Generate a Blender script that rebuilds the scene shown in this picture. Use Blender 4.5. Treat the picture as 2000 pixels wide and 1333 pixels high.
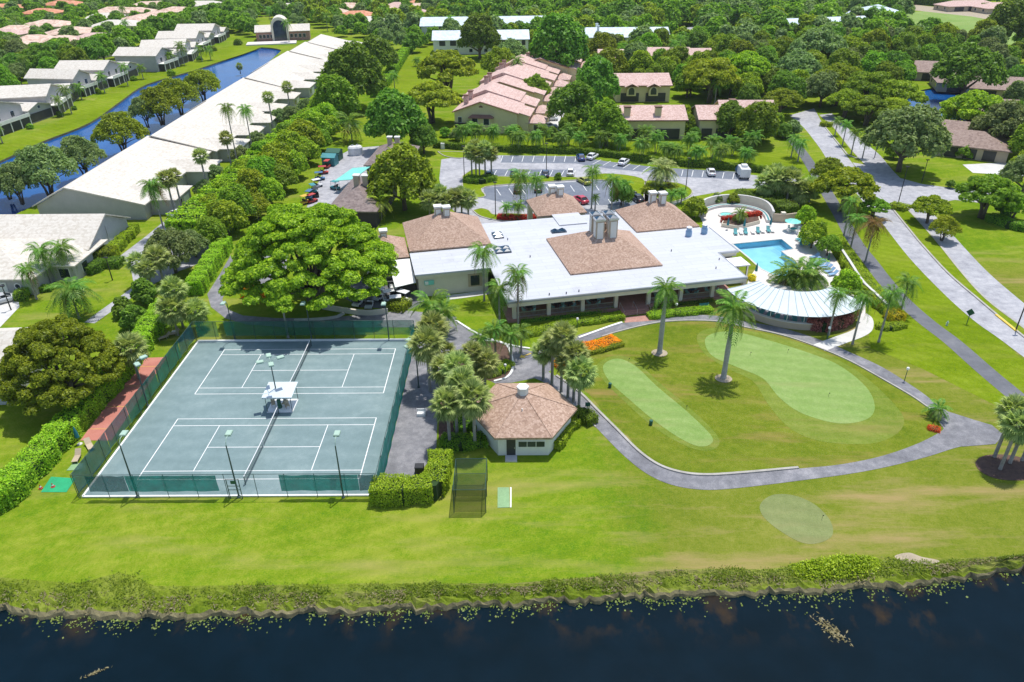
import bpy, math, random
import numpy as np
from mathutils import Vector, Matrix
from mathutils.geometry import tessellate_polygon
R = math.radians
for o in list(bpy.data.objects): bpy.data.objects.remove(o)
scene = bpy.context.scene
col = scene.collection
# ------------------------------------------------------------------ camera
FPX, PITCH, YAW, ROLL = 1435.03, 0.52247, -0.006416, -0.009731
CAM = np.array([40.529, -60.501, 51.649])
_cp, _sp, _c, _s = math.cos(PITCH), math.sin(PITCH), math.cos(YAW), math.sin(YAW)
FWD = np.array([_s*_cp, _c*_cp, -_sp]); _r = np.array([_c, -_s, 0.0]); _u = np.cross(_r, FWD)
RIGHT = math.cos(ROLL)*_r + math.sin(ROLL)*_u; UP = -math.sin(ROLL)*_r + math.cos(ROLL)*_u
cd = bpy.data.cameras.new('camera'); cam = bpy.data.objects.new('camera', cd); col.objects.link(cam)
cd.sensor_width = 36.0; cd.lens = 36.0*FPX/2000.0; cd.clip_start = 0.5; cd.clip_end = 6000
m = Matrix.Identity(4)
for i in range(3):
    m[i][0] = RIGHT[i]; m[i][1] = UP[i]; m[i][2] = -FWD[i]; m[i][3] = CAM[i]
cam.matrix_world = m
scene.camera = cam
# ------------------------------------------------------------------ sky, sun, exposure
SUN = Vector((0.55*math.cos(R(74.5)), 0.835*math.cos(R(74.5)), math.sin(R(74.5)))).normalized()
world = bpy.data.worlds.new('World'); scene.world = world; world.use_nodes = True
nt = world.node_tree; bg = nt.nodes['Background']
sky = nt.nodes.new('ShaderNodeTexSky'); sky.sky_type = 'NISHITA'; sky.sun_disc = False
sky.sun_elevation = R(74.5); sky.sun_rotation = math.atan2(SUN.x, SUN.y)
nt.links.new(sky.outputs[0], bg.inputs[0]); bg.inputs[1].default_value = 0.125
ld = bpy.data.lights.new('sun', 'SUN'); ld.energy = 3.1; ld.angle = R(0.5); ld.color = (1.0, 0.965, 0.90)
sun = bpy.data.objects.new('sun', ld); col.objects.link(sun)
sun.rotation_euler = SUN.to_track_quat('Z', 'Y').to_euler(); sun.location = (0, 0, 120)
vs = scene.view_settings; vs.view_transform = 'Standard'; vs.look = 'None'; vs.gamma = 1.0; vs.use_curve_mapping = False
vs.exposure = 0.55
scene.render.engine = 'CYCLES'
scene.cycles.max_bounces = 6; scene.cycles.transparent_max_bounces = 12
# ------------------------------------------------------------------ picking places on the ground
def G(x, y, z=0.0):
    d = FWD + RIGHT*((x-1000)/FPX) + UP*((666.5-y)/FPX)
    t = (z-CAM[2])/d[2]
    return Vector(CAM + d*t)
def depth(v): return float((np.array(v)-CAM) @ FWD)
def proj(v):
    d = np.array(v)-CAM; w = d @ FWD
    return 1000+FPX*(d @ RIGHT)/w, 666.5-FPX*(d @ UP)/w
def hgt(bx, by, ty):
    b = G(bx, by); lo, hi = 0.0, 60.0
    for _ in range(40):
        mid = (lo+hi)/2
        if proj((b.x, b.y, mid))[1] > ty: lo = mid
        else: hi = mid
    return lo
# ------------------------------------------------------------------ materials
MATS = {}
def nodes_of(name):
    mt = bpy.data.materials.new(name); mt.use_nodes = True
    return mt, mt.node_tree, mt.node_tree.nodes['Principled BSDF']
def tex_noise(t, vec, scale, detail=3, rough=.55):
    n = t.nodes.new('ShaderNodeTexNoise'); n.inputs['Scale'].default_value = scale
    n.inputs['Detail'].default_value = detail; n.inputs['Roughness'].default_value = rough
    t.links.new(vec, n.inputs['Vector']); return n.outputs['Fac']
def ramp(t, fac, stops):
    r = t.nodes.new('ShaderNodeValToRGB'); e = r.color_ramp.elements
    while len(e) < len(stops): e.new(0.5)
    for el, (p, c) in zip(e, stops):
        el.position = p; el.color = (c[0], c[1], c[2], 1) if not isinstance(c, (int, float)) else (c, c, c, 1)
    t.links.new(fac, r.inputs[0]); return r.outputs[0]
def mixc(t, fac, a, b, mode='MIX'):
    n = t.nodes.new('ShaderNodeMix'); n.data_type = 'RGBA'; n.blend_type = mode
    for s, v in ((n.inputs[0], fac), (n.inputs[6], a), (n.inputs[7], b)):
        if isinstance(v, (int, float)): s.default_value = v
        elif isinstance(v, (tuple, list)): s.default_value = (v[0], v[1], v[2], 1)
        else: t.links.new(v, s)
    return n.outputs[2]
def mth(t, op, a, b=None, c=None):
    n = t.nodes.new('ShaderNodeMath'); n.operation = op
    for s, v in zip(n.inputs, (a, b, c)):
        if v is None: continue
        if isinstance(v, (int, float)): s.default_value = v
        else: t.links.new(v, s)
    return n.outputs[0]
def bump(t, b, h, dist=.05, strength=.5):
    n = t.nodes.new('ShaderNodeBump'); n.inputs['Distance'].default_value = dist; n.inputs['Strength'].default_value = strength
    t.links.new(h, n.inputs['Height']); t.links.new(n.outputs[0], b.inputs['Normal'])
def pos_of(t): return t.nodes.new('ShaderNodeNewGeometry').outputs['Position']
def obj_of(t): return t.nodes.new('ShaderNodeTexCoord').outputs['Object']
def M(name, c=None, rough=.7, var=.12, scale=.6, fine=6.0, bmp=0.0, metal=0.0, coat=0.0):
    """plain painted / mineral surface with two scales of wear"""
    if name in MATS: return MATS[name]
    mt, t, b = nodes_of(name); p = pos_of(t)
    n1 = tex_noise(t, p, scale, 4); n2 = tex_noise(t, p, fine, 3)
    f = mth(t, 'ADD', mth(t, 'MULTIPLY', n1, .6), mth(t, 'MULTIPLY', n2, .4))
    lo = [x*(1-var*1.6) for x in c]; hi = [min(x*(1+var*1.4), .95) for x in c]
    t.links.new(ramp(t, f, [(.28, lo), (.5, c), (.72, hi)]), b.inputs['Base Color'])
    b.inputs['Roughness'].default_value = rough; b.inputs['Metallic'].default_value = metal
    if coat: b.inputs['Coat Weight'].default_value = coat
    if bmp: bump(t, b, n2, bmp, .6)
    MATS[name] = mt; return mt
def leafmat(name, stops, trans=.5, hue=.10, cl=.5, val=1.75):
    """foliage: each leaf gets its own tone, each plant a slightly different one"""
    mt = bpy.data.materials.new(name); mt.use_nodes = True; t = mt.node_tree
    t.nodes.remove(t.nodes['Principled BSDF']); out = t.nodes['Material Output']
    g = t.nodes.new('ShaderNodeNewGeometry'); oi = t.nodes.new('ShaderNodeObjectInfo')
    nz = tex_noise(t, g.outputs['Position'], cl, 2)
    f = mth(t, 'ADD', mth(t, 'MULTIPLY', g.outputs['Random Per Island'], .55), mth(t, 'MULTIPLY', nz, .45))
    c = ramp(t, f, [(.2+.6*i/(len(stops)-1), s) for i, s in enumerate(stops)])
    hs = t.nodes.new('ShaderNodeHueSaturation'); t.links.new(c, hs.inputs['Color'])
    t.links.new(mth(t, 'ADD', .5-hue*.22, mth(t, 'MULTIPLY', oi.outputs['Random'], hue*.44)), hs.inputs['Hue'])
    t.links.new(mth(t, 'ADD', .8*val, mth(t, 'MULTIPLY', oi.outputs['Random'], .42*val)), hs.inputs['Value'])
    c = hs.outputs[0]
    d = t.nodes.new('ShaderNodeBsdfDiffuse'); tr = t.nodes.new('ShaderNodeBsdfTranslucent'); gl = t.nodes.new('ShaderNodeBsdfGlossy')
    gl.inputs['Roughness'].default_value = .45; gl.inputs['Color'].default_value = (.9, .95, .9, 1)
    t.links.new(c, d.inputs[0]); t.links.new(mixc(t, 1.0, c, (1.0, 1.0, .55), 'MULTIPLY'), tr.inputs[0])
    m1 = t.nodes.new('ShaderNodeMixShader'); m1.inputs[0].default_value = trans
    t.links.new(d.outputs[0], m1.inputs[1]); t.links.new(tr.outputs[0], m1.inputs[2])
    m2 = t.nodes.new('ShaderNodeMixShader'); m2.inputs[0].default_value = .012
    t.links.new(m1.outputs[0], m2.inputs[1]); t.links.new(gl.outputs[0], m2.inputs[2])
    t.links.new(m2.outputs[0], out.inputs[0]); MATS[name] = mt; return mt
def screenmat(name, c, fac):
    """woven cloth or wire mesh too fine to see: part of the light passes"""
    mt = bpy.data.materials.new(name); mt.use_nodes = True; t = mt.node_tree
    b = t.nodes['Principled BSDF']; out = t.nodes['Material Output']; b.inputs['Roughness'].default_value = .8
    p = pos_of(t); n = tex_noise(t, p, .9, 3)
    t.links.new(ramp(t, n, [(.3, [x*.75 for x in c]), (.7, [min(1, x*1.25) for x in c])]), b.inputs['Base Color'])
    tl = t.nodes.new('ShaderNodeBsdfTranslucent'); t.links.new(b.inputs['Base Color'].links[0].from_socket, tl.inputs[0])
    ms = t.nodes.new('ShaderNodeMixShader'); ms.inputs[0].default_value = .5; t.links.new(b.outputs[0], ms.inputs[1]); t.links.new(tl.outputs[0], ms.inputs[2])
    tr = t.nodes.new('ShaderNodeBsdfTransparent'); mx = t.nodes.new('ShaderNodeMixShader'); mx.inputs[0].default_value = fac
    t.links.new(tr.outputs[0], mx.inputs[1]); t.links.new(ms.outputs[0], mx.inputs[2]); t.links.new(mx.outputs[0], out.inputs[0])
    MATS[name] = mt; return mt

def grass(name, lo, mid, hi, dry, dryamt=.5, stripes=0.0, ang=0.0, soft=None):
    mt, t, b = nodes_of(name); p = pos_of(t)
    n1 = tex_noise(t, p, .045, 5, .6); n2 = tex_noise(t, p, .35, 5, .72); n3 = tex_noise(t, p, 1.6, 4, .75); n4 = tex_noise(t, p, 6.5, 2, .7)
    f = mth(t, 'ADD', mth(t, 'ADD', mth(t, 'MULTIPLY', n1, .30), mth(t, 'MULTIPLY', n2, .24)), mth(t, 'ADD', mth(t, 'MULTIPLY', n3, .24), mth(t, 'MULTIPLY', n4, .22)))
    c = ramp(t, f, [(.415, lo), (.5, mid), (.585, hi)])
    mp = t.nodes.new('ShaderNodeMapping'); t.links.new(p, mp.inputs[0]); mp.inputs['Rotation'].default_value = (0, 0, ang)
    mp.inputs['Scale'].default_value = (.16, 1.0, 1.0)
    d1 = tex_noise(t, mp.outputs[0], .22, 6, .68)
    dm = ramp(t, d1, [(.51, 0.0), (.68, 1.0)])
    c = mixc(t, mth(t, 'MULTIPLY', dm, dryamt), c, dry)
    if stripes:
        w = t.nodes.new('ShaderNodeTexWave'); w.wave_type = 'BANDS'; w.inputs['Scale'].default_value = .16
        w.inputs['Distortion'].default_value = 1.5; w.inputs['Detail'].default_value = 1
        mp2 = t.nodes.new('ShaderNodeMapping'); t.links.new(p, mp2.inputs[0]); mp2.inputs['Rotation'].default_value = (0, 0, ang+1.2)
        t.links.new(mp2.outputs[0], w.inputs[0])
        c = mixc(t, mth(t, 'MULTIPLY', w.outputs['Fac'], stripes), c, [x*.72 for x in mid])
    if soft:      # a second sward that takes over towards one side (x metres, olive colours)
        sx = t.nodes.new('ShaderNodeSeparateXYZ'); t.links.new(p, sx.inputs[0])
        k = mth(t, 'ADD', mth(t, 'SUBTRACT', sx.outputs[0], soft[0]), mth(t, 'MULTIPLY', mth(t, 'SUBTRACT', n2, .5), 14))
        k = mth(t, 'MULTIPLY', mth(t, 'ADD', mth(t, 'MULTIPLY', k, .12), .5), 1.0)
        cl = t.nodes.new('ShaderNodeClamp'); t.links.new(k, cl.inputs[0])
        ky = t.nodes.new('ShaderNodeClamp'); t.links.new(mth(t, 'MULTIPLY', mth(t, 'SUBTRACT', soft[1], sx.outputs[1]), .1), ky.inputs[0])
        c2 = ramp(t, f, [(.40, soft[2]), (.5, soft[3]), (.60, soft[4])])
        c2 = mixc(t, mth(t, 'MULTIPLY', dm, .95), c2, soft[5])
        c = mixc(t, mth(t, 'MULTIPLY', cl.outputs[0], ky.outputs[0]), c, c2)
    t.links.new(c, b.inputs['Base Color']); b.inputs['Roughness'].default_value = .95; b.inputs['Specular IOR Level'].default_value = 0.0
    bump(t, b, n4, .06, .7); MATS[name] = mt; return mt

# base greens
grass('lawn', (.082, .178, .008), (.158, .238, .013), (.250, .292, .034), (.310, .275, .085), .65, .25, .05,
      soft=(52, 60, (.090, .140, .012), (.150, .185, .020), (.215, .225, .042), (.310, .235, .100)))
grass('rough_grass', (.085, .140, .010), (.148, .188, .018), (.210, .232, .036), (.290, .200, .075), .85, .25, .9)
grass('green_turf', (.165, .270, .065), (.215, .315, .090), (.270, .360, .125), (.320, .330, .140), .7, .25, .6)
grass('fringe_turf', (.110, .175, .020), (.165, .220, .034), (.220, .262, .055), (.28, .23, .08), .7, .3, .6)
grass('verge_grass', (.100, .165, .006), (.158, .228, .010), (.215, .285, .022), (.26, .26, .05), .45, .3, .95)
grass('pale_turf', (.15, .185, .065), (.19, .225, .085), (.23, .26, .105), (.25, .22, .10), .6, .25, .6)
grass('bank_grass', (.080, .130, .010), (.150, .200, .018), (.220, .255, .045), (.26, .20, .11), .95, .1, .2)
def asphalt(name, lo, mid, hi, bl=.5):
    mt, t, b = nodes_of(name); p = pos_of(t)
    n1 = tex_noise(t, p, .12, 5, .65); n2 = tex_noise(t, p, .8, 4, .7); n3 = tex_noise(t, p, 14, 2)
    f = mth(t, 'ADD', mth(t, 'MULTIPLY', n1, bl), mth(t, 'ADD', mth(t, 'MULTIPLY', n2, (1-bl)*.6), mth(t, 'MULTIPLY', n3, (1-bl)*.4)))
    t.links.new(ramp(t, f, [(.35, lo), (.5, mid), (.64, hi)]), b.inputs['Base Color']); b.inputs['Roughness'].default_value = .9
    bump(t, b, n3, .02, .5); MATS[name] = mt; return mt
asphalt('path_asphalt', (.10, .10, .11), (.185, .185, .20), (.33, .32, .33), .35)
asphalt('road_asphalt', (.20, .20, .22), (.35, .35, .37), (.50, .49, .495), .3)
asphalt('dark_asphalt', (.085, .09, .10), (.13, .135, .15), (.19, .19, .20))
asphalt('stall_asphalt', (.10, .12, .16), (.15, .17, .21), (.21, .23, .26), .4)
asphalt('concrete', (.42, .41, .39), (.55, .54, .51), (.66, .65, .62))
asphalt('pool_deck_paint', (.58, .53, .49), (.65, .60, .56), (.71, .66, .62))
def courtmat(name, lo, mid, hi):
    mt, t, b = nodes_of(name); p = pos_of(t)
    n1 = tex_noise(t, p, .1, 5, .65); n2 = tex_noise(t, p, 1.2, 5, .75); n3 = tex_noise(t, p, 9, 2)
    w = t.nodes.new('ShaderNodeTexWave'); w.wave_type = 'RINGS'; w.inputs['Scale'].default_value = .12; w.inputs['Distortion'].default_value = 9
    w.inputs['Detail'].default_value = 3; t.links.new(p, w.inputs[0])
    f = mth(t, 'ADD', mth(t, 'ADD', mth(t, 'MULTIPLY', n1, .5), mth(t, 'MULTIPLY', n2, .3)), mth(t, 'ADD', mth(t, 'MULTIPLY', n3, .14), mth(t, 'MULTIPLY', w.outputs['Fac'], .06)))
    t.links.new(ramp(t, f, [(.35, lo), (.5, mid), (.66, hi)]), b.inputs['Base Color']); b.inputs['Roughness'].default_value = .95
    MATS[name] = mt
courtmat('court_clay', (.130, .195, .198), (.172, .245, .248), (.240, .315, .315))
courtmat('red_clay', (.36, .13, .10), (.45, .17, .13), (.52, .23, .18))
def water(name, deep, bands, sc=1.5, rough=.06, bs=.25, mud=None):
    mt, t, b = nodes_of(name); p = pos_of(t)
    n = tex_noise(t, p, sc, 4, .6); n2 = tex_noise(t, p, sc*.12, 3)
    c = ramp(t, n2, [(.3, deep), (.7, bands)])
    if mud:
        sx = t.nodes.new('ShaderNodeSeparateXYZ'); t.links.new(p, sx.inputs[0])
        k = t.nodes.new('ShaderNodeClamp'); t.links.new(mth(t, 'MULTIPLY', mth(t, 'ADD', sx.outputs[1], 21.0), .30), k.inputs[0])
        mp = t.nodes.new('ShaderNodeMapping'); t.links.new(p, mp.inputs[0]); mp.inputs['Scale'].default_value = (1, .7, 1)
        pl = ramp(t, tex_noise(t, mp.outputs[0], .33, 4, .6), [(.52, 0.0), (.74, 1.0)])
        kk = mth(t, 'POWER', k.outputs[0], 2.0)
        c = mixc(t, mth(t, 'MULTIPLY', mth(t, 'MULTIPLY', pl, kk), .6), c, mud)
    t.links.new(c, b.inputs['Base Color']); b.inputs['Roughness'].default_value = rough; b.inputs['IOR'].default_value = 1.33; b.inputs['Specular IOR Level'].default_value = .22 if mud else .18
    bump(t, b, n, .03, bs); MATS[name] = mt
water('lake_water', (.0012, .007, .011), (.002, .010, .017), 2.2, .12, .5, mud=(.075, .042, .010))
water('canal_water_blue', (.003, .050, .19), (.006, .085, .28), 1.2, .12, .5)
water('pond_water', (.02, .09, .17), (.03, .13, .23), 1.0, .1, .4)
def roofmat(name, c, dk, lt, speck=3.0, rows=0.0, rowamt=.25, rough=.85, big=.15):
    mt, t, b = nodes_of(name); p = obj_of(t); g = pos_of(t)
    n1 = tex_noise(t, g, big, 4, .6)
    v = t.nodes.new('ShaderNodeTexVoronoi'); v.inputs['Scale'].default_value = speck; t.links.new(g, v.inputs['Vector'])
    sp = t.nodes.new('ShaderNodeSeparateColor'); t.links.new(v.outputs['Color'], sp.inputs[0])
    f = mth(t, 'ADD', mth(t, 'MULTIPLY', n1, .4), mth(t, 'MULTIPLY', sp.outputs[0], .6))
    cc = ramp(t, f, [(.2, dk), (.5, c), (.8, lt)])
    if rows:
        sx = t.nodes.new('ShaderNodeSeparateXYZ'); t.links.new(p, sx.inputs[0])
        fr = mth(t, 'FRACT', mth(t, 'MULTIPLY', sx.outputs[2], rows))
        ln = ramp(t, fr, [(.0, 1.0), (.22, 0.0), (.9, 0.0), (1.0, 1.0)])
        cc = mixc(t, mth(t, 'MULTIPLY', ln, rowamt), cc, dk); bump(t, b, fr, .06, .5)
    t.links.new(cc, b.inputs['Base Color']); b.inputs['Roughness'].default_value = rough; MATS[name] = mt
roofmat('brown_shingle', (.415, .275, .20), (.30, .19, .135), (.52, .37, .285), 5.0, 5.2, .3)
roofmat('grey_shingle', (.22, .17, .155), (.16, .12, .11), (.28, .22, .20), 2.5, 3.0, .2)
roofmat('tan_shingle', (.27, .19, .155), (.20, .135, .11), (.33, .24, .20), 2.5, 3.0, .2)
roofmat('cream_tile', (.60, .555, .485), (.51, .46, .385), (.64, .60, .53), 2.5, 3.0, .55, big=.08)
roofmat('pink_tile', (.56, .385, .335), (.43, .27, .225), (.64, .48, .43), 3.5, 2.2, .28, big=.3)
roofmat('peach_tile', (.62, .44, .34), (.45, .30, .22), (.70, .54, .44), .9, 1.8, .25)
roofmat('orange_tile', (.58, .24, .13), (.45, .17, .09), (.64, .33, .20), .9, 1.8, .25)
roofmat('metal_roof', (.55, .62, .68), (.46, .54, .60), (.64, .70, .75), 1.0, 0, 0, .45)
def flatroof():
    mt, t, b = nodes_of('white_membrane'); p = obj_of(t)
    br = t.nodes.new('ShaderNodeTexBrick'); t.links.new(p, br.inputs['Vector']); br.offset = .37
    for k, v in (('Scale', .5), ('Mortar Size', .012), ('Mortar Smooth', .3), ('Brick Width', 2.6), ('Row Height', .62)): br.inputs[k].default_value = v
    br.inputs['Color1'].default_value = (.47, .485, .52, 1); br.inputs['Color2'].default_value = (.51, .525, .555, 1); br.inputs['Mortar'].default_value = (.33, .34, .35, 1)
    n = tex_noise(t, p, .16, 6, .7); k = ramp(t, n, [(.57, 0.0), (.75, 1.0)])
    c = mixc(t, mth(t, 'MULTIPLY', k, .55), br.outputs[0], (.33, .33, .34))
    n2 = tex_noise(t, p, 1.4, 4, .7); c = mixc(t, ramp(t, n2, [(.60, 0.0), (.75, .4)]), c, (.40, .40, .41))
    t.links.new(c, b.inputs['Base Color']); b.inputs['Roughness'].default_value = .7; MATS['white_membrane'] = mt
flatroof()
M('cream_wall', (.68, .62, .50), .85, .06); M('white_wall', (.72, .71, .66), .85, .06); M('grey_wall', (.42, .41, .40), .85, .07)
M('bluegrey_wall', (.44, .45, .46), .85, .07); M('yellow_wall', (.66, .56, .32), .85, .06); M('trim_brown', (.20, .10, .07), .7); M('dark_wall', (.05, .04, .045), .9)
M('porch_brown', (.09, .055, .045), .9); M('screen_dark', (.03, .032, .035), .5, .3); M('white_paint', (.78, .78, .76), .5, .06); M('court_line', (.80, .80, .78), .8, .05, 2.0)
M('road_line', (.74, .74, .72), .8, .12, 1.5); M('yellow_paint', (.70, .48, .06), .7, .15); M('kerb_concrete', (.37, .35, .31), .85, .18, .8)
M('fence_metal', (.03, .075, .06), .5, .1); M('lamp_pole_green', (.05, .085, .075), .45, .1); M('lamp_head_green', (.36, .50, .40), .5, .08); M('teal_fabric', (.02, .20, .24), .8, .15)
M('pale_teal', (.30, .56, .56), .6, .1); M('seam_grey', (.40, .46, .48), .8, .05); M('teal_paint', (.05, .25, .27), .6, .12); M('aqua_roof', (.18, .58, .50), .6, .08); M('net_white', (.8, .8, .8), .7, .05); M('black_bin', (.02, .02, .022), .5, .1)
M('trunk_grey', (.30, .28, .25), .9, .25, 2.0, 9, .03); M('trunk_brown', (.13, .105, .085), .95, .3, 2.0, 9, .03); M('royal_trunk', (.38, .37, .34), .85, .2, 1.0, 5)
M('green_shaft', (.16, .27, .05), .5, .1); M('mulch', (.10, .058, .040), .95, .35, 2, 12); M('sand', (.36, .30, .21), .95, .2, 1, 9); M('dirt_bank', (.17, .15, .075), .95, .35, 1.2, 8, .05)
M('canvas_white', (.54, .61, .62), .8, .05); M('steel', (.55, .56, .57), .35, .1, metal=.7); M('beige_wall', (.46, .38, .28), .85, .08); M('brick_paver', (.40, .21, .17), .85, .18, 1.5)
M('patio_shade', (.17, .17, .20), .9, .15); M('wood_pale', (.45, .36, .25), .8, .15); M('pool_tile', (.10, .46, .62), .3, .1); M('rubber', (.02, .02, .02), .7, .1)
M('skin', (.45, .27, .19), .7, .05); M('pink_cloth', (.55, .25, .24), .8, .05); M('white_cloth', (.7, .7, .68), .8, .05); M('navy_cloth', (.03, .04, .09), .8, .05)
M('green_mat', (.02, .33, .14), .9, .15); M('pale_mat', (.22, .36, .18), .9, .15); M('dark_green_paint', (.015, .10, .06), .5, .1); M('blue_vent', (.22, .36, .52), .4, .1); M('dome_glass', (.015, .05, .09), .25, .1)
M('machine_red', (.45, .05, .04), .5, .2); M('machine_yellow', (.60, .38, .04), .5, .2); M('machine_white', (.7, .7, .7), .5, .15); M('machine_blue', (.06, .16, .30), .5, .2)
for nm, c in (('car_white', (.75, .76, .77)), ('car_blue', (.02, .07, .22)), ('car_navy', (.02, .05, .11)), ('car_black', (.012, .013, .016)), ('car_silver', (.48, .50, .52)), ('car_lime', (.42, .42, .05)), ('car_red', (.50, .03, .06)), ('car_teal', (.02, .10, .13)), ('car_charcoal', (.06, .065, .07))):
    M(nm, c, .3, .03, coat=.6)
def glass(name, c, rough=.08):
    mt, t, b = nodes_of(name); p = pos_of(t)
    t.links.new(ramp(t, tex_noise(t, p, .7, 3), [(.3, [x*.6 for x in c]), (.7, [x*1.6 for x in c])]), b.inputs['Base Color']); b.inputs['Roughness'].default_value = rough
    MATS[name] = mt
glass('window_glass', (.022, .034, .045)); glass('car_glass', (.012, .018, .024), .05); glass('lens', (.7, .7, .68)); glass('tail_lens', (.4, .02, .02))
screenmat('windscreen_green', (.006, .20, .14), .58); screenmat('windscreen_dark', (.006, .10, .10), .80); screenmat('windscreen_blue', (.02, .14, .19), .80); screenmat('windscreen_teal', (.003, .22, .18), .88)
screenmat('chain_link', (.10, .15, .14), .10); screenmat('net_mesh', (.05, .06, .06), .45); screenmat('cage_net', (.012, .05, .035), .42)
def poolwater():
    mt, t, b = nodes_of('pool_floor_paint'); p = pos_of(t)
    v = t.nodes.new('ShaderNodeTexVoronoi'); v.feature = 'SMOOTH_F1'; v.inputs['Scale'].default_value = .9; t.links.new(p, v.inputs['Vector'])
    t.links.new(ramp(t, v.outputs['Distance'], [(.1, (.30, .56, .66)), (.8, (.38, .64, .72))]), b.inputs['Base Color']); MATS['pool_floor_paint'] = mt
    mt = bpy.data.materials.new('pool_surface'); mt.use_nodes = True; t = mt.node_tree; t.nodes.remove(t.nodes['Principled BSDF'])
    tr = t.nodes.new('ShaderNodeBsdfTransparent'); tr.inputs[0].default_value = (.80, .95, 1, 1); gl = t.nodes.new('ShaderNodeBsdfGlossy'); gl.inputs['Roughness'].default_value = .06; fr = t.nodes.new('ShaderNodeFresnel'); fr.inputs[0].default_value = 1.33
    mx = t.nodes.new('ShaderNodeMixShader'); t.links.new(fr.outputs[0], mx.inputs[0]); t.links.new(tr.outputs[0], mx.inputs[1]); t.links.new(gl.outputs[0], mx.inputs[2]); t.links.new(mx.outputs[0], t.nodes['Material Output'].inputs[0])
    bn = t.nodes.new('ShaderNodeBump'); bn.inputs['Strength'].default_value = .25; bn.inputs['Distance'].default_value = .02; t.links.new(tex_noise(t, pos_of(t), 2.0, 3), bn.inputs['Height']); t.links.new(bn.outputs[0], gl.inputs['Normal']); MATS['pool_surface'] = mt
poolwater()
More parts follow.
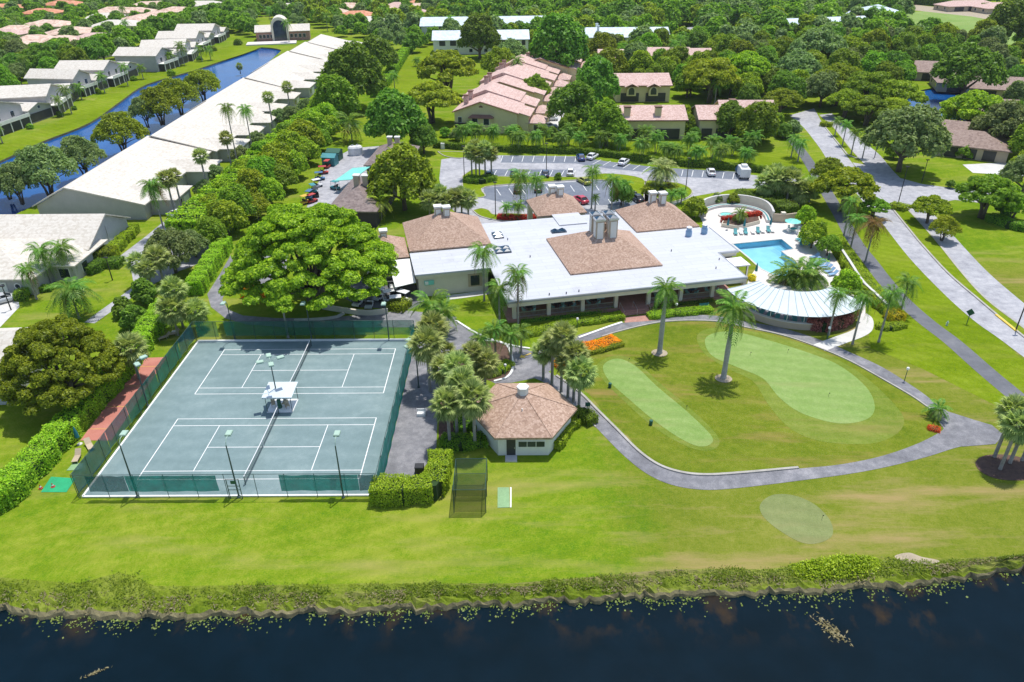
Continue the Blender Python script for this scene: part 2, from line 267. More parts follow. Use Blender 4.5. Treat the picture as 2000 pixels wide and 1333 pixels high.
# ------------------------------------------------------------------ mesh helpers
def link(name, me, parent=None, loc=None, rz=None):
    o = bpy.data.objects.new(name, me); col.objects.link(o)
    if parent is not None: o.parent = parent
    if loc is not None: o.location = loc
    if rz is not None: o.rotation_euler = (0, 0, rz)
    return o
def tag(o, label=None, cat=None, group=None, kind=None):
    if label: o['label'] = label
    if cat: o['category'] = cat
    if group: o['group'] = group
    if kind: o['kind'] = kind
    return o
def thing(name, label, cat, loc=(0, 0, 0), rz=0.0, group=None):
    return tag(link(name, None, None, loc, rz), label, cat, group)
class MB:
    def __init__(s): s.v = []; s.f = []; s.mi = []; s.k = 0
    def add(s, vs, fs):
        b = len(s.v); s.v += [tuple(p) for p in vs]; s.f += [tuple(i+b for i in f) for f in fs]; s.mi += [s.k]*len(fs); return s
    def box(s, x0, x1, y0, y1, z0, z1):
        return s.add([(x0, y0, z0), (x1, y0, z0), (x1, y1, z0), (x0, y1, z0), (x0, y0, z1), (x1, y0, z1), (x1, y1, z1), (x0, y1, z1)],
                     [(0, 3, 2, 1), (4, 5, 6, 7), (0, 1, 5, 4), (1, 2, 6, 5), (2, 3, 7, 6), (3, 0, 4, 7)])
    def bevbox(s, x0, x1, y0, y1, z0, z1, b=.05):
        return s.loft([[(x, y, z) for x, y in ((x0+e, y0+e), (x1-e, y0+e), (x1-e, y1-e), (x0+e, y1-e))] for z, e in ((z0, 0), (z1-b, 0), (z1, b))])
    def loft(s, rings, cap=True):
        n = len(rings[0]); b = []
        vs = [p for r in rings for p in r]; fs = []
        for k in range(len(rings)-1):
            for i in range(n):
                j = (i+1) % n; fs.append((k*n+i, k*n+j, (k+1)*n+j, (k+1)*n+i))
        if cap: fs.append(tuple(range(n-1, -1, -1))); fs.append(tuple(range((len(rings)-1)*n, len(rings)*n)))
        return s.add(vs, fs)
    def cyl(s, x, y, z0, z1, r0, r1=None, n=8, cap=True):
        r1 = r0 if r1 is None else r1
        return s.loft([[(x+r*math.cos(2*math.pi*i/n), y+r*math.sin(2*math.pi*i/n), z) for i in range(n)] for z, r in ((z0, r0), (z1, r1))], cap)
    def lathe(s, x, y, prof, n=12):
        return s.loft([[(x+r*math.cos(2*math.pi*i/n), y+r*math.sin(2*math.pi*i/n), z) for i in range(n)] for r, z in prof])
    def tube(s, pts, rad, n=6):
        pts = [Vector(p) for p in pts]; rings = []
        if not isinstance(rad, (list, tuple)): rad = [rad]*len(pts)
        for i, p in enumerate(pts):
            d = (pts[min(i+1, len(pts)-1)]-pts[max(i-1, 0)]).normalized()
            a = Vector((0, 0, 1)) if abs(d.z) < .9 else Vector((1, 0, 0))
            u = d.cross(a).normalized(); w = u.cross(d)
            rings.append([tuple(p+u*(rad[i]*math.cos(2*math.pi*k/n))+w*(rad[i]*math.sin(2*math.pi*k/n))) for k in range(n)])
        return s.loft(rings)
    def prism(s, pts, z0, z1):
        n = len(pts); vs = [(p[0], p[1], z0) for p in pts]+[(p[0], p[1], z1) for p in pts]
        tri = tessellate_polygon([[Vector((p[0], p[1], 0)) for p in pts]])
        def up(t):
            a, b, c = (Vector((pts[i][0], pts[i][1])) for i in t); return t if (b-a).cross(c-a) > 0 else t[::-1]
        tri = [up(tuple(t)) for t in tri]
        fs = [tuple(i+n for i in t) for t in tri]+[t[::-1] for t in tri]+[(i, (i+1) % n, (i+1) % n+n, i+n) for i in range(n)]
        return s.add(vs, fs)
    def hip(s, x0, x1, y0, y1, z0, h, t=.25, ridge=None, apex=None):
        w, d = x1-x0, y1-y0; cx, cy = (x0+x1)/2, (y0+y1)/2
        if apex: cx, cy = apex
        if ridge is None: ridge = abs(w-d)/2
        if w >= d: A, B = (cx-ridge, cy, z0+h), (cx+ridge, cy, z0+h)
        else: A, B = (cx, cy-ridge, z0+h), (cx, cy+ridge, z0+h)
        v = [(x0, y0, z0), (x1, y0, z0), (x1, y1, z0), (x0, y1, z0), A, B]+[(x, y, z0-t) for x, y in ((x0, y0), (x1, y0), (x1, y1), (x0, y1))]
        if w >= d: f = [(0, 1, 5, 4), (1, 2, 5), (2, 3, 4, 5), (3, 0, 4)]
        else: f = [(0, 1, 4), (1, 2, 5, 4), (2, 3, 5), (3, 0, 4, 5)]
        f += [(6, 7, 1, 0), (7, 8, 2, 1), (8, 9, 3, 2), (9, 6, 0, 3), (9, 8, 7, 6)]
        return s.add(v, f)
    def gable(s, x0, x1, y0, y1, z0, h, axis='x', t=.22, k=.5):
        """two roof slabs, ridge along axis at fraction k of the span"""
        if axis == 'x': q = lambda a, b, z: (a, b, z); a0, a1, b0, b1 = x0, x1, y0, y1
        else: q = lambda a, b, z: (b, a, z); a0, a1, b0, b1 = y0, y1, x0, x1
        m_ = b0+(b1-b0)*k
        v = [q(a, b, z) for a in (a0, a1) for b, z in ((b0, z0), (m_, z0+h), (b1, z0), (b1, z0-t), (m_, z0+h-t), (b0, z0-t))]
        f = [(0, 6, 7, 1), (1, 7, 8, 2), (2, 8, 9, 3), (3, 9, 10, 4), (4, 10, 11, 5), (5, 11, 6, 0), (0, 1, 4, 5), (1, 2, 3, 4), (6, 11, 10, 7), (7, 10, 9, 8)]
        if axis != 'x': f = [g[::-1] for g in f]
        return s.add(v, f)
    def gwall(s, x0, x1, y0, y1, z0, h, axis='x', k=.5):
        """walls of a gabled house up to the underside of its roof (h = eave height, rise = k)"""
        return s
    def penta(s, x0, x1, y0, y1, z0, ze, rise, axis='x', k=.5):
        if axis == 'x':
            m_ = y0+(y1-y0)*k; sec = [(y0, z0), (y1, z0), (y1, ze), (m_, ze+rise), (y0, ze)]
            r = [[(x, y, z) for y, z in sec] for x in (x0, x1)]
        else:
            m_ = x0+(x1-x0)*k; sec = [(x1, z0), (x0, z0), (x0, ze), (m_, ze+rise), (x1, ze)]
            r = [[(x, y, z) for x, z in sec] for y in (y0, y1)]
        return s.loft(r)
    def mesh(s, name, mats, smooth=False):
        me = bpy.data.meshes.new(name); me.from_pydata(s.v, [], s.f)
        for mt in (mats if isinstance(mats, (list, tuple)) else [mats]): me.materials.append(MATS[mt] if isinstance(mt, str) else mt)
        if any(s.mi): me.polygons.foreach_set('material_index', s.mi)
        if smooth: me.polygons.foreach_set('use_smooth', [True]*len(me.polygons))
        me.update(); return me
    def build(s, name, mats, parent=None, loc=None, rz=None, smooth=False):
        return link(name, s.mesh(name, mats, smooth), parent, loc, rz)
def copy_tree(o, loc=None, rz=None, label=None, group=None, parent=None, scale=None):
    c = o.copy(); col.objects.link(c); c.parent = parent
    if loc is not None: c.location = loc
    if rz is not None: c.rotation_euler = (0, 0, rz)
    if scale is not None: c.scale = scale if isinstance(scale, (tuple, list)) else (scale,)*3
    if label: c['label'] = label
    if group: c['group'] = group
    for ch in o.children: copy_tree(ch, parent=c)
    return c
def raw_mesh(name, V, nper, mats, mi=None):
    """V: (n*nper,3) array of separate n-gons"""
    me = bpy.data.meshes.new(name); V = np.asarray(V, dtype=np.float32); n = len(V)//nper
    me.vertices.add(len(V)); me.vertices.foreach_set('co', V.ravel())
    me.loops.add(len(V)); me.loops.foreach_set('vertex_index', np.arange(len(V), dtype=np.int32))
    me.polygons.add(n); me.polygons.foreach_set('loop_start', np.arange(0, len(V), nper, dtype=np.int32))
    try: me.polygons.foreach_set('loop_total', np.full(n, nper, dtype=np.int32))
    except Exception: pass
    for mt in (mats if isinstance(mats, (list, tuple)) else [mats]): me.materials.append(MATS[mt] if isinstance(mt, str) else mt)
    if mi is not None: me.polygons.foreach_set('material_index', np.asarray(mi, dtype=np.int32))
    me.update(); return me
def smooth_pts(pts, closed=False, n=6):
    pts = [Vector((p[0], p[1], 0)) for p in pts]; N = len(pts); out = []
    for i in range(N if closed else N-1):
        p0 = pts[(i-1) % N] if (closed or i > 0) else pts[i]*2-pts[i+1]
        p1 = pts[i]; p2 = pts[(i+1) % N]; p3 = pts[(i+2) % N] if (closed or i+2 < N) else p2*2-p1
        for k in range(n):
            t = k/n
            out.append(.5*((2*p1)+(p2-p0)*t+(2*p0-5*p1+4*p2-p3)*t*t+(3*p1-p0-3*p2+p3)*t**3))
    if not closed: out.append(pts[-1])
    return out
ROADS = []
def inside(x, y, poly):
    c = False; n = len(poly); j = n-1
    for i in range(n):
        a, b = poly[i], poly[j]
        if (a[1] > y) != (b[1] > y) and x < (b[0]-a[0])*(y-a[1])/(b[1]-a[1]+1e-12)+a[0]: c = not c
        j = i
    return c
def sheet(name, px, z, mt, smooth=False, closed_n=6, kind='structure', world=False, avoid=False, holes=None, parent=None):
    pts = [Vector(p) if world else G(*p) for p in px]
    if smooth: pts = smooth_pts(pts, True, closed_n)
    loops = [[Vector((p[0], p[1], 0)) for p in pts]]+[[Vector((p[0], p[1], 0)) for p in h] for h in (holes or [])]
    flat = [p for l in loops for p in l]; tri = tessellate_polygon(loops); fs = []
    for t in tri:
        a, b, c = (flat[i] for i in t); fs.append(tuple(t) if (b-a).cross(c-a).z > 0 else tuple(t)[::-1])
    me = bpy.data.meshes.new(name); me.from_pydata([(p.x, p.y, z) for p in flat], [], fs); me.materials.append(MATS[mt]); me.update()
    o = link(name, me, parent)
    if kind: o['kind'] = kind
    if avoid: ROADS.append([(p[0], p[1]) for p in pts])
    return o
def offset_line(pts, d):
    out = []
    for i, p in enumerate(pts):
        a = pts[max(i-1, 0)]; b = pts[min(i+1, len(pts)-1)]; t = Vector((b[0]-a[0], b[1]-a[1], 0)).normalized()
        out.append(Vector((p[0]-t.y*d, p[1]+t.x*d, 0)))
    return out
def strip(name, px, w, z, mt, world=False, n=6, avoid=True, kind='structure'):
    pts = [Vector((p[0], p[1], 0)) if world else G(*p) for p in px]; c = smooth_pts(pts, False, n)
    L_, R_ = offset_line(c, w/2), offset_line(c, -w/2); N = len(c)
    me = bpy.data.meshes.new(name); me.from_pydata([(p.x, p.y, z) for p in L_+R_], [], [(i, i+N, i+N+1, i+1) for i in range(N-1)])
    me.materials.append(MATS[mt]); me.update(); o = link(name, me); o['kind'] = kind
    if avoid: ROADS.append([(p.x, p.y) for p in L_]+[(p.x, p.y) for p in reversed(R_)])
    return o, c
def ribbon(mb, pts, w, z0, z1, closed=False):
    """a solid bar of width w following pts"""
    pts = [Vector((p[0], p[1], 0)) for p in pts]
    if closed: pts = pts+[pts[0]]
    L_, R_ = offset_line(pts, w/2), offset_line(pts, -w/2)
    mb.loft([[(l.x, l.y, z0), (r.x, r.y, z0), (r.x, r.y, z1), (l.x, l.y, z1)] for l, r in zip(L_, R_)])
    return mb
def kerb(name, label, pts, w=.28, h=.14, mt='kerb_concrete', closed=False):
    o = ribbon(MB(), pts, w, -.05, h, closed).build(name, mt); o['kind'] = 'structure'; return o
# ------------------------------------------------------------------ terrain and water
rng = np.random.default_rng(7); random.seed(7)
WZ = -1.15
edge_px = [(-400, 1215), (0, 1192), (150, 1203), (300, 1206), (520, 1196), (700, 1190), (1000, 1174), (1300, 1160), (1600, 1152), (1800, 1138), (1900, 1118), (2000, 1104), (2400, 1060)]
top_px = [(-400, 1140), (0, 1128), (150, 1140), (235, 1118), (300, 1145), (520, 1143), (700, 1140), (1000, 1140), (1180, 1125), (1300, 1112), (1500, 1112), (1650, 1092), (1800, 1095), (2000, 1085), (2400, 1050)]
ew = [G(x, y, WZ) for x, y in edge_px]; tw = [G(x, y) for x, y in top_px]
def edge_y(x): return np.interp(x, [p.x for p in ew], [p.y for p in ew])
def top_y(x): return np.interp(x, [p.x for p in tw], [p.y for p in tw])
xs = np.arange(-60, 140, 1.0)
CANAL = [(-330, 470), (-200, 402), (0, 315), (82, 277), (175, 240), (237, 197), (287, 165), (387, 135), (497, 97), (515, 93), (546, 97), (542, 106), (470, 165), (400, 203), (330, 243), (262, 288), (205, 322), (150, 362), (90, 392), (40, 414), (-60, 470), (-200, 560)]
canal_w = smooth_pts([G(*p) for p in CANAL], True, 4)
POND_A = [(1408, 34), (1440, 29), (1490, 31), (1492, 38), (1440, 46), (1410, 43)]
POND_B = [(1795, 178), (1850, 170), (1885, 185), (1910, 200), (1990, 230), (1985, 248), (1900, 238), (1840, 230), (1800, 225), (1720, 215), (1690, 205), (1760, 200)]
POND_C = [(1822, 66), (1840, 67), (1838, 75), (1820, 74)]
ponds_w = [smooth_pts([G(*p) for p in q], True, 4) for q in (POND_A, POND_B, POND_C)]
pool_w = [G(*p) for p in ((1429, 477), (1480, 472), (1527, 467.5), (1551, 487), (1527, 491.5), (1565, 521), (1552, 535), (1530, 541), (1508, 537), (1486, 526), (1463, 505))]
outer = [Vector((-2500, -16, 0)), Vector((-70, float(top_y(-70)), 0))]+[Vector((float(x), float(top_y(x)), 0)) for x in xs]+[Vector((2500, -10, 0)), Vector((2500, 3000, 0)), Vector((-2500, 3000, 0))]
sheet('ground', outer, 0.0, 'lawn', world=True, holes=[canal_w]+ponds_w+[pool_w])
def lake_bank():
    xs = np.arange(-62, 142, .45); nv = 12; V = []; F = []
    for x in xs:
        yt, ye = float(top_y(x)), float(edge_y(x))
        ye += .22*math.sin(x*.9)+.16*math.sin(x*2.3+1)+.1*math.sin(x*5.1)+rng.normal(0, .13)
        for k in range(nv):
            t = k/(nv-1); y = yt+(ye-.9-yt)*t
            z = -1.35*(t**2.2)+(0 if k == 0 else rng.normal(0, .09))
            if t > .82: z = -1.0-1.2*(t-.82)/.18
            V.append((x, y, z))
    n = len(xs); F = [(i*nv+k, i*nv+k+1, (i+1)*nv+k+1, (i+1)*nv+k) for i in range(n-1) for k in range(nv-1)]
    me = bpy.data.meshes.new('lake_bank'); me.from_pydata(V, [], F); me.materials.append(MATS['bank_grass']); me.materials.append(MATS['dirt_bank']); me.polygons.foreach_set('material_index', [1 if i % (nv-1) >= 8 else 0 for i in range(len(F))]); me.update()
    tag(link('lake_bank', me), kind='structure')
lake_bank()
sheet('lake_water', [Vector((-2500, -400, 0)), Vector((2500, -400, 0)), Vector((2500, -8, 0)), Vector((-2500, -8, 0))], WZ, 'lake_water', world=True)
sheet('bare_sand', [(1748, 1086), (1775, 1080), (1800, 1088), (1835, 1096), (1815, 1103), (1790, 1100), (1770, 1104), (1757, 1096)], .012, 'sand', True, 5)
def basin(name, loop, depth_, mt, bankname):
    n = len(loop); cx = sum(p.x for p in loop)/n; cy = sum(p.y for p in loop)/n
    V = [(p.x, p.y, 0) for p in loop]+[(p.x, p.y, -depth_-.4) for p in loop]
    area = sum(loop[i].x*loop[(i+1) % n].y-loop[(i+1) % n].x*loop[i].y for i in range(n))
    F = [(i, (i+1) % n, (i+1) % n+n, i+n) for i in range(n)]
    me = bpy.data.meshes.new(bankname); me.from_pydata(V, [], F if area < 0 else [f[::-1] for f in F]); me.materials.append(MATS['dirt_bank']); me.update()
    tag(link(bankname, me), kind='structure')
    sheet(name, loop, -depth_, mt, world=True); ROADS.append([(p.x, p.y) for p in loop])
basin('canal_water', canal_w, .55, 'canal_water_blue', 'canal_bank')
for k, q in enumerate(ponds_w): basin('pond_water', q, .5, 'pond_water' if k != 1 else 'canal_water_blue', 'pond_bank')
# lawns of other growth
sheet('canal_lawn', [(-250, 395), (0, 285), (60, 262), (150, 218), (200, 185), (255, 150), (330, 120), (420, 95), (497, 88), (500, 97), (387, 134), (287, 164), (237, 196), (175, 239), (82, 276), (0, 314), (-250, 425)], .012, 'verge_grass', True, 3)
sheet('road_verge', [(1670, 440), (1720, 433), (1775, 503), (1842, 573), (1900, 625), (1957, 666), (2060, 760), (2100, 900), (1960, 800), (1900, 770), (1800, 720), (1700, 680), (1690, 600), (1640, 500)], .010, 'verge_grass')
sheet('hedge_lawn', [(850, 262), (1000, 262), (1200, 275), (1350, 290), (1560, 300), (1570, 345), (1350, 330), (1150, 300), (1000, 296), (850, 292)], .010, 'verge_grass')
sheet('swale_lawn', [(728, 175), (780, 130), (830, 85), (855, 50), (880, 45), (862, 95), (850, 125), (830, 150), (800, 190), (745, 190)], .010, 'verge_grass')
sheet('golf_fairway', [(1765, 25), (1850, 20), (1950, 45), (2010, 60), (2010, 92), (1900, 80), (1800, 70), (1760, 60)], .014, 'green_turf')
sheet('dry_berm', [(1770, 8), (1900, 22), (2010, 40), (2010, 55), (1900, 33), (1770, 19)], .018, 'sand')
# ------------------------------------------------------------------ golf greens inside the cart path loop
LOOP = [(1140, 680), (1200, 655), (1300, 631), (1394, 630), (1461, 643), (1520, 655), (1597, 681), (1660, 707), (1720, 741), (1780, 775), (1815, 800), (1845, 836), (1790, 868), (1720, 892), (1640, 908), (1560, 916), (1450, 926), (1380, 930), (1320, 922), (1260, 885), (1220, 845), (1180, 805), (1150, 770), (1110, 730)]
sheet('golf_rough', LOOP, .012, 'rough_grass', True, 3)
F1 = [(1362, 655), (1400, 640), (1470, 648), (1560, 670), (1640, 705), (1700, 745), (1755, 800), (1765, 830), (1740, 855), (1690, 868), (1600, 862), (1540, 835), (1500, 790), (1470, 745), (1420, 720), (1375, 690)]
sheet('green_fringe', F1, .022, 'fringe_turf', True, 5)
P1 = [(1377, 664), (1400, 650), (1440, 650), (1500, 665), (1580, 690), (1640, 715), (1690, 755), (1708, 790), (1700, 815), (1665, 827), (1620, 825), (1560, 805), (1520, 775), (1490, 740), (1440, 718), (1390, 695)]
sheet('putting_green', P1, .034, 'green_turf', True, 5)
sheet('green_fringe', [(1165, 715), (1200, 695), (1240, 705), (1290, 750), (1350, 800), (1400, 850), (1400, 875), (1365, 880), (1320, 862), (1270, 830), (1220, 785), (1180, 745)], .022, 'fringe_turf', True, 5)
sheet('putting_green', [(1178, 715), (1205, 701), (1240, 715), (1285, 757), (1340, 803), (1388, 850), (1388, 868), (1362, 872), (1322, 853), (1275, 820), (1228, 780), (1190, 745)], .034, 'green_turf', True, 5)
sheet('tee_green', [(1485, 985), (1510, 967), (1550, 968), (1590, 985), (1620, 1015), (1626, 1045), (1600, 1061), (1565, 1060), (1520, 1035), (1490, 1008)], .014, 'pale_turf', True, 6)
# ------------------------------------------------------------------ paths and roads
def band(name, left, right, z, mt, **k): return sheet(name, left+right[::-1], z, mt, avoid=True, **k)
def sm(px, n=5):   # smooth a pixel line on the ground
    return smooth_pts([G(*p) for p in px], False, n)
def bandw(name, left, right, z, mt):
    a, b = sm(left), sm(right); return sheet(name, a+b[::-1], z, mt, world=True, avoid=True), a, b
PATH_IN = [(1010, 712), (1060, 722), (1100, 745), (1131, 768), (1166, 803), (1205, 842), (1245, 882), (1285, 910), (1330, 925), (1380, 930), (1450, 926), (1560, 916), (1640, 908), (1720, 892), (1790, 868), (1835, 845), (1847, 832)]
PATH_OUT = [(985, 722), (1040, 738), (1080, 757), (1108, 780), (1140, 810), (1180, 852), (1220, 892), (1262, 925), (1310, 947), (1370, 957), (1440, 954), (1580, 937), (1660, 926), (1730, 913), (1810, 893), (1880, 872), (1944, 866)]
_, kin, kout = bandw('cart_path', PATH_IN, PATH_OUT, .026, 'path_asphalt')
PT_IN = [(1075, 705), (1110, 686), (1150, 667), (1220, 645), (1300, 629), (1394, 628), (1461, 641), (1530, 656), (1597, 679), (1660, 706), (1720, 739), (1780, 774), (1815, 798), (1840, 812)]
PT_OUT = [(1040, 690), (1085, 672), (1130, 655), (1215, 632), (1300, 617), (1394, 617), (1461, 629), (1530, 642), (1600, 664), (1665, 691), (1725, 719), (1790, 760), (1830, 790), (1853, 806)]
_, tin, tout = bandw('cart_path', PT_IN, PT_OUT, .030, 'path_asphalt')
sheet('path_junction', [(1815, 797), (1853, 805), (1900, 820), (1937, 831), (1960, 850), (1944, 868), (1880, 873), (1846, 842)], .034, 'path_asphalt', avoid=True)
kerb('path_kerb', '', offset_line(kin[8:56], .12), .3, .16); kerb('path_kerb', '', tin[12:], .22, .12); kerb('path_kerb', '', kout[10:24], .2, .10)
DRIVE = [(878, 640), (890, 627), (915, 640), (929, 651), (970, 668), (1010, 678), (1049, 690), (1085, 700), (1075, 725), (1040, 740), (1000, 748), (968, 750), (940, 735), (917, 705), (893, 695), (878, 680)]
sheet('club_drive', DRIVE, .022, 'path_asphalt', avoid=True)
sheet('planting_bed', [(905, 690), (935, 668), (985, 672), (1000, 700), (1001, 722), (990, 738), (965, 746), (930, 730)], .045, 'mulch', True, 4)
kerb('bed_kerb', '', sm([(905, 690), (935, 668), (985, 672), (1000, 700), (1001, 722), (990, 738), (965, 746)]), .3, .16, 'white_paint')
kerb('drive_kerb', '', sm([(890, 627), (915, 643), (929, 651), (970, 668), (1010, 678), (1035, 682)]), .3, .15, 'white_paint')
kerb('drive_kerb', '', sm([(1130, 661), (1160, 650), (1190, 639), (1215, 631)]), .35, .16, 'white_paint')
sheet('court_path', [G(812, 640), G(880, 640), G(882, 690), G(866, 720), G(858, 770), G(854, 830), G(852, 880), Vector((29.6, -.6, 0)), Vector((26.3, -1.2, 0)), Vector((26.3, 12, 0)), Vector((26.3, 31, 0))], .018, 'path_asphalt', avoid=True, world=True)
sheet('planting_bed', [(868, 722), (882, 694), (917, 706), (945, 738), (950, 770), (945, 865), (905, 878), (862, 876), (858, 800)], .020, 'mulch', True, 4)
sheet('back_drive', [(405, 575), (412, 600), (440, 622), (480, 634), (560, 640), (700, 640), (810, 640), (880, 642), (892, 620), (800, 607), (730, 612), (640, 622), (540, 622), (475, 617), (445, 605), (434, 585), (440, 572), (490, 560), (560, 560), (560, 500), (450, 500), (430, 535)], .016, 'path_asphalt', avoid=True)
sheet('cart_yard', [(640, 560), (700, 600), (800, 605), (830, 590), (818, 560), (780, 545), (640, 540)], .02, 'dark_asphalt', avoid=True)
sheet('condo_drive', [(165, 630), (185, 615), (262, 560), (255, 520), (235, 500), (285, 462), (330, 425), (380, 415), (430, 470), (430, 500), (350, 530), (290, 560), (230, 600), (185, 632)], .016, 'road_asphalt', avoid=True)
sheet('condo_parking', [(0, 590), (35, 578), (38, 600), (0, 640), (-60, 660), (-60, 600)], .02, 'concrete', avoid=True)
# two carriageways and their median
WL = [(1542, 226), (1570, 250), (1600, 288), (1618, 315), (1660, 362), (1690, 400), (1720, 433), (1775, 503), (1842, 573), (1900, 625), (1957, 666), (2060, 745), (2160, 830)]
WR = [(1590, 212), (1612, 250), (1650, 300), (1685, 345), (1720, 385), (1740, 405), (1795, 473), (1850, 533), (1910, 585), (1982, 645), (2060, 705), (2160, 780)]
_, wl, wr = bandw('road', WL, WR, .020, 'road_asphalt')
EL = [(1600, 225), (1628, 250), (1660, 290), (1680, 312), (1715, 348), (1750, 385), (1772, 410), (1825, 468), (1875, 530), (1925, 585), (2000, 643), (2060, 690), (2160, 770)]
ER = [(1625, 222), (1655, 250), (1690, 280), (1718, 303), (1745, 335), (1790, 380), (1820, 415), (1855, 453), (1925, 528), (2000, 593), (2060, 640), (2160, 720)]
_, el, er = bandw('road', EL, ER, .023, 'road_asphalt')
sheet('road_junction', [(1665, 318), (1735, 330), (1757, 348), (1800, 360), (1845, 366), (1900, 372), (2010, 385), (2010, 402), (1925, 398), (1865, 391), (1815, 400), (1772, 411), (1740, 404), (1700, 365)], .027, 'road_asphalt', avoid=True)
def median(px):
    pts = sm(px, 4)
    sheet('median_lawn', pts, .13, 'verge_grass', world=True, avoid=True)
    kerb('median_kerb', '', pts, .32, .165, 'kerb_concrete', True)
median([(1612, 250), (1620, 246), (1628, 250), (1660, 290), (1676, 310), (1655, 303)])
median([(1740, 405), (1752, 399), (1772, 410), (1825, 468), (1875, 530), (1925, 585), (2000, 643), (2060, 692), (2055, 700), (1982, 645), (1910, 585), (1850, 533), (1795, 473)])
kerb('yellow_kerb', '', sm([(1945, 616), (1965, 632), (1985, 648)]), .36, .18, 'yellow_paint'); kerb('yellow_kerb', '', sm([(1739, 404), (1752, 397.5), (1774, 411)]), .36, .18, 'yellow_paint')
strip('sidewalk', [(1545, 270), (1575, 310), (1605, 360), (1640, 420), (1670, 473), (1700, 512), (1725, 545), (1765, 590), (1810, 630), (1860, 668), (1925, 725), (1985, 775)], 2.6, .024, 'dark_asphalt')
strip('concrete_walk', [(1600, 680), (1640, 665), (1675, 652), (1690, 640), (1690, 622), (1676, 612)], 2.0, .036, 'concrete')
strip('concrete_walk', [(872, 582), (905, 578), (945, 572), (985, 566)], 1.6, .028, 'concrete')
sheet('side_road', [(1240, 70), (1330, 95), (1390, 62), (1420, 50), (1400, 44), (1310, 60), (1290, 75), (1250, 62)], .02, 'road_asphalt', avoid=True)
sheet('townhouse_court', [(1050, 245), (1085, 200), (1110, 170), (1150, 120), (1170, 125), (1140, 190), (1110, 245), (1100, 262), (1055, 262)], .02, 'concrete', avoid=True)
strip('side_road', [(1870, 75), (1960, 120), (2050, 160)], 6, .02, 'concrete')
sheet('villa_drive', [(1880, 322), (1960, 318), (2010, 325), (2010, 345), (1900, 338)], .02, 'concrete', avoid=True)
# parking lots
sheet('parking_lot', [(862, 312), (905, 305), (925, 306), (980, 304), (1125, 306), (1180, 315), (1280, 328), (1400, 336), (1500, 345), (1560, 350), (1560, 372), (1480, 368), (1400, 376), (1350, 385), (1310, 405), (1290, 425), (940, 445), (900, 425), (868, 395), (858, 350)], .018, 'road_asphalt', avoid=True)
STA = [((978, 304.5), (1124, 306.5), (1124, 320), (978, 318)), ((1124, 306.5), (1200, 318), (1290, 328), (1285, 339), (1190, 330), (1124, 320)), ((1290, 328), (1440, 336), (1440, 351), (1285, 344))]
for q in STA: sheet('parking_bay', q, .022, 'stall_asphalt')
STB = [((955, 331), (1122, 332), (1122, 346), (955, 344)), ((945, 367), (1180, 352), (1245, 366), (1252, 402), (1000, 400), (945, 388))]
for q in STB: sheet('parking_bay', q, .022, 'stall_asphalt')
def isle(px, mt='verge_grass'):
    pts = sm(px+[px[0]], 4)[:-1]; sheet('island_lawn', pts, .12, mt, world=True); kerb('island_kerb', '', pts, .25, .15, 'kerb_concrete', True)
isle([(903, 345), (925, 332), (955, 336), (955, 345), (1122, 347), (1124, 352), (1180, 340), (1255, 350), (1262, 380), (1290, 392), (1258, 402), (1238, 380), (1210, 358), (1150, 352), (1060, 357), (948, 366), (948, 384), (925, 386), (905, 372)])
isle([(1285, 355), (1330, 360), (1352, 374), (1340, 388), (1300, 398), (1262, 402), (1258, 380), (1262, 355)])
isle([(923, 412), (940, 408), (955, 412), (965, 420), (1000, 418), (1060, 424), (1050, 432), (980, 432), (940, 424)])
isle([(1395, 382), (1430, 371), (1500, 370), (1560, 376), (1560, 392), (1480, 388), (1420, 392)])
isle([(855, 297), (905, 298), (918, 304), (898, 310), (870, 306)])
def lines(name, segs, w=.12, z=.03, mt='road_line'):
    for a, b in segs:
        p, q = G(*a), G(*b); d = (q-p).normalized(); n_ = Vector((-d.y, d.x, 0))*w/2
        me = bpy.data.meshes.new(name); me.from_pydata([(v.x, v.y, z) for v in (p-n_, q-n_, q+n_, p+n_)], [], [(0, 1, 2, 3)]); me.materials.append(MATS[mt]); me.update()
        o = link(name, me, LOT)
LOT = bpy.data.objects['parking_lot']
segs = [((982+20.5*i, 304.8), (978+20.7*i, 316.5)) for i in range(8)]
segs += [((1174+19*i, 312.5+2.6*i), (1158+19.5*i, 321+2.8*i)) for i in range(7)]+[((1314+20*i, 331+1.2*i), (1311+20*i, 343+1.2*i)) for i in range(8)]
segs += [((970+22*i, 333), (964+22*i, 344)) for i in range(8)]
segs += [((970+24*i, 370-1.2*i), (978+24*i, 382-1.2*i)) for i in range(10)]+[((980+26*i, 392-.3*i), (987+26*i, 402-.2*i)) for i in range(10)]
lines('stall_line', segs, .13)
sheet('service_yard', [(590, 425), (608, 385), (632, 335), (655, 308), (690, 290), (760, 284), (800, 300), (760, 340), (690, 410), (650, 430)], .018, 'road_asphalt', avoid=True)
sheet('shade_bed', [(1905, 905), (1925, 890), (1975, 890), (2020, 905), (2020, 935), (1960, 938), (1920, 925)], .03, 'mulch', True, 5)
kerb('court_edge', '', [Vector((-4.5, 29.62, 0)), Vector((26.0, 29.62, 0))], .3, .2, 'white_paint')
for p in ((1288, 690), (1413, 740)):
    c = G(*p); sheet('palm_bed', [Vector((c.x+1.1*math.cos(a), c.y+1.0*math.sin(a), 0)) for a in np.linspace(0, 6.283, 16, endpoint=False)], .045, 'sand', world=True)
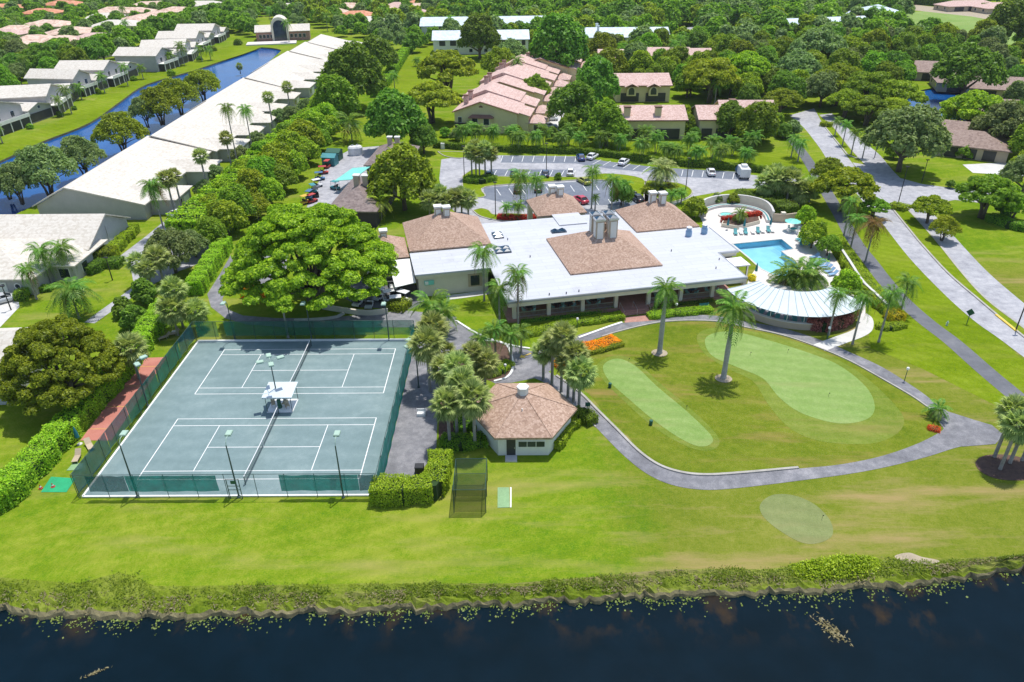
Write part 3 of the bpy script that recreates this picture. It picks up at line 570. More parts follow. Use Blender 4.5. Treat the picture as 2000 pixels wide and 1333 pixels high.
# ------------------------------------------------------------------ buildings
BLD = []     # footprints to keep trees out of: (x, y, radius)
def window_mesh(w, h, name='window'):
    return MB().box(-w/2-.08, w/2+.08, -.06, .04, -h/2-.08, h/2+.08).mesh(name, 'white_paint'), MB().box(-w/2, w/2, -.09, -.062, -h/2, h/2).mesh('pane', 'window_glass')
WM = {}
def window(parent, x, y, z, w, h, rz=0.0):
    k = (round(w, 1), round(h, 1))
    if k not in WM: WM[k] = window_mesh(*k)
    o = link('window', WM[k][0], parent, (x, y, z), rz); link('pane', WM[k][1], o); return o
def door(parent, x, y, z, w, h, rz=0.0, mt='white_paint', name='door'):
    return MB().box(-w/2, w/2, -.07, .03, 0, h).build(name, mt, parent, (x, y, z), rz)
# --- the clubhouse
CA = R(12.35)
CH = thing('clubhouse', 'long cream clubhouse with white flat roof, brown hip roofs and a columned porch', 'clubhouse', (39.25, 32.78, 0), CA)
def CW(u, v, z=0): return Vector((39.25+u*math.cos(CA)-v*math.sin(CA), 32.78+u*math.sin(CA)+v*math.cos(CA), z))
main = [(0, 0), (37.3, 0), (37.3, 9.6), (40.8, 9.6), (40.8, 20.6), (39.1, 20.6), (39.1, 31.6), (2.0, 31.6), (2.0, 21.4), (0, 21.4)]
MB().prism(main, 3.95, 4.2).build('flat_roof', 'white_membrane', CH)
inn = [(.25, .25), (37.05, .25), (37.05, 9.85), (40.55, 9.85), (40.55, 20.35), (38.85, 20.35), (38.85, 31.35), (2.25, 31.35), (2.25, 21.15), (.25, 21.15)]
MB().prism(inn, 3.25, 3.95).build('fascia', 'cream_wall', CH)
ribbon(MB(), [Vector((p[0], p[1], 0)) for p in ((.12, .12), (37.18, .12), (37.18, 9.72), (40.68, 9.72), (40.68, 20.48))], .14, 4.2, 4.29).build('roof_edge', 'steel', CH)
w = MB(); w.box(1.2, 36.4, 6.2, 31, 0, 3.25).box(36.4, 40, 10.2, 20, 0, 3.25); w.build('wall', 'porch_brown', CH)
MB().box(36.41, 38.4, 20.4, 31.2, 0, 3.25).box(2.4, 36.2, 31.02, 31.2, 0, 3.25).build('wall', 'cream_wall', CH)
MB().prism([(-11.8, 12.6), (-.02, 12.6), (-.02, 21.3), (-11.8, 21.3)], 3.85, 4.12).build('flat_roof', 'white_membrane', CH)
MB().box(-11.3, -.3, 13.2, 21.25, 0, 3.85).box(-11.6, -.1, 12.8, 13.15, 3.35, 3.85).build('wall', 'cream_wall', CH)
MB().box(-11, 1.6, 21.4, 34.3, 0, 4.05).build('wall', 'cream_wall', CH)
def hiproof(u0, u1, v0, v1, z0, h, name='hip_roof'): return MB().hip(u0, u1, v0, v1, z0, h, .22, ridge=.6).build(name, 'brown_shingle', CH)
hiproof(11.4, 26.35, 6.8, 21.6, 4.45, 3.9); hiproof(27.4, 39.05, 20.95, 32.2, 4.45, 3.5); hiproof(-11.8, 1.9, 21.45, 34.8, 4.45, 3.9)
hiproof(-19.5, -11.9, 20.9, 29.5, 3.7, 2.4); MB().box(-19, -12.2, 21.4, 29, 0, 3.45).build('wall', 'cream_wall', CH)
hiproof(12.6, 22.1, 32.6, 41.8, 4.3, 2.9, 'entrance_roof')
MB().box(12.9, 21.8, 32.9, 41.5, 3.5, 4.05).build('entrance_beam', 'cream_wall', CH)
for u in (13.2, 21.4):
    for v in (33.4, 41.0): MB().box(u-.45, u+.45, v-.45, v+.45, 0, 3.5).build('entrance_column', 'cream_wall', CH)
MB().box(15.3, 20.4, 27.2, 34.3, 4.22, 4.38).build('raised_roof', 'white_membrane', CH)
MB().prism([(37.6, 6.2), (41.2, 6.2), (41.2, 9.5), (37.6, 9.5)], 3.0, 3.2).build('side_canopy', 'white_paint', CH)
for u, v in ((40.9, 6.5), (40.9, 9.2)): MB().box(u-.12, u+.12, v-.12, v+.12, 0, 3.0).build('canopy_post', 'steel', CH)
# sloped awning by the cart yard
MB().add([(-15.0, 12.4, 2.5), (-11.7, 13.2, 2.6), (-11.9, 20.6, 3.5), (-15.4, 20.6, 3.5), (-15.0, 12.4, 2.42), (-11.7, 13.2, 2.52), (-11.9, 20.6, 3.42), (-15.4, 20.6, 3.42)],
         [(0, 1, 2, 3), (7, 6, 5, 4), (0, 4, 5, 1), (1, 5, 6, 2), (2, 6, 7, 3), (3, 7, 4, 0)]).build('awning', 'white_paint', CH)
def chimney(u, v, z0, z1, s=.62, dome=False):
    o = MB().box(u-s, u+s, v-s, v+s, z0, z1-.3).build('chimney', 'beige_wall', CH)
    MB().box(u-s*.72, u+s*.72, v-s-.05, v-s-.002, z0+.3, z1-.55).build('chimney_panel', 'white_wall', o)
    MB().box(u-s-.002-.05, u-s-.002, v-s*.72, v+s*.72, z0+.3, z1-.55).build('chimney_panel', 'white_wall', o)
    MB().box(u-s-.14, u+s+.14, v-s-.14, v+s+.14, z1-.3, z1).build('chimney_cap', 'white_wall' if not dome else 'steel', o)
    if dome: MB().hip(u-s, u+s, v-s, v+s, z1+.03, .3, .02, ridge=0.0).build('skylight_dome', 'dome_glass', o)
for u in (17.75, 19.95):
    for v in (13.1, 15.3): chimney(u, v, 5.6, 10.6, .68, True)
MB().box(18.5, 19.2, 13.85, 14.55, 7.5, 9.3).build('chimney_core', 'brown_shingle', CH)
for u, v, z, t_ in ((32.3, 26.9, 6.6, 9.3), (33.9, 26.2, 6.6, 9.3), (-6.0, 28.4, 6.6, 9.4), (-4.6, 27.8, 6.6, 9.4), (16.6, 37.6, 5.6, 8.3), (18.0, 36.9, 5.6, 8.3), (-15.6, 25.6, 4.6, 7.0)): chimney(u, v, z, t_, .55)
def dome(u, v, w_, d_):
    o = MB().box(u-w_/2, u+w_/2, v-d_/2, v+d_/2, 4.2, 4.45).build('skylight', 'dome_glass', CH)
    for a in (-1, 1):
        for b in (-1, 1):
            if w_ < 1.9 and a > 0: continue
            cx = u+(a*w_/4 if w_ >= 1.9 else 0); sx = w_/4-.08 if w_ >= 1.9 else w_/2-.1
            MB().hip(cx-sx, cx+sx, v+b*d_/4-d_/4+.08, v+b*d_/4+d_/4-.08, 4.47, .3, .02, ridge=.1).build('skylight_dome', 'dome_glass', o)
dome(3.7, 25.2, 1.7, 2.6); dome(3.2, 18.8, 2.6, 2.6); dome(14.4, 24.6, 2.6, 1.2)
for u, v in ((35.5, 17.6), (38.6, 18.1)):
    o = MB().lathe(u, v, [(.55, 4.2), (.55, 5.1), (.42, 5.25), (.42, 5.6)], 12).build('roof_vent', 'blue_vent', CH)
    MB().lathe(u, v, [(.3, 5.6), (.5, 5.7), (.5, 5.8), (.1, 6.0)], 12).build('vent_cap', 'machine_white', o)
for k in range(9): u, v = [(1.8, 1.2), (6.5, 1.0), (9.0, .8), (11, 1.1), (5, 23), (34, 4), (30, 12), (7, 15), (36, 7)][k]; MB().cyl(u, v, 4.2, 4.55, .09, n=6).build('roof_pipe', 'patio_shade', CH)
# porch
MB().box(.5, 36.9, 1.6, 6.2, 0, .45).build('porch_floor', 'brick_paver', CH)
for k in range(8): MB().box(1.25+5.22*k, 1.8+5.22*k, 1.85, 2.4, .0, 3.25).build('column', 'cream_wall', CH)
for k in range(7):
    if k == 3: continue
    u0, u1 = 1.82+5.22*k, 6.45+5.22*k; b = MB().box(u0, u1, 2.06, 2.14, 1.3, 1.38).box(u0, u1, 2.07, 2.13, .6, .65)
    for j in range(24): x = u0+(j+.5)*(u1-u0)/24; b.box(x-.02, x+.02, 2.08, 2.12, .45, 1.3)
    b.build('railing', 'steel', CH)
for k in range(3): MB().box(17.6, 22.0, .55-.35*k, 1.6, 0, .45-.15*k-.003*k).build('step', 'brick_paver', CH)
for u in (17.7, 19.8, 21.9): MB().tube([(u, 1.6, .45), (u, 1.6, 1.4), (u, -.3, .95), (u, -.3, 0)], .04).build('handrail', 'steel', CH)
for u in (4.3, 9.5, 14.7, 25, 30.2, 34.8):
    o = MB().box(u-1.9, u+1.9, 6.1, 6.19, .5, 2.9).build('porch_window', 'dark_wall', CH); MB().box(u-1.8, u+1.8, 6.05, 6.098, .6, 2.8).build('pane', 'window_glass', o)
window(CH, -2.4, 13.15, 2.0, 1.4, 1.7); MB().box(-3.5, -1.3, 13.08, 13.19, .95, 3.1).build('window_surround', 'wood_pale', CH)
o = MB().box(-10.4, -8.9, 13.02, 13.12, 2.0, 2.75).build('wall_sign', 'aqua_roof', CH); MB().box(-10.3, -9.8, 12.99, 13.018, 2.1, 2.65).build('sign_emblem', 'white_paint', o)
MB().box(-8.6, -8.3, 13.06, 13.19, .2, 1.2).build('pipe_box', 'white_paint', CH)
sheet('paved_apron', [CW(17.6, -.6), CW(22, -.6), CW(22.2, -2.6), CW(17.2, -2.2)], .040, 'brick_paver', world=True)
# --- hexagonal shop
HX = (41.25, 8.6); HS = thing('golf_shop', 'hexagonal shop with brown shingle roof and small white cupola', 'shop', (HX[0], HX[1], 0), 0)
def hexring(r, z): return [(r*math.cos(R(60*i)), r*math.sin(R(60*i)), z) for i in range(6)]
lo_, hi_ = 3.0, 9.0
for _ in range(40):
    zz = (lo_+hi_)/2
    if proj((HX[0], HX[1], zz))[1] > 768: lo_ = zz
    else: hi_ = zz
HZ = max(4.4, min(zz, 5.6))
MB().loft([hexring(5.55, 0), hexring(5.55, 2.75)]).build('wall', 'white_wall', HS)
b = MB(); b.loft([hexring(6.25, 2.62), hexring(6.25, 2.86), hexring(.5, HZ)]).build('roof', 'brown_shingle', HS)
for i in range(6):
    p, q = Vector(hexring(6.25, 2.88)[i]), Vector(hexring(.6, HZ)[i]); MB().tube([p, q], .04, 5).build('ridge_cap', 'brown_shingle', HS)
cu = MB().loft([hexring(.62, HZ-.2), hexring(.62, HZ+.75), hexring(.72, HZ+.75), hexring(.72, HZ+.9), hexring(.3, HZ+1.0)]).build('cupola', 'white_paint', HS)
MB().cyl(-.1, -2.3, HZ-1.0, HZ-.55, .07, n=6).build('vent_pipe', 'white_paint', HS)
fy = -5.55*math.cos(R(30))
o = door(HS, -1.35, fy, .15, 1.0, 2.1, mt='screen_dark'); MB().box(-.06, 0, -.12, -.072, .9, 1.1).build('handle', 'steel', o, (.42, 0, 0))
MB().box(-1.95, -.75, fy-.09, fy-.005, .02, 2.4).build('door_frame', 'white_paint', HS)
o.location.y = fy-.08
MB().box(-.6, 2.4, fy-.07, fy-.003, 1.15, 2.0).build('window', 'white_paint', HS)
for k in range(3): MB().box(-.53+.98*k, .38+.98*k, fy-.09, fy-.072, 1.22, 1.93).build('pane', 'window_glass', bpy.data.objects['window.%03d' % 1] if False else HS)
MB().box(-2.0, -.7, fy-1.2, fy-.1, 0, .14).build('step', 'concrete', HS)
# --- ranges along the left: long cream condominium blocks by the canal
def block(name, label, cat, loc, rz, w, L_, ze, rise, roof, wall, axis='x', k=.5, group=None, wins=0, chim=0, ov=.6, kind='gable'):
    o = thing(name, label, cat, loc, rz, group)
    if kind == 'gable':
        MB().penta(0, w, 0, L_, 0, ze-.1, rise-.1, axis, k).build('wall', wall, o)
        if axis == 'y': MB().gable(-ov, w+ov, -ov, L_+ov, ze, rise, 'y', .25, k).build('roof', roof, o)
        else: MB().gable(-ov, w+ov, -ov, L_+ov, ze, rise, 'x', .25, k).build('roof', roof, o)
    else:
        MB().box(0, w, 0, L_, 0, ze-.05).build('wall', wall, o); MB().hip(-ov, w+ov, -ov, L_+ov, ze, rise, .25).build('roof', roof, o)
    for i in range(wins):
        window(o, w*(i+.5)/wins, 0, 1.6, 1.4, 1.3)
        window(o, w, L_*(i+.5)/wins, 1.6, 1.4, 1.3, R(90))
        window(o, 0, L_*(i+.5)/wins, 1.6, 1.4, 1.3, R(-90))
    for i in range(chim):
        c_ = MB().box(w*.3-.5, w*.3+.5, L_*(.3+.4*i)-.5, L_*(.3+.4*i)+.5, ze, ze+rise+1.0).build('chimney', wall, o)
        MB().box(w*.3-.62, w*.3+.62, L_*(.3+.4*i)-.62, L_*(.3+.4*i)+.62, ze+rise+1.0, ze+rise+1.25).build('chimney_cap', roof, c_)
    cw = Matrix.Rotation(rz, 3, 'Z') @ Vector((w/2, L_/2, 0)); BLD.append((loc[0]+cw.x, loc[1]+cw.y, w/2, L_/2, rz))
    return o
th = .012
def along(d): return Vector((-54.0-.012*d, 78.5+d, 0))
segs_ = [(0, 38, 0, 7.0), (38.2, 40, 1.2, 7.3), (78.4, 34, .2, 7.0), (112.6, 30, 1.2, 7.2), (142.8, 26, .3, 6.9), (169, 24, 1.6, 7.0), (193.2, 24, 3.2, 6.9)]
for i, (d, L_, dx, zr) in enumerate(segs_):
    p = along(d)+Vector((dx, 0, 0)); W_ = 21.0
    o = block('condo_block', 'single-storey condo block with long cream tile roof running beside the canal' if i else 'cream roofed condo block whose broad grey gable end faces the street', 'condo', p, th, W_, L_, 3.3, zr-3.3, 'cream_tile', 'grey_wall', 'y', .33, 'condo blocks beside the canal' if i else None)
    nw = max(2, int(L_/13))
    for j in range(nw):
        y0 = (j+.12)*L_/nw; lw = 8.2
        MB().hip(10, 26.6, y0, y0+lw+1.0, 3.25, 1.6, .2).build('wing_roof', 'cream_tile', o)
        MB().box(W_+.02, 26.0, y0+.5, y0+lw+.5, 0, 3.0).build('wing_wall', 'grey_wall', o)
        window(o, 26.0, y0+3, 1.6, 1.4, 1.4, R(90)); door(o, 26.0, y0+6.2, 0, 2.6, 2.2, R(90), 'white_paint', 'garage_door')
        MB().box(W_+.02, W_+.15, y0+lw+1.2, y0+lw+3.0, .4, 2.3).build('window', 'window_glass', o)
# near block on the far left
o = block('condo_block', 'broad cream tiled condo with pale blue-grey gable wall beside the clipped hedge', 'condo', (-92, 55.9, 0), 0, 59.4, 14.6, 3.4, 3.55, 'cream_tile', 'bluegrey_wall', 'x')
MB().hip(27, 56.5, -11.6, 6.0, 3.05, 3.1, .22, ridge=4).build('wing_roof', 'cream_tile', o); MB().box(27.5, 56, -11.0, -.02, 0, 2.85).build('wing_wall', 'grey_wall', o)
MB().hip(42, 60.5, -6.5, 5.0, 3.02, 2.2, .22, ridge=2).build('wing_roof', 'cream_tile', o); MB().box(56.02, 60, -6, -.02, 0, 2.8).build('wing_wall', 'grey_wall', o)
for x in (46.5, 50.2, 42.8):
    g = door(o, x, -11.0, .05, 2.9, 2.2, 0, 'white_paint', 'garage_door')
    for j in range(4): MB().box(-1.2+.65*j, -.75+.65*j, -.09, -.072, 1.75, 1.95).build('garage_pane', 'window_glass', g)
c_ = MB().add([(.55*math.cos(a), -.05, .55*math.sin(a)) for a in np.linspace(0, 6.283, 16, endpoint=False)]+[(.55*math.cos(a), .02, .55*math.sin(a)) for a in np.linspace(0, 6.283, 16, endpoint=False)], [tuple(range(16))]+[(i, i+16, (i+1) % 16+16, (i+1) % 16) for i in range(16)]).build('round_window', 'white_paint', o, (53.4, -11.02, 1.6))
MB().add([(.38*math.cos(a), -.07, .38*math.sin(a)) for a in np.linspace(0, 6.283, 16, endpoint=False)], [tuple(range(16))]).build('pane', 'window_glass', c_)
window(o, 58.2, -6.0, 1.5, 1.6, 1.6); window(o, 60.0, -3.0, 1.5, 1.6, 1.6, R(90)); window(o, 59.4, 4.5, 1.7, 1.2, 1.2, R(90)); door(o, 59.4, 1.5, .05, 1.6, 2.3, R(90), 'teal_paint')
MB().tube([(59.5, 7, 1.0), (59.5, 7, 4.8)], .05, 5).build('wall_pipe', 'steel', o)
# large grey wall at the left edge behind the shade tree
block('condo_block', 'condo end with tall blue-grey wall behind the olive shade tree', 'condo', (-62, 11.5, 0), R(4), 40, 13, 3.6, 3.3, 'cream_tile', 'bluegrey_wall', 'x')
# --- townhouses on the far bank of the canal
bw = [Vector((x_, y_, 0)) for x_, y_ in ((-104, 92), (-104, 118), (-103, 145), (-100, 170), (-106, 197), (-104, 214), (-104, 238), (-98, 244), (-96, 268), (-101, 294), (-103, 320), (-104, 344))]
def townhouse(p, q, i, zr):
    d = (q-p); L_ = d.length; a = math.atan2(d.y, d.x)
    o = thing('townhouse', 'two-storey grey townhouse with cream gable roofs and dark screened porch facing the canal', 'townhouse', p, a, 'townhouses on the far canal bank')
    w1 = L_*.56; dp = 19
    MB().penta(.2, w1, 2.2, dp, 0, 5.8, 2.4, 'y', .42).build('wall', 'grey_wall', o)
    MB().gable(-.4, w1+.5, 1.5, dp+.6, 6.05, 2.4, 'y', .25, .42).build('roof', 'cream_tile', o)
    MB().penta(w1+.02, L_-.2, 1.2, dp-2, 0, 3.6+zr, 1.5, 'y', .5).build('wing_wall', 'grey_wall', o)
    MB().gable(w1+.1, L_+.1, .6, dp-1.5, 3.8+zr, 1.5, 'y', .22, .45).build('wing_roof', 'cream_tile', o)
    MB().box(1.0, w1-1.0, -.6, 2.18, 2.7, 2.95).box(1.0, w1-1.0, -.6, -.45, 2.95, 3.7).build('balcony', 'white_wall', o)
    MB().box(1.3, w1-1.3, -.3, 2.15, .05, 2.65).build('porch_screen', 'screen_dark', o)
    for x in np.linspace(1.2, w1-1.2, 4): MB().box(x-.12, x+.12, -.5, -.32, 0, 2.7).build('porch_post', 'white_wall', o)
    MB().box(w1+.8, L_-1.0, .95, 1.18, .3, 2.6).build('porch_screen', 'screen_dark', o)
    window(o, w1*.3, 2.2, 4.0, 1.4, 1.6); window(o, w1*.7, 2.2, 4.0, 1.4, 1.6); window(o, (w1+L_)/2, 1.2, 3.9, 1.0, .8)
    c = p+d*.5+Vector((-d.y, d.x, 0)).normalized()*dp/2; BLD.append((c.x, c.y, L_/2, dp/2, a))
for i in range(len(bw)-1):
    p, q = bw[i], bw[i+1]; n_ = 1
    if (q-p).length < 9: continue
    for j in range(n_): townhouse(p+(q-p)*(j/n_), p+(q-p)*((j+1)/n_), i, .6 if (i+j) % 2 else 0)
# --- scattered houses, by roof centre in the picture, roof width in metres
def house(px, w, d, rz, roof, wall, kind='hip', label=None, ze=3.0, rise=2.3, cat='house', name='house', group=None, wins=2, chim=0, axis='x'):
    c = G(px[0], px[1], ze+rise*.4); o_ = Matrix.Rotation(rz, 3, 'Z') @ Vector((w/2, d/2, 0))
    o = block(name, label, cat, (c.x-o_.x, c.y-o_.y, 0), rz, w, d, ze, rise, roof, wall, axis, .5, group, wins, chim, .6, kind)
    return o
NW = [((16, 87), 20, 15, 'peach_tile'), ((46, 93), 22, 14, 'peach_tile'), ((68, 74), 20, 14, 'peach_tile'), ((100, 44), 26, 16, 'peach_tile'), ((140, 58), 24, 18, 'peach_tile'), ((188, 70), 22, 15, 'pink_tile'), ((180, 90), 20, 14, 'peach_tile'),
      ((232, 44), 26, 16, 'cream_tile'), ((298, 33), 34, 18, 'peach_tile'), ((262, 19), 22, 14, 'peach_tile'), ((350, 18), 24, 15, 'peach_tile'), ((312, 26), 20, 12, 'peach_tile'), ((400, 6), 26, 14, 'cream_tile'), ((8, 12), 24, 15, 'orange_tile'), ((128, 5), 26, 14, 'orange_tile'),
      ((86, 21), 22, 14, 'orange_tile'), ((225, 18), 22, 13, 'peach_tile'), ((295, 7), 24, 12, 'peach_tile'), ((35, 55), 20, 12, 'peach_tile'), ((125, 75), 18, 13, 'peach_tile'), ((205, 30), 20, 12, 'cream_tile'), ((15, 62), 18, 12, 'pink_tile')]
nm_ = {'peach_tile': 'peach tiled', 'pink_tile': 'pink tiled', 'cream_tile': 'cream tiled', 'orange_tile': 'orange tiled'}
for i, (p, w_, d_, r_) in enumerate(NW):
    o = house(p, w_, d_, R(random.uniform(-18, 22)), r_, 'cream_wall', 'hip', 'low %s hip-roofed house among trees beyond the canal townhouses' % nm_[r_], group=nm_[r_]+' houses beyond the canal townhouses')
    MB().hip(w_*.1, w_*.55, -4.5, 4, 3.0, 1.8, .2).build('wing_roof', r_, o); MB().box(w_*.12, w_*.53, -4.1, -.02, 0, 2.8).build('wing_wall', 'cream_wall', o)
NN = [((562, 11), 18, 12, 'cream_tile'), ((683, 10), 18, 12, 'peach_tile'), ((720, 11), 20, 12, 'peach_tile'), ((783, 9), 22, 13, 'pink_tile'), ((820, 11), 20, 12, 'peach_tile'), ((698, 26), 20, 12, 'orange_tile'), ((712, 37), 22, 15, 'cream_tile'), ((818, 23), 16, 12, 'pink_tile'), ((833, 2), 24, 12, 'orange_tile'), ((650, 20), 16, 10, 'peach_tile'), ((755, 18), 18, 10, 'peach_tile')]
for i, (p, w_, d_, r_) in enumerate(NN):
    o = house(p, w_, d_, R(random.uniform(-15, 15)), r_, 'cream_wall', 'hip', 'distant %s house behind the end of the grass swale' % nm_[r_], group=nm_[r_]+' houses behind the swale')
    MB().hip(w_*.3, w_*.8, -4, 4, 3.0, 1.7, .2).build('wing_roof', r_, o)
# community house with barrel vault at the head of the canal
p = G(502, 82); q = G(606, 78); d = q-p
o = thing('community_house', 'low pink community house with round vaulted tower at the head of the canal', 'community house', p, math.atan2(d.y, d.x)); L_ = d.length
MB().penta(0, L_, 0, 12, 0, 4.2, 2.4, 'x').build('wall', 'brick_paver', o); MB().gable(-.5, L_+.5, -.8, 12.6, 4.35, 2.5, 'x').build('roof', 'cream_tile', o)
def arch(r, z, y): return [(-r, y, 0), (-r, y, z)]+[(-r*math.cos(a), y, z+r*math.sin(a)) for a in np.linspace(.2, 2.94, 9)]+[(r, y, z), (r, y, 0)]
b = MB(); b.loft([[(x+L_*.46, y, z) for x, y, z in arch(4.0, 7.0, yy)] for yy in (-2.2, 9)]); b.build('vault', 'cream_wall', o)
b = MB(); b.loft([[(x+L_*.46, y, z) for x, y, z in arch(3.0, 6.6, yy)] for yy in (-2.35, -2.21)]); b.build('arch_window', 'window_glass', o)
for k in range(5): window(o, L_*(.08+.07*k), 0, 2.2, 1.3, 1.6)
for k in range(4): window(o, L_*(.66+.08*k), 0, 2.2, 1.3, 1.6)
MB().box(-4, L_*.75, -13, -4, .02, .5).build('deck', 'pool_deck_paint', o); BLD.append((p.x+d.x/2, p.y+d.y/2, L_/2, 15, math.atan2(d.y, d.x)))
# white metal-roofed apartments
for px, w_, d_, rz, lab in (((945, 40), 62, 20, 2, 'apartment block with wide silver metal roof behind the swale lawn'), ((905, 68), 26, 14, 2, 'silver-roofed apartment wing left of the round dark tree'), ((995, 67), 16, 14, 2, 'short silver-roofed apartment wing right of the round dark tree'), ((1205, 62), 44, 18, -1, 'silver-roofed apartment block with two roof chimneys beyond the pink townhomes'),
                        ((1605, 42), 44, 20, 12, 'silver-roofed apartment block with palms along its front'), ((1705, 22), 34, 24, 60, 'silver-roofed apartment block with balconies beside the fairway')):
    o = house(px, w_, d_, R(rz), 'metal_roof', 'white_wall', 'gable', lab, 6.0, 3.0, 'apartments', 'apartment_block', None, 4, 2 if 'chimneys' in lab else 0)
    for k in range(5): MB().box(w_*(.1+.18*k), w_*(.2+.18*k), -.12, -.01, 3.6, 5.6).build('balcony_screen', 'screen_dark', o)
# yellow townhomes with pink tile roofs
def townhome(peak, zp, wl_, wr_, L_, rz, label, extra=True, group=None):
    g = G(peak[0], peak[1], zp); o = thing('townhome', label, 'townhome', (g.x, g.y, 0), rz, group)
    k = wl_/(wl_+wr_); ze = zp-2.9
    MB().penta(-wl_+.5, wr_-.5, .6, L_, 0, ze-.12, 2.8, 'y', k).build('wall', 'yellow_wall', o)
    MB().gable(-wl_, wr_, 0, L_*.52, ze, 2.9, 'y', .25, k).build('roof', 'pink_tile', o)
    MB().gable(-wl_-.6, wr_-1.4, L_*.52+.01, L_+.5, ze+.7, 2.9, 'y', .9, k).build('roof', 'pink_tile', o)
    for s in (0, 1):     # dark verge boards
        x = -wl_ if s == 0 else wr_; MB().tube([(0, -.03, zp-.1), (x, -.03, ze-.1)], .16, 4).build('verge_board', 'trim_brown', o)
    MB().add([(.55*math.cos(a), .55, ze+1.2+.55*math.sin(a)) for a in np.linspace(0, 3.14, 8)], [tuple(range(7, -1, -1))]).build('gable_vent', 'trim_brown', o)
    for y in (L_*.2, L_*.45):
        c = MB().box(-wl_*.62-.6, -wl_*.62+.6, y-.6, y+.6, ze, zp+.5).build('chimney', 'pink_tile', o); MB().box(-wl_*.62-.75, -wl_*.62+.75, y-.75, y+.75, zp+.5, zp+.8).build('chimney_cap', 'trim_brown', c)
    # lower wings to the right
    for j in range(2):
        y0 = 1.5+j*L_*.5
        MB().penta(wr_-6.5, wr_+2.5, y0, y0+L_*.36, 0, 4.6, 1.5, 'y', .42).build('wing_wall', 'yellow_wall', o)
        MB().gable(wr_-7, wr_+3.1, y0-.5, y0+L_*.36+.5, 4.75, 1.6, 'y', .22, .42).build('wing_roof', 'pink_tile', o)
        MB().box(wr_+2.3, wr_+6.5, y0+.6, y0+L_*.3, 0, 2.7).build('porch_wall', 'yellow_wall', o)
        MB().hip(wr_+1.6, wr_+7.1, y0, y0+L_*.33, 2.8, 1.3, .2).build('porch_roof', 'pink_tile', o)
        window(o, wr_-2, y0, 3.5, 1.2, 1.6); window(o, wr_+4.5, y0+.6, 1.5, 1.2, 1.4)
    MB().hip(-3.4, 3.6, -.9, 1.2, 4.3, .7, .15).build('bay_roof', 'trim_brown', o); MB().box(-2.9, 3.1, -.3, .59, 1.0, 4.15).build('bay_wall', 'yellow_wall', o)
    for x in (-1.6, 1.6): window(o, x, -.3, 3.2, 1.5, 1.6)
    window(o, -wl_+2, .6, 3.4, 1, 1.4); MB().box(-wl_+.6, -wl_+3.6, .3, .58, .1, 2.6).build('porch_screen', 'screen_dark', o)
    c = Matrix.Rotation(rz, 3, 'Z') @ Vector(((wr_-wl_)/2+2, L_/2, 0)); BLD.append((g.x+c.x, g.y+c.y, (wl_+wr_)/2+3, L_/2, rz)); return o
for i, (pk, L_) in enumerate((((938, 199), 24), ((976, 160), 22), ((1003, 134), 24), ((1054, 114), 30))):
    townhome(pk, 8.5, 8.0, 10.5, L_, R(-9), ['yellow townhome with pink tile roof whose bay gable faces the parking lot hedge', 'pink tiled townhome second in the stepped row, behind the bay-fronted one', 'pink tiled townhome third in the stepped row', 'pink tiled townhome at the far end of the stepped row'][i])
def villa(px, w_, d_, rz, lab, ch, ze=5.2, rise=2.4):
    o = house(px, w_, d_, R(rz), 'pink_tile', 'yellow_wall', 'gable', lab, ze, rise, 'villa', 'villa', None, 2, 0)
    for x in ch:
        c = MB().box(w_*x-.8, w_*x+.8, 1.2, 2.8, ze, ze+rise+.4).build('chimney', 'yellow_wall', o); MB().box(w_*x-.95, w_*x+.95, 1.05, 2.95, ze+rise+.4, ze+rise+.7).build('chimney_cap', 'trim_brown', c)
    MB().box(-.65, w_+.65, -.68, -.60, ze-.3, ze+.02).build('eave_board', 'trim_brown', o)
    MB().box(w_*.08, w_*.42, -.3, -.02, .2, 2.8).build('porch_screen', 'screen_dark', o); MB().box(w_*.55, w_*.92, -.3, -.02, .2, 2.8).build('porch_screen', 'screen_dark', o); return o
o = villa((1251, 152), 17, 15, 0, 'pink tiled villa with two arched dormer windows under its eaves', ())
for x in (4.5, 11.5):
    b = MB(); b.loft([[(x+a_*.45, yy, 2.2+c_*.45) for a_, _, c_ in arch(3.2, 3.0, 0)] for yy in (-1.6, -.02)]); w_ = b.build('arched_dormer', 'yellow_wall', o)
    b = MB(); b.loft([[(x+a_*.3, yy, 2.6+c_*.38) for a_, _, c_ in arch(3.0, 2.8, 0)] for yy in (-1.72, -1.61)]); b.build('arch_pane', 'window_glass', w_)
    MB().gable(x-2.2, x+2.2, -2.0, .3, 5.0, 1.0, 'y', .15).build('dormer_roof', 'pink_tile', o)
villa((1270, 216), 17, 13, -1, 'pink tiled villa with two square chimneys above the palm hedge', (.1, .58)); villa((1390, 216), 8, 12, -2, 'small pink tiled villa with an arched door among shrubs', (.85,)); villa((1455, 206), 14, 9, -2, 'long low pink tiled villa half hidden by shrubs', (.2,))
villa((1208, 104), 15, 16, -4, 'pink tiled villa behind the dark round tree', ()); villa((1300, 100), 17, 14, -3, 'pink tiled villa with palms before its front', ()); villa((1352, 102), 13, 12, -3, 'smaller pink tiled villa beside the palm-fronted one', ())
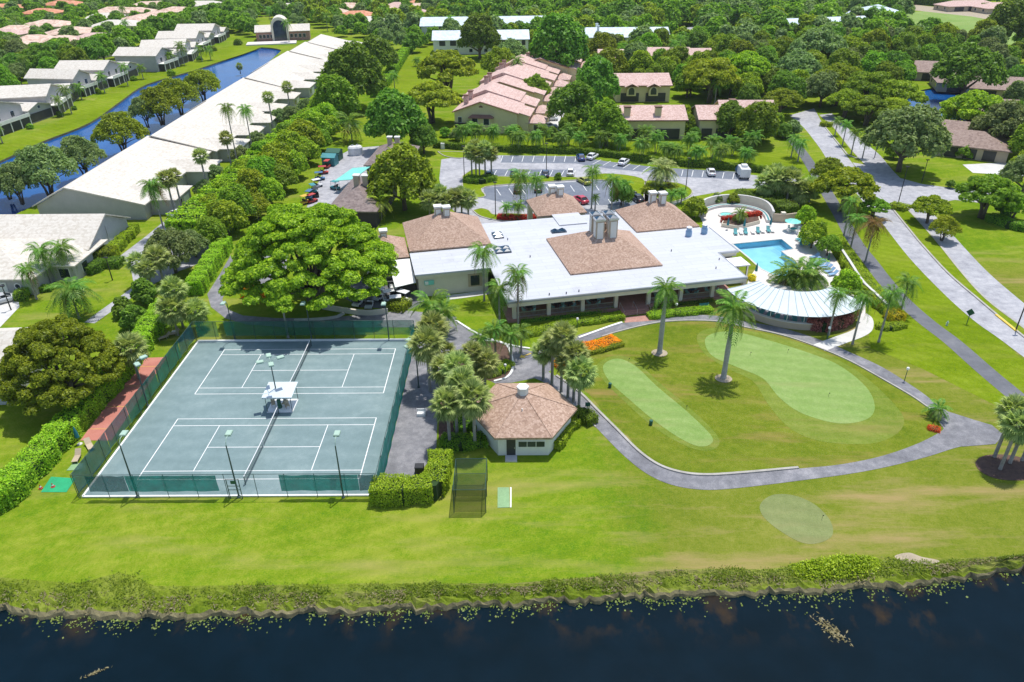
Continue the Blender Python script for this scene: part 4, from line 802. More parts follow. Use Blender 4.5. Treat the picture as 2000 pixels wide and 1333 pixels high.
# brown-roofed houses on the right
for px, w_, d_, rz, lab in (((1812, 128), 24, 16, -16, 'brown-roofed house with screened porch above the pond lawn'), ((1725, 122), 14, 12, -14, 'small brown-roofed house beside the pond trees'), ((1905, 150), 24, 16, -18, 'brown-roofed house shaded by the large oak'), ((1975, 160), 26, 18, -20, 'large tan-roofed house right of the shading oak'),
                        ((1868, 248), 17, 14, -30, 'brown-roofed villa with grey gable front by the road'), ((1905, 268), 15, 12, -30, 'brown-roofed villa front wing with covered entry'), ((1452, 63), 20, 12, 4, 'small brown-roofed house beside the distant pond'), ((1965, 205), 20, 14, -20, 'grey-brown roofed house under trees by the pond'),
                        ((1890, 6), 34, 14, 8, 'pale pink roofed house beyond the fairway berm'), ((1960, 10), 30, 14, 8, 'second pale pink roofed house beyond the berm'), ((1350, 20), 20, 12, 0, 'pink roofed house in the far woods'), ((1690, 75), 16, 12, -10, 'brown roof glimpsed among the woods behind the fairway trees')):
    o = house(px, w_, d_, R(rz), 'tan_shingle' if 'pink' not in lab else 'pink_tile', 'beige_wall', 'gable' if 'gable' in lab else 'hip', lab, 3.0, 2.6)
    for k in range(3): MB().box(w_*(.12+.27*k), w_*(.30+.27*k), -.1, -.01, .1, 2.5).build('porch_screen', 'screen_dark', o)
# maintenance sheds beside the service yard
o = thing('maintenance_shed', 'grey-brown hip-roofed shed with paired chimneys beside the service yard', 'shed', (4.2, 73.6, 0), R(-4)); BLD.append((9, 82, 5, 10, 0))
MB().box(.5, 9.5, .5, 20, 0, 3.2).build('wall', 'dark_wall', o); MB().hip(0, 10, 0, 20.5, 3.4, 2.6, .25, ridge=4).build('roof', 'grey_shingle', o)
for x in (4.2, 6.0):
    c = MB().box(x-.55, x+.55, 8.4, 9.5, 4.6, 7.6).build('chimney', 'beige_wall', o); MB().box(x-.68, x+.68, 8.27, 9.63, 7.6, 7.8).build('chimney_cap', 'white_wall', c)
o = thing('maintenance_shed', 'second grey-brown hip-roofed shed at the far end of the service yard', 'shed', (6.2, 103.5, 0), R(-4)); BLD.append((11, 112, 5, 9, 0))
MB().box(.5, 9.5, .5, 16, 0, 3.2).build('wall', 'dark_wall', o); MB().hip(0, 10, 0, 16.5, 3.4, 2.4, .25, ridge=3).build('roof', 'grey_shingle', o)
for x in (4.2, 6.0):
    c = MB().box(x-.5, x+.5, 9.4, 10.4, 4.6, 7.2).build('chimney', 'beige_wall', o); MB().box(x-.62, x+.62, 9.28, 10.52, 7.2, 7.4).build('chimney_cap', 'white_wall', c)
p0 = G(652, 351, 3); q0 = G(688, 326, 3)
o = thing('yard_canopy', 'bright aqua canopy roof beside the sheds', 'canopy', (p0.x, p0.y, 0), math.atan2(q0.y-p0.y, q0.x-p0.x)); L_ = (q0-p0).length
MB().add([(0, 0, 2.7), (L_, 0, 2.7), (L_, -4.4, 3.3), (0, -4.4, 3.3), (0, 0, 2.6), (L_, 0, 2.6), (L_, -4.4, 3.2), (0, -4.4, 3.2)], [(3, 2, 1, 0), (4, 5, 6, 7), (0, 1, 5, 4), (1, 2, 6, 5), (2, 3, 7, 6), (3, 0, 4, 7)]).build('canopy_roof', 'aqua_roof', o)
for x in (.2, L_-.2):
    for y in (-.2, -4.2): MB().cyl(x, y, 0, 2.62 if y > -1 else 3.15, .06, n=6).build('post', 'steel', o)
# ------------------------------------------------------------------ tennis courts
CX0, CX1, CY0, CY1 = -4.5, 26.0, -2.6, 29.55
TC = sheet('tennis_court', [Vector((CX0, CY0, 0)), Vector((CX1, CY0, 0)), Vector((CX1, CY1, 0)), Vector((CX0, CY1, 0))], .03, 'court_clay', world=True, avoid=True)
def wline(parent, x0, y0, x1, y1, w=.09, z=.036, mt='court_line', name='court_line'):
    if abs(x1-x0) > abs(y1-y0): q = [(x0-w/2, y0-w/2), (x1+w/2, y1-w/2), (x1+w/2, y1+w/2), (x0-w/2, y0+w/2)]
    else: q = [(x0-w/2, y0+w/2), (x0+w/2, y0+w/2), (x1+w/2, y1-w/2), (x1-w/2, y1-w/2)]
    me = bpy.data.meshes.new(name); me.from_pydata([(a, b, z) for a, b in q], [], [(0, 1, 2, 3)]); me.materials.append(MATS[mt]); me.update(); return link(name, me, parent)
TL, TW = 23.77, 10.97
for oy in (0.0, 16.26):
    ox = .04 if oy else 0; sv = TL/2-6.4
    for y in (0, 1.37, TW-1.37, TW): wline(TC, ox, oy+y, ox+TL, oy+y, .08)
    for x in (0, TL): wline(TC, ox+x, oy, ox+x, oy+TW, .10, .040)
    for x in (sv, TL-sv): wline(TC, ox+x, oy+1.37, ox+x, oy+TW-1.37, .08, .040)
    wline(TC, ox+sv, oy+TW/2, ox+TL-sv, oy+TW/2, .08)
    n = thing('tennis_net', 'tennis net with white tape across the court %s' % ('nearer the lake' if not oy else 'nearer the clubhouse'), 'tennis net', (ox+TL/2, oy+TW/2, .03))
    hy = TW/2+.91
    for s in (-1, 1): MB().cyl(0, s*hy, 0, 1.1, .05, n=8).build('post', 'lamp_pole_green', n)
    N = 12; ys = np.linspace(-hy, hy, N+1); zt = [.92+.15*(abs(y)/hy)**1.5 for y in ys]
    me = bpy.data.meshes.new('mesh_net'); me.from_pydata([(0, y, .02) for y in ys]+[(0, y, z) for y, z in zip(ys, zt)], [], [(i, i+1, i+N+2, i+N+1) for i in range(N)]); me.materials.append(MATS['net_mesh']); me.update(); link('mesh_net', me, n)
    b = MB(); b.loft([[(-.03, y, z), (.03, y, z), (.03, y, z+.08), (-.03, y, z+.08)] for y, z in zip(ys, zt)]); b.build('tape', 'net_white', n)
    MB().box(-.03, .03, -.03, .03, 0, .92).build('centre_strap', 'net_white', n)
for q in (((CX0, CY0), (CX1, CY0)), ((CX0, CY1), (CX0, CY0)), ((CX1, CY0), (CX1, CY1))):
    kerb('court_edge', '', [Vector((a[0], a[1], 0)) for a in q], .22, .10, 'white_paint')
RC = sheet('shuffleboard_court', [(275, 700), (327, 698), (218, 861), (157, 861)], .026, 'red_clay', avoid=True)
for t in (.12, .38, .63, .88):
    p, q = G(275, 700).lerp(G(157, 861), t), G(327, 698).lerp(G(218, 861), t); wline(RC, p.x+.2, p.y, q.x-.2, p.y, .06, .032, 'yellow_paint')
# fences: posts, rails, wire and wind screens
FH = 3.1
def fence(name, label, p, q, screens, n, gap=.0, wire=True):
    d = Vector(q)-Vector(p); L_ = d.length
    o = thing(name, label, 'fence', p, math.atan2(d.y, d.x))
    pm = MB().cyl(0, 0, 0, FH+.05, .035, n=6).mesh('post', 'fence_metal')
    for i in range(n+1): link('post', pm, o, (L_*i/n, 0, 0))
    MB().tube([(0, 0, FH), (L_, 0, FH)], .03, 5).build('top_rail', 'fence_metal', o); MB().tube([(0, 0, .08), (L_, 0, .08)], .02, 5).build('bottom_rail', 'fence_metal', o)
    if wire:
        me = bpy.data.meshes.new('wire_mesh'); me.from_pydata([(0, .05, .05), (L_, .05, .05), (L_, .05, FH), (0, .05, FH)], [], [(0, 1, 2, 3)]); me.materials.append(MATS['chain_link']); me.update(); link('wire_mesh', me, o)
    for x0, x1, z0, z1, mt in screens:
        nx = max(4, int((x1-x0)*1.6)); nz = 5; V = []; rr = random.Random(int(x0*7+x1))
        ph = rr.random()*6
        for i in range(nx+1):
            for k in range(nz+1):
                x = x0+(x1-x0)*i/nx; z = z0+(z1-z0)*k/nz
                sag = .08*(1-abs(2*((i*3 % nx)/nx)-1))*(k/nz)
                V.append((x, -.07-.05*math.sin(x*2.1+ph+k*.7)*(1-.4*k/nz)-.02*rr.random(), z-sag*(k == nz)))
        me = bpy.data.meshes.new('wind_screen'); me.from_pydata(V, [], [(i*(nz+1)+k, (i+1)*(nz+1)+k, (i+1)*(nz+1)+k+1, i*(nz+1)+k+1) for i in range(nx) for k in range(nz)])
        me.materials.append(MATS[mt]); me.polygons.foreach_set('use_smooth', [True]*len(me.polygons)); me.update(); link('wind_screen', me, o)
    return o
def fx(px, y=CY0-.25): return G(px, 950, 1.5).x-CX0
fence('court_fence', 'wire fence with dark green screens between the court and the lakeside lawn', (CX0-.1, CY0-.25, 0), (CX1+.1, CY0-.25, 0), [(1.3, 5.3, .95, FH-.05, 'windscreen_dark'), (5.35, 14.6, .95, FH-.05, 'windscreen_teal'), (21.0, 29.0, .95, FH-.05, 'windscreen_teal'), (29.05, 30.6, .95, FH-.05, 'windscreen_dark')], 10)
lf = fence('court_fence', 'wire fence with loose blue-teal screens beside the red court', (CX0-.25, CY1, 0), (CX0-.25, CY0-.25, 0), [(.1, 4.8, .55, FH-.05, 'windscreen_blue'), (4.85, 12.0, .5, FH, 'windscreen_teal'), (12.05, 20, .5, FH-.02, 'windscreen_teal'), (20.05, 25, .6, FH-.05, 'windscreen_blue'), (25.05, 32.1, .35, FH-.08, 'windscreen_blue')], 11)
fence('court_fence', 'see-through green screened fence between court and shaded drive', (CX1+.1, CY1+.25, 0), (CX0-.25, CY1+.25, 0), [(.1, 26.6, .75, FH-.03, 'windscreen_green'), (27.6, 30.6, .6, FH-.03, 'windscreen_green')], 11)
fence('court_fence', 'teal screened fence along the asphalt path under the sabal palms', (CX1+.25, CY0-.25, 0), (CX1+.25, CY1+.25, 0), [(.1, 16.5, .15, FH, 'windscreen_teal'), (16.6, 32, .15, FH, 'windscreen_teal')], 11)
g = thing('court_gate', 'tall wire gate with a small green sign in the lakeside fence', 'gate', (11.0, CY0-.42, 0))
for x in (0, 1.25): MB().box(x-.035, x+.035, -.03, .03, 0, 2.6).build('gate_post', 'fence_metal', g)
for z in (.1, 1.2, 1.7, 2.55): MB().box(.04, 1.21, -.02, .02, z-.03, z+.03).build('gate_bar', 'fence_metal', g)
MB().box(.42, .95, -.06, -.03, 2.0, 2.42).build('gate_sign', 'dark_green_paint', g)
# floodlights
def flood(px, h, heads, label):
    b = G(*px); o = thing('floodlight', label, 'floodlight', (b.x, b.y, 0), 0, None)
    MB().tube([(0, 0, 0), (0, 0, h*.5), (0, 0, h-.5)], [.09, .08, .06], 8).build('pole', 'lamp_pole_green', o)
    MB().lathe(0, 0, [(.2, 0), (.2, .12), (.1, .2)], 8).build('base', 'lamp_pole_green', o)
    for dx, dy, up in heads:
        L_ = math.hypot(dx, dy); ux, uy = dx/L_, dy/L_
        a = MB().tube([(0, 0, h-.55), (ux*.12, uy*.12, h-.2), (ux*.4*L_, uy*.4*L_, h+up*.6), (dx, dy, h+up)], .035, 6).build('arm', 'lamp_head_green', o)
        hd = MB().bevbox(-.30, .30, -.42, .42, -.10, .12, .06).build('lamp_head', 'lamp_head_green', o, (dx+ux*.3, dy+uy*.3, h+up), math.atan2(uy, ux)-math.pi/2)
        MB().box(-.25, .25, -.36, .36, -.13, -.102).build('lens', 'lens', hd)
    return o
flood((269, 971), 7.2, [(0, .9, .1)], 'single-headed green floodlight pole at the corner nearest the red court'); flood((467, 971), 7.2, [(0, .9, .1)], 'single-headed green floodlight pole beside the court gate'); flood((671, 972), 7.2, [(0, .9, .1)], 'single-headed green floodlight pole near the clipped hedge')
flood((289, 793), 6.4, [(.55, .6, .1), (.55, -.6, .1)], 'twin-headed floodlight pole on the fence beside the red court'); flood((818, 757), 6.4, [(-.6, .55, .1), (-.6, -.55, .1)], 'twin-headed floodlight pole on the fence under the sabals'); flood((545, 792), 6.4, [(-.8, -.3, .1), (-.35, .8, .1), (.8, .5, .1), (.3, -.7, .1)], 'four-headed floodlight pole rising through the court shelter')
for p, l in (((459, 664), 'single-headed floodlight by the curved drive lawn'), ((609, 664), 'single-headed floodlight under the spreading shade tree'), ((760, 665), 'single-headed floodlight near the cart yard')): flood(p, 6.3, [(0, -.9, .1)], l)
# shelter between the courts
s = thing('court_shelter', 'white canvas shelter with scalloped edge between the two courts', 'shelter', (10.4, 12.1, .03))
MB().box(-.05, 3.1, 0, 2.75, 0, .16).build('slab', 'white_paint', s)
b = MB(); b.add([(-.25, -.2, 2.35), (3.35, -.2, 2.35), (3.35, 2.95, 2.55), (-.25, 2.95, 2.55), (-.25, -.2, 2.28), (3.35, -.2, 2.28), (3.35, 2.95, 2.48), (-.25, 2.95, 2.48)], [(0, 1, 2, 3), (7, 6, 5, 4), (0, 4, 5, 1), (1, 5, 6, 2), (2, 6, 7, 3), (3, 7, 4, 0)]); b.build('canopy', 'canvas_white', s)
b = MB()
for i in range(12): x = -.25+.3*i; b.add([(x, -.21, 2.3), (x+.28, -.21, 2.3), (x+.2, -.21, 2.12), (x+.08, -.21, 2.12)], [(3, 2, 1, 0)])
b.build('valance', 'canvas_white', s)
for x in (.05, 3.05):
    for y in (.05, 2.7): MB().cyl(x, y, .16, 2.35, .04, n=6).build('post', 'lamp_pole_green', s)
def chair_mesh(mt):
    m_ = MB().box(-.24, .24, -.24, .24, .40, .46); m_.add([(-.24, .2, .46), (.24, .2, .46), (.24, .32, .95), (-.24, .32, .95), (-.24, .25, .46), (.24, .25, .46), (.24, .37, .95), (-.24, .37, .95)], [(0, 1, 2, 3), (7, 6, 5, 4), (3, 2, 6, 7), (0, 3, 7, 4), (1, 5, 6, 2)])
    return m_.mesh('seat', mt), MB().cyl(0, 0, 0, .42, .022, n=5).mesh('leg', mt)
CHM = {k: chair_mesh(k) for k in ('pale_teal', 'wood_pale', 'white_paint')}
def chair(x, y, z, rz, label, group, mt='pale_teal', cat='chair'):
    o = thing('chair', label, cat, (x, y, z), rz, group); link('seat', CHM[mt][0], o)
    for a in (-.2, .2):
        for c in (-.2, .2): link('leg', CHM[mt][1], o, (a, c, 0))
    return o
for x, y, r_ in ((10.9, 13.2, 20), (12.2, 13.3, -15), (12.7, 12.9, 30)): chair(x, y, .19, R(r_), 'pale chair under the white court shelter', 'chairs under the court shelter', 'wood_pale')
o = thing('water_cooler', 'dark round cooler table under the court shelter', 'cooler', (11.7, 13.0, .19)); MB().cyl(0, 0, 0, .7, .28, .22, 10).build('stand', 'dark_green_paint', o); MB().lathe(0, 0, [(.2, .7), (.24, .75), (.24, 1.15), (.15, 1.25)], 10).build('barrel', 'dark_green_paint', o)
# golf cage, mats, hedge-side bin, red court furniture
o = thing('golf_cage', 'dark green netted golf practice cage on the lawn', 'golf cage', (34.2, -5.25, 0))
for x in (0, 3.2):
    for y in (0, 2.4, 4.8): MB().cyl(x, y, 0, 3.0, .04, n=6).build('pole', 'fence_metal', o)
    MB().tube([(x, 0, 3), (x, 4.8, 3)], .035, 5).build('top_bar', 'fence_metal', o)
for y in (0, 2.4, 4.8): MB().tube([(0, y, 3), (3.2, y, 3)], .035, 5).build('top_bar', 'fence_metal', o)
for nm, q in (('side_net', [(.02, 0, .05), (.02, 4.8, .05), (.02, 4.8, 2.98), (.02, 0, 2.98)]), ('side_net', [(3.18, 0, .05), (3.18, 4.8, .05), (3.18, 4.8, 2.98), (3.18, 0, 2.98)]), ('back_net', [(0, .02, .05), (3.2, .02, .05), (3.2, .02, 2.98), (0, .02, 2.98)]), ('inner_net', [(0, 2.3, .05), (3.2, 2.3, .05), (3.2, 2.3, 2.98), (0, 2.3, 2.98)]), ('roof_net', [(0, 0, 2.96), (3.2, 0, 2.96), (3.2, 4.8, 2.96), (0, 4.8, 2.96)])):
    me = bpy.data.meshes.new(nm); me.from_pydata(q, [], [(0, 1, 2, 3)]); me.materials.append(MATS['cage_net']); me.update(); link(nm, me, o)
def slab(name, label, cat, pts, z1, mt):
    return tag(MB().prism(pts, .01, z1).build(name, mt), label, cat)
o = slab('practice_mat', 'pale green practice mat with white edge strip beside the golf cage', 'mat', [(38.55, -4.6), (39.75, -4.55), (39.7, -1.55), (38.5, -1.55)], .05, 'pale_mat'); MB().box(39.80, 39.95, -4.55, -1.55, .01, .06).build('edge_strip', 'white_paint', o)
q = [G(*p) for p in ((80, 962), (130, 962), (148, 935), (100, 932))]; slab('turf_mat', 'bright green artificial turf mat on the lawn beside the tall hedge', 'mat', [(p.x, p.y) for p in q], .04, 'green_mat')
q = [G(*p) for p in ((130, 920), (158, 918), (165, 905), (142, 906))]; slab('turf_mat', 'smaller worn green mat below the wooden lounge chair', 'mat', [(p.x, p.y) for p in q], .04, 'pale_mat')
for p, k in (((80, 955), 0), ((104, 952), 1)):
    b = G(*p); o = tag(MB().lathe(0, 0, [(.22, 0), (.22, .04), (.14, .05), (.03, .5), (.02, .5)], 8).build('traffic_cone', ('machine_red'), None, (b.x, b.y, .05)), 'small red and white cone on the bright green mat', 'cone', 'cones on the green mat'); MB().lathe(0, 0, [(.115, .18), (.075, .32)], 8).build('band', 'white_paint', o)
b = G(820, 925); o = tag(MB().bevbox(-.45, .45, -.4, .4, 0, 1.0, .08).build('waste_bin', 'black_bin', None, (b.x, b.y, 0)), 'square black waste bin at the end of the court path', 'bin'); MB().bevbox(-.48, .48, -.43, .43, 1.0, 1.1, .05).build('lid', 'black_bin', o)
b = G(823, 812); o = tag(MB().bevbox(-.5, .5, -.3, .3, 0, .45, .05).build('path_bench', 'white_paint', None, (b.x, b.y, 0)), 'low white bench box by the court path fence', 'bench'); MB().box(-.52, .52, .3, .36, .2, .8).build('backrest', 'white_paint', o)
def lounge_mesh(mt):
    seat = MB().box(-.32, .32, -.9, .25, .30, .36); bk = MB().add([(-.32, .25, .33), (.32, .25, .33), (.32, .85, .85), (-.32, .85, .85), (-.32, .29, .28), (.32, .29, .28), (.32, .89, .80), (-.32, .89, .80)], [(0, 1, 2, 3), (7, 6, 5, 4), (0, 4, 5, 1), (1, 5, 6, 2), (2, 6, 7, 3), (3, 7, 4, 0)])
    return seat.mesh('seat', mt), bk.mesh('backrest', mt), MB().box(-.03, .03, -.03, .03, 0, .3).mesh('leg', 'steel')
LM = {k: lounge_mesh(k) for k in ('teal_paint', 'white_paint', 'wood_pale', 'blue_vent')}
def lounger(x, y, rz, label, group=None, mt='teal_paint', z=0.05):
    o = thing('sun_lounger', label, 'lounger', (x, y, z), rz, group); link('seat', LM[mt][0], o); link('backrest', LM[mt][1], o)
    for a in (-.28, .28):
        for c in (-.8, .2): link('leg', LM[mt][2], o, (a, c, 0))
    return o
for p, r_, l in (((152, 897), 10, 'wooden lounge chair beside the worn mat and tall hedge'), ((176, 874), 40, 'wooden lounge chair next to the red court end'), ((322, 662), -50, 'wooden lounge chair under the palms by the fence'), ((340, 655), -60, 'second wooden lounge chair under the palms, beside the hedge end')):
    b = G(*p); lounger(b.x, b.y, R(r_), l, None, 'wood_pale', 0.0)
def parasol(x, y, label, opened=False, z=0.0, group=None, mt='teal_fabric', s=1.0):
    o = thing('parasol', label, 'parasol', (x, y, z), 0, group)
    MB().lathe(0, 0, [(.3, 0), (.3, .06), (.05, .1)], 10).build('base', 'concrete', o); MB().cyl(0, 0, .1, 2.4*s, .025, n=6).build('pole', 'steel', o)
    if opened:
        b = MB(); n = 8
        for i in range(n):
            a0, a1 = 2*math.pi*i/n, 2*math.pi*(i+1)/n; r_ = 1.5*s
            b.add([(0, 0, 2.45*s), (r_*math.cos(a0), r_*math.sin(a0), 1.95*s), (r_*math.cos(a1), r_*math.sin(a1), 1.95*s), (r_*math.cos((a0+a1)/2)*.93, r_*math.sin((a0+a1)/2)*.93, 1.9*s)], [(0, 1, 3), (0, 3, 2)])
        b.build('canopy', mt, o)
    else: MB().lathe(0, 0, [(.05, .9), (.24, 1.0), (.20, 1.6), (.10, 2.2), (.02, 2.5)], 8).build('canopy', mt, o)
    return o
b = G(156, 868); parasol(b.x, b.y, 'closed teal parasol in a white base at the end of the red court'); b = G(339, 648); parasol(b.x, b.y, 'closed green parasol by the palms and wooden loungers', mt='dark_green_paint')
# ------------------------------------------------------------------ pool terrace
deck = [(1380, 452), (1367, 424), (1375, 408), (1405, 400), (1450, 400), (1490, 410), (1508, 432), (1560, 436), (1610, 470), (1640, 520), (1650, 560), (1690, 590), (1690, 618), (1600, 632), (1500, 625), (1470, 605), (1455, 575), (1462, 545), (1480, 520), (1450, 495)]
pw = pool_w
DK = sheet('pool_deck', [G(*p) for p in deck], .05, 'pool_deck_paint', world=True, avoid=True, holes=[pw])
sheet('pool_floor', pw, -1.1, 'pool_floor_paint', world=True); sheet('pool_water', pw, -.08, 'pool_surface', world=True)
n = len(pw); me = bpy.data.meshes.new('pool_wall'); me.from_pydata([(p.x, p.y, .052) for p in pw]+[(p.x, p.y, -1.12) for p in pw], [], [(i, (i+1) % n, (i+1) % n+n, i+n) for i in range(n)]); me.materials.append(MATS['pool_tile']); me.update(); tag(link('pool_wall', me), kind='structure')
kerb('pool_coping', '', pw, .3, .085, 'concrete', True)
for k in range(5):      # shallow steps in the corner
    a, b_ = G(1510+8*k*.8, 474-1.2*k).lerp(G(1524, 469), .1*k), G(1545-1.5*k, 488-.2*k)
    wline(DK, 0, 0, .001, 0, .001, -5) if False else None
    p, q = G(1508+4*k, 477-2*k), G(1531+4*k, 491-1.2*k); d = (q-p).normalized(); nn = Vector((-d.y, d.x, 0))*.06
    me = bpy.data.meshes.new('pool_step'); me.from_pydata([(v.x, v.y, -.3-.15*k) for v in (p-nn, q-nn, q+nn, p+nn)], [], [(0, 1, 2, 3)]); me.materials.append(MATS['pool_tile']); me.update(); link('pool_step', me, DK)
sp = G(1420, 422); o = thing('spa_pool', 'round spa pool with pale rim beside the curved wall', 'spa', (sp.x, sp.y, .05))
MB().lathe(0, 0, [(1.75, .0), (1.75, .22), (1.35, .22), (1.35, .12), (1.34, .05)], 28).build('rim', 'concrete', o); MB().cyl(0, 0, .06, .14, 1.33, n=28).build('water', 'aqua_roof', o)
wpts = sm([(1366, 424), (1372, 411), (1388, 404), (1412, 400), (1440, 400), (1468, 404), (1490, 411), (1502, 421), (1508, 434)])
cw = tag(ribbon(MB(), wpts, .3, 0, 2.0).build('curved_wall', 'cream_wall'), 'tall curved cream wall wrapped round the spa terrace', 'wall'); ribbon(MB(), wpts, .42, 2.0, 2.12).build('coping', 'concrete', cw)
tr = sm([(1374, 424), (1378, 414), (1392, 408), (1412, 404.5), (1440, 404.5), (1466, 409), (1486, 416), (1496, 425), (1501, 436)]); o = tag(ribbon(MB(), tr, .9, .05, .55).build('water_trough', 'concrete'), 'narrow curved water channel along the foot of the spa wall', 'water channel'); ribbon(MB(), tr, .34, .50, .57).build('water', 'teal_paint', o)
o = tag(ribbon(MB(), sm([(1508, 434), (1530, 435), (1556, 432)]), .3, 0, 1.7).build('terrace_wall', 'beige_wall'), 'straight beige wall joining the curved spa wall', 'wall'); b = G(1527, 434); MB().box(-.4, .4, -.4, .4, 0, 2.0).build('pier', 'cream_wall', o, (b.x, b.y, 0))
wl2 = sm([(1632, 490), (1645, 510), (1658, 530), (1680, 565), (1705, 590), (1728, 612)]); o = tag(ribbon(MB(), wl2, .3, 0, 1.5).build('terrace_wall', 'beige_wall'), 'long beige wall between pool terrace and sidewalk palms', 'wall'); ribbon(MB(), wl2, .4, 1.5, 1.6).build('coping', 'concrete', o)
# planter with red flowers
pl = [G(*p) for p in ((1408, 444), (1412, 436), (1482, 430), (1484, 438), (1440, 449))]; o = tag(MB().prism([(p.x, p.y) for p in pl], .05, .75).build('planter', 'cream_wall'), 'low cream planter carrying red shrubs beside the spa', 'planter'); MB().prism([(p.x*.94+pl[0].x*.03+pl[2].x*.03, p.y*.94+pl[0].y*.03+pl[2].y*.03) for p in pl], .75, .78).build('soil', 'mulch', o)
for i, (px, py) in enumerate(((1436, 458), (1447, 457), (1456, 457), (1470, 456), (1480, 455), (1489, 454), (1500, 453), (1508, 453))):
    b = G(px, py); lounger(b.x, b.y, R(-8), 'white and teal lounger in the row facing the pool', 'loungers along the planter', 'white_paint' if i % 2 else 'teal_paint')
for i, (px, py) in enumerate(((1420, 450), (1452, 452), (1503, 449))): b = G(px, py); parasol(b.x, b.y, 'closed teal parasol in the lounger row before the planter', False, .05, 'parasols of the planter row')
for i, (px, py) in enumerate(((1561, 470), (1566, 474), (1571, 478), (1578, 476), (1583, 481), (1565, 480))): b = G(px, py); lounger(b.x, b.y, R(-60+7*i), 'teal lounger gathered under the bright green tree', 'loungers under the bright tree')
for i, (px, py) in enumerate(((1592, 512), (1597, 516), (1603, 519), (1609, 523), (1615, 527), (1620, 533), (1626, 539), (1590, 505))): b = G(px, py); lounger(b.x, b.y, R(-70), 'grey-blue lounger in the row against the hedge wall', 'loungers against the hedge wall', 'blue_vent')
b = G(1615, 519); parasol(b.x, b.y, 'closed green parasol behind the hedge wall loungers', False, .05, None, 'dark_green_paint'); b = G(1475, 541); parasol(b.x, b.y, 'closed dark teal parasol at the clubhouse corner by the pool', False, .05)
b = G(1545, 452); parasol(b.x, b.y, 'open pale aqua parasol over a dining set', True, .05, None, 'aqua_roof'); t_ = thing('dining_table', 'round dark table below the pale aqua parasol', 'table', (b.x+.1, b.y-.6, .05)); MB().cyl(0, 0, .68, .74, .6, n=16).build('tabletop', 'teal_paint', t_); MB().cyl(0, 0, 0, .68, .06, n=8).build('stem', 'steel', t_)
for a in (20, 110, 200, 290): chair(b.x+.1+1.0*math.cos(R(a)), b.y-.6+1.0*math.sin(R(a)), .05, R(a-90), 'white chair at the parasol dining table', 'chairs at the parasol dining table', 'white_paint')
# curved white shade canopy
A = Vector((83.0, 41.2, 0)); can = thing('shade_canopy', 'curved white canvas shade canopy sweeping round the palm clump', 'canopy', (A.x, A.y, 0))
n = 18; a0, a1 = R(188), R(322); ro, ri = 10.6, 5.6
for i in range(n):
    t0, t1 = a0+(a1-a0)*i/n, a0+(a1-a0)*(i+1)/n; g_ = .004
    V = [(ri*math.cos(t0), ri*math.sin(t0)*.8, 3.7), (ro*math.cos(t0), ro*math.sin(t0), 2.75), (ro*math.cos(t1-g_), ro*math.sin(t1-g_), 2.75), (ri*math.cos(t1-g_), ri*math.sin(t1-g_)*.8, 3.7)]
    mid = [((V[0][k]+V[1][k])/2-(.0 if k < 2 else .10)) for k in range(3)]; mid2 = [((V[3][k]+V[2][k])/2-(.0 if k < 2 else .10)) for k in range(3)]
    MB().add([V[0], mid, V[1], V[2], mid2, V[3]]+[(x, y, z-.04) for x, y, z in (V[0], mid, V[1], V[2], mid2, V[3])], [(0, 1, 4, 5), (1, 2, 3, 4), (11, 10, 7, 6), (10, 9, 8, 7), (2, 8, 9, 3), (0, 5, 11, 6)]).build('canvas_panel', 'canvas_white', can)
    if i % 2 == 0:
        MB().cyl(ro*math.cos(t0)*.85, ro*math.sin(t0)*.85, 0, 2.85, .05, n=6).build('post', 'white_paint', can); MB().cyl(ri*math.cos(t0)*1.03, ri*math.sin(t0)*.83, 0, 3.65, .06, n=6).build('post', 'white_paint', can)
    MB().tube([(ri*math.cos(t0), ri*math.sin(t0)*.8, 3.6), (ro*math.cos(t0), ro*math.sin(t0), 2.65)], .035, 4).build('rafter', 'white_paint', can)
    MB().tube([(ri*math.cos(t0), ri*math.sin(t0)*.8, 3.72), ((ri*math.cos(t0)+ro*math.cos(t0))/2, (ri*math.sin(t0)*.8+ro*math.sin(t0))/2, 3.14), (ro*math.cos(t0), ro*math.sin(t0), 2.77)], .06, 4).build('seam', 'seam_grey', can)
arc = lambda r_, q0, q1, m_=26: [Vector((A.x+r_*math.cos(R(q0+(q1-q0)*i/m_)), A.y+r_*math.sin(R(q0+(q1-q0)*i/m_)), 0)) for i in range(m_+1)]
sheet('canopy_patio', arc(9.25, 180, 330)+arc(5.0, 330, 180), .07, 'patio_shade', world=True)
o = tag(ribbon(MB(), arc(9.35, 182, 272), .35, 0, 1.0).build('patio_wall', 'beige_wall'), 'curved beige garden wall below the white canopy', 'wall'); ribbon(MB(), arc(9.35, 182, 272), .45, 1.0, 1.1).build('coping', 'concrete', o)
for i, a in enumerate(np.linspace(200, 312, 13)):
    for rr_ in ((8.0,) if i % 3 else (8.0, 6.6)): lounger(A.x+rr_*math.cos(R(a)), A.y+rr_*math.sin(R(a)), R(a+90), 'teal lounger in the shade under the white canopy', 'loungers under the white canopy', 'teal_paint', .07)
for i, a in enumerate((206, 238, 262, 300)):
    t_ = thing('side_table', 'small round white table under the curved canopy', 'table', (A.x+8.8*math.cos(R(a+5)), A.y+8.8*math.sin(R(a+5)), .07), 0, 'small tables under the curved canopy'); MB().cyl(0, 0, .45, .5, .3, n=10).build('tabletop', 'white_paint', t_); MB().cyl(0, 0, 0, .45, .04, n=6).build('stem', 'white_paint', t_)
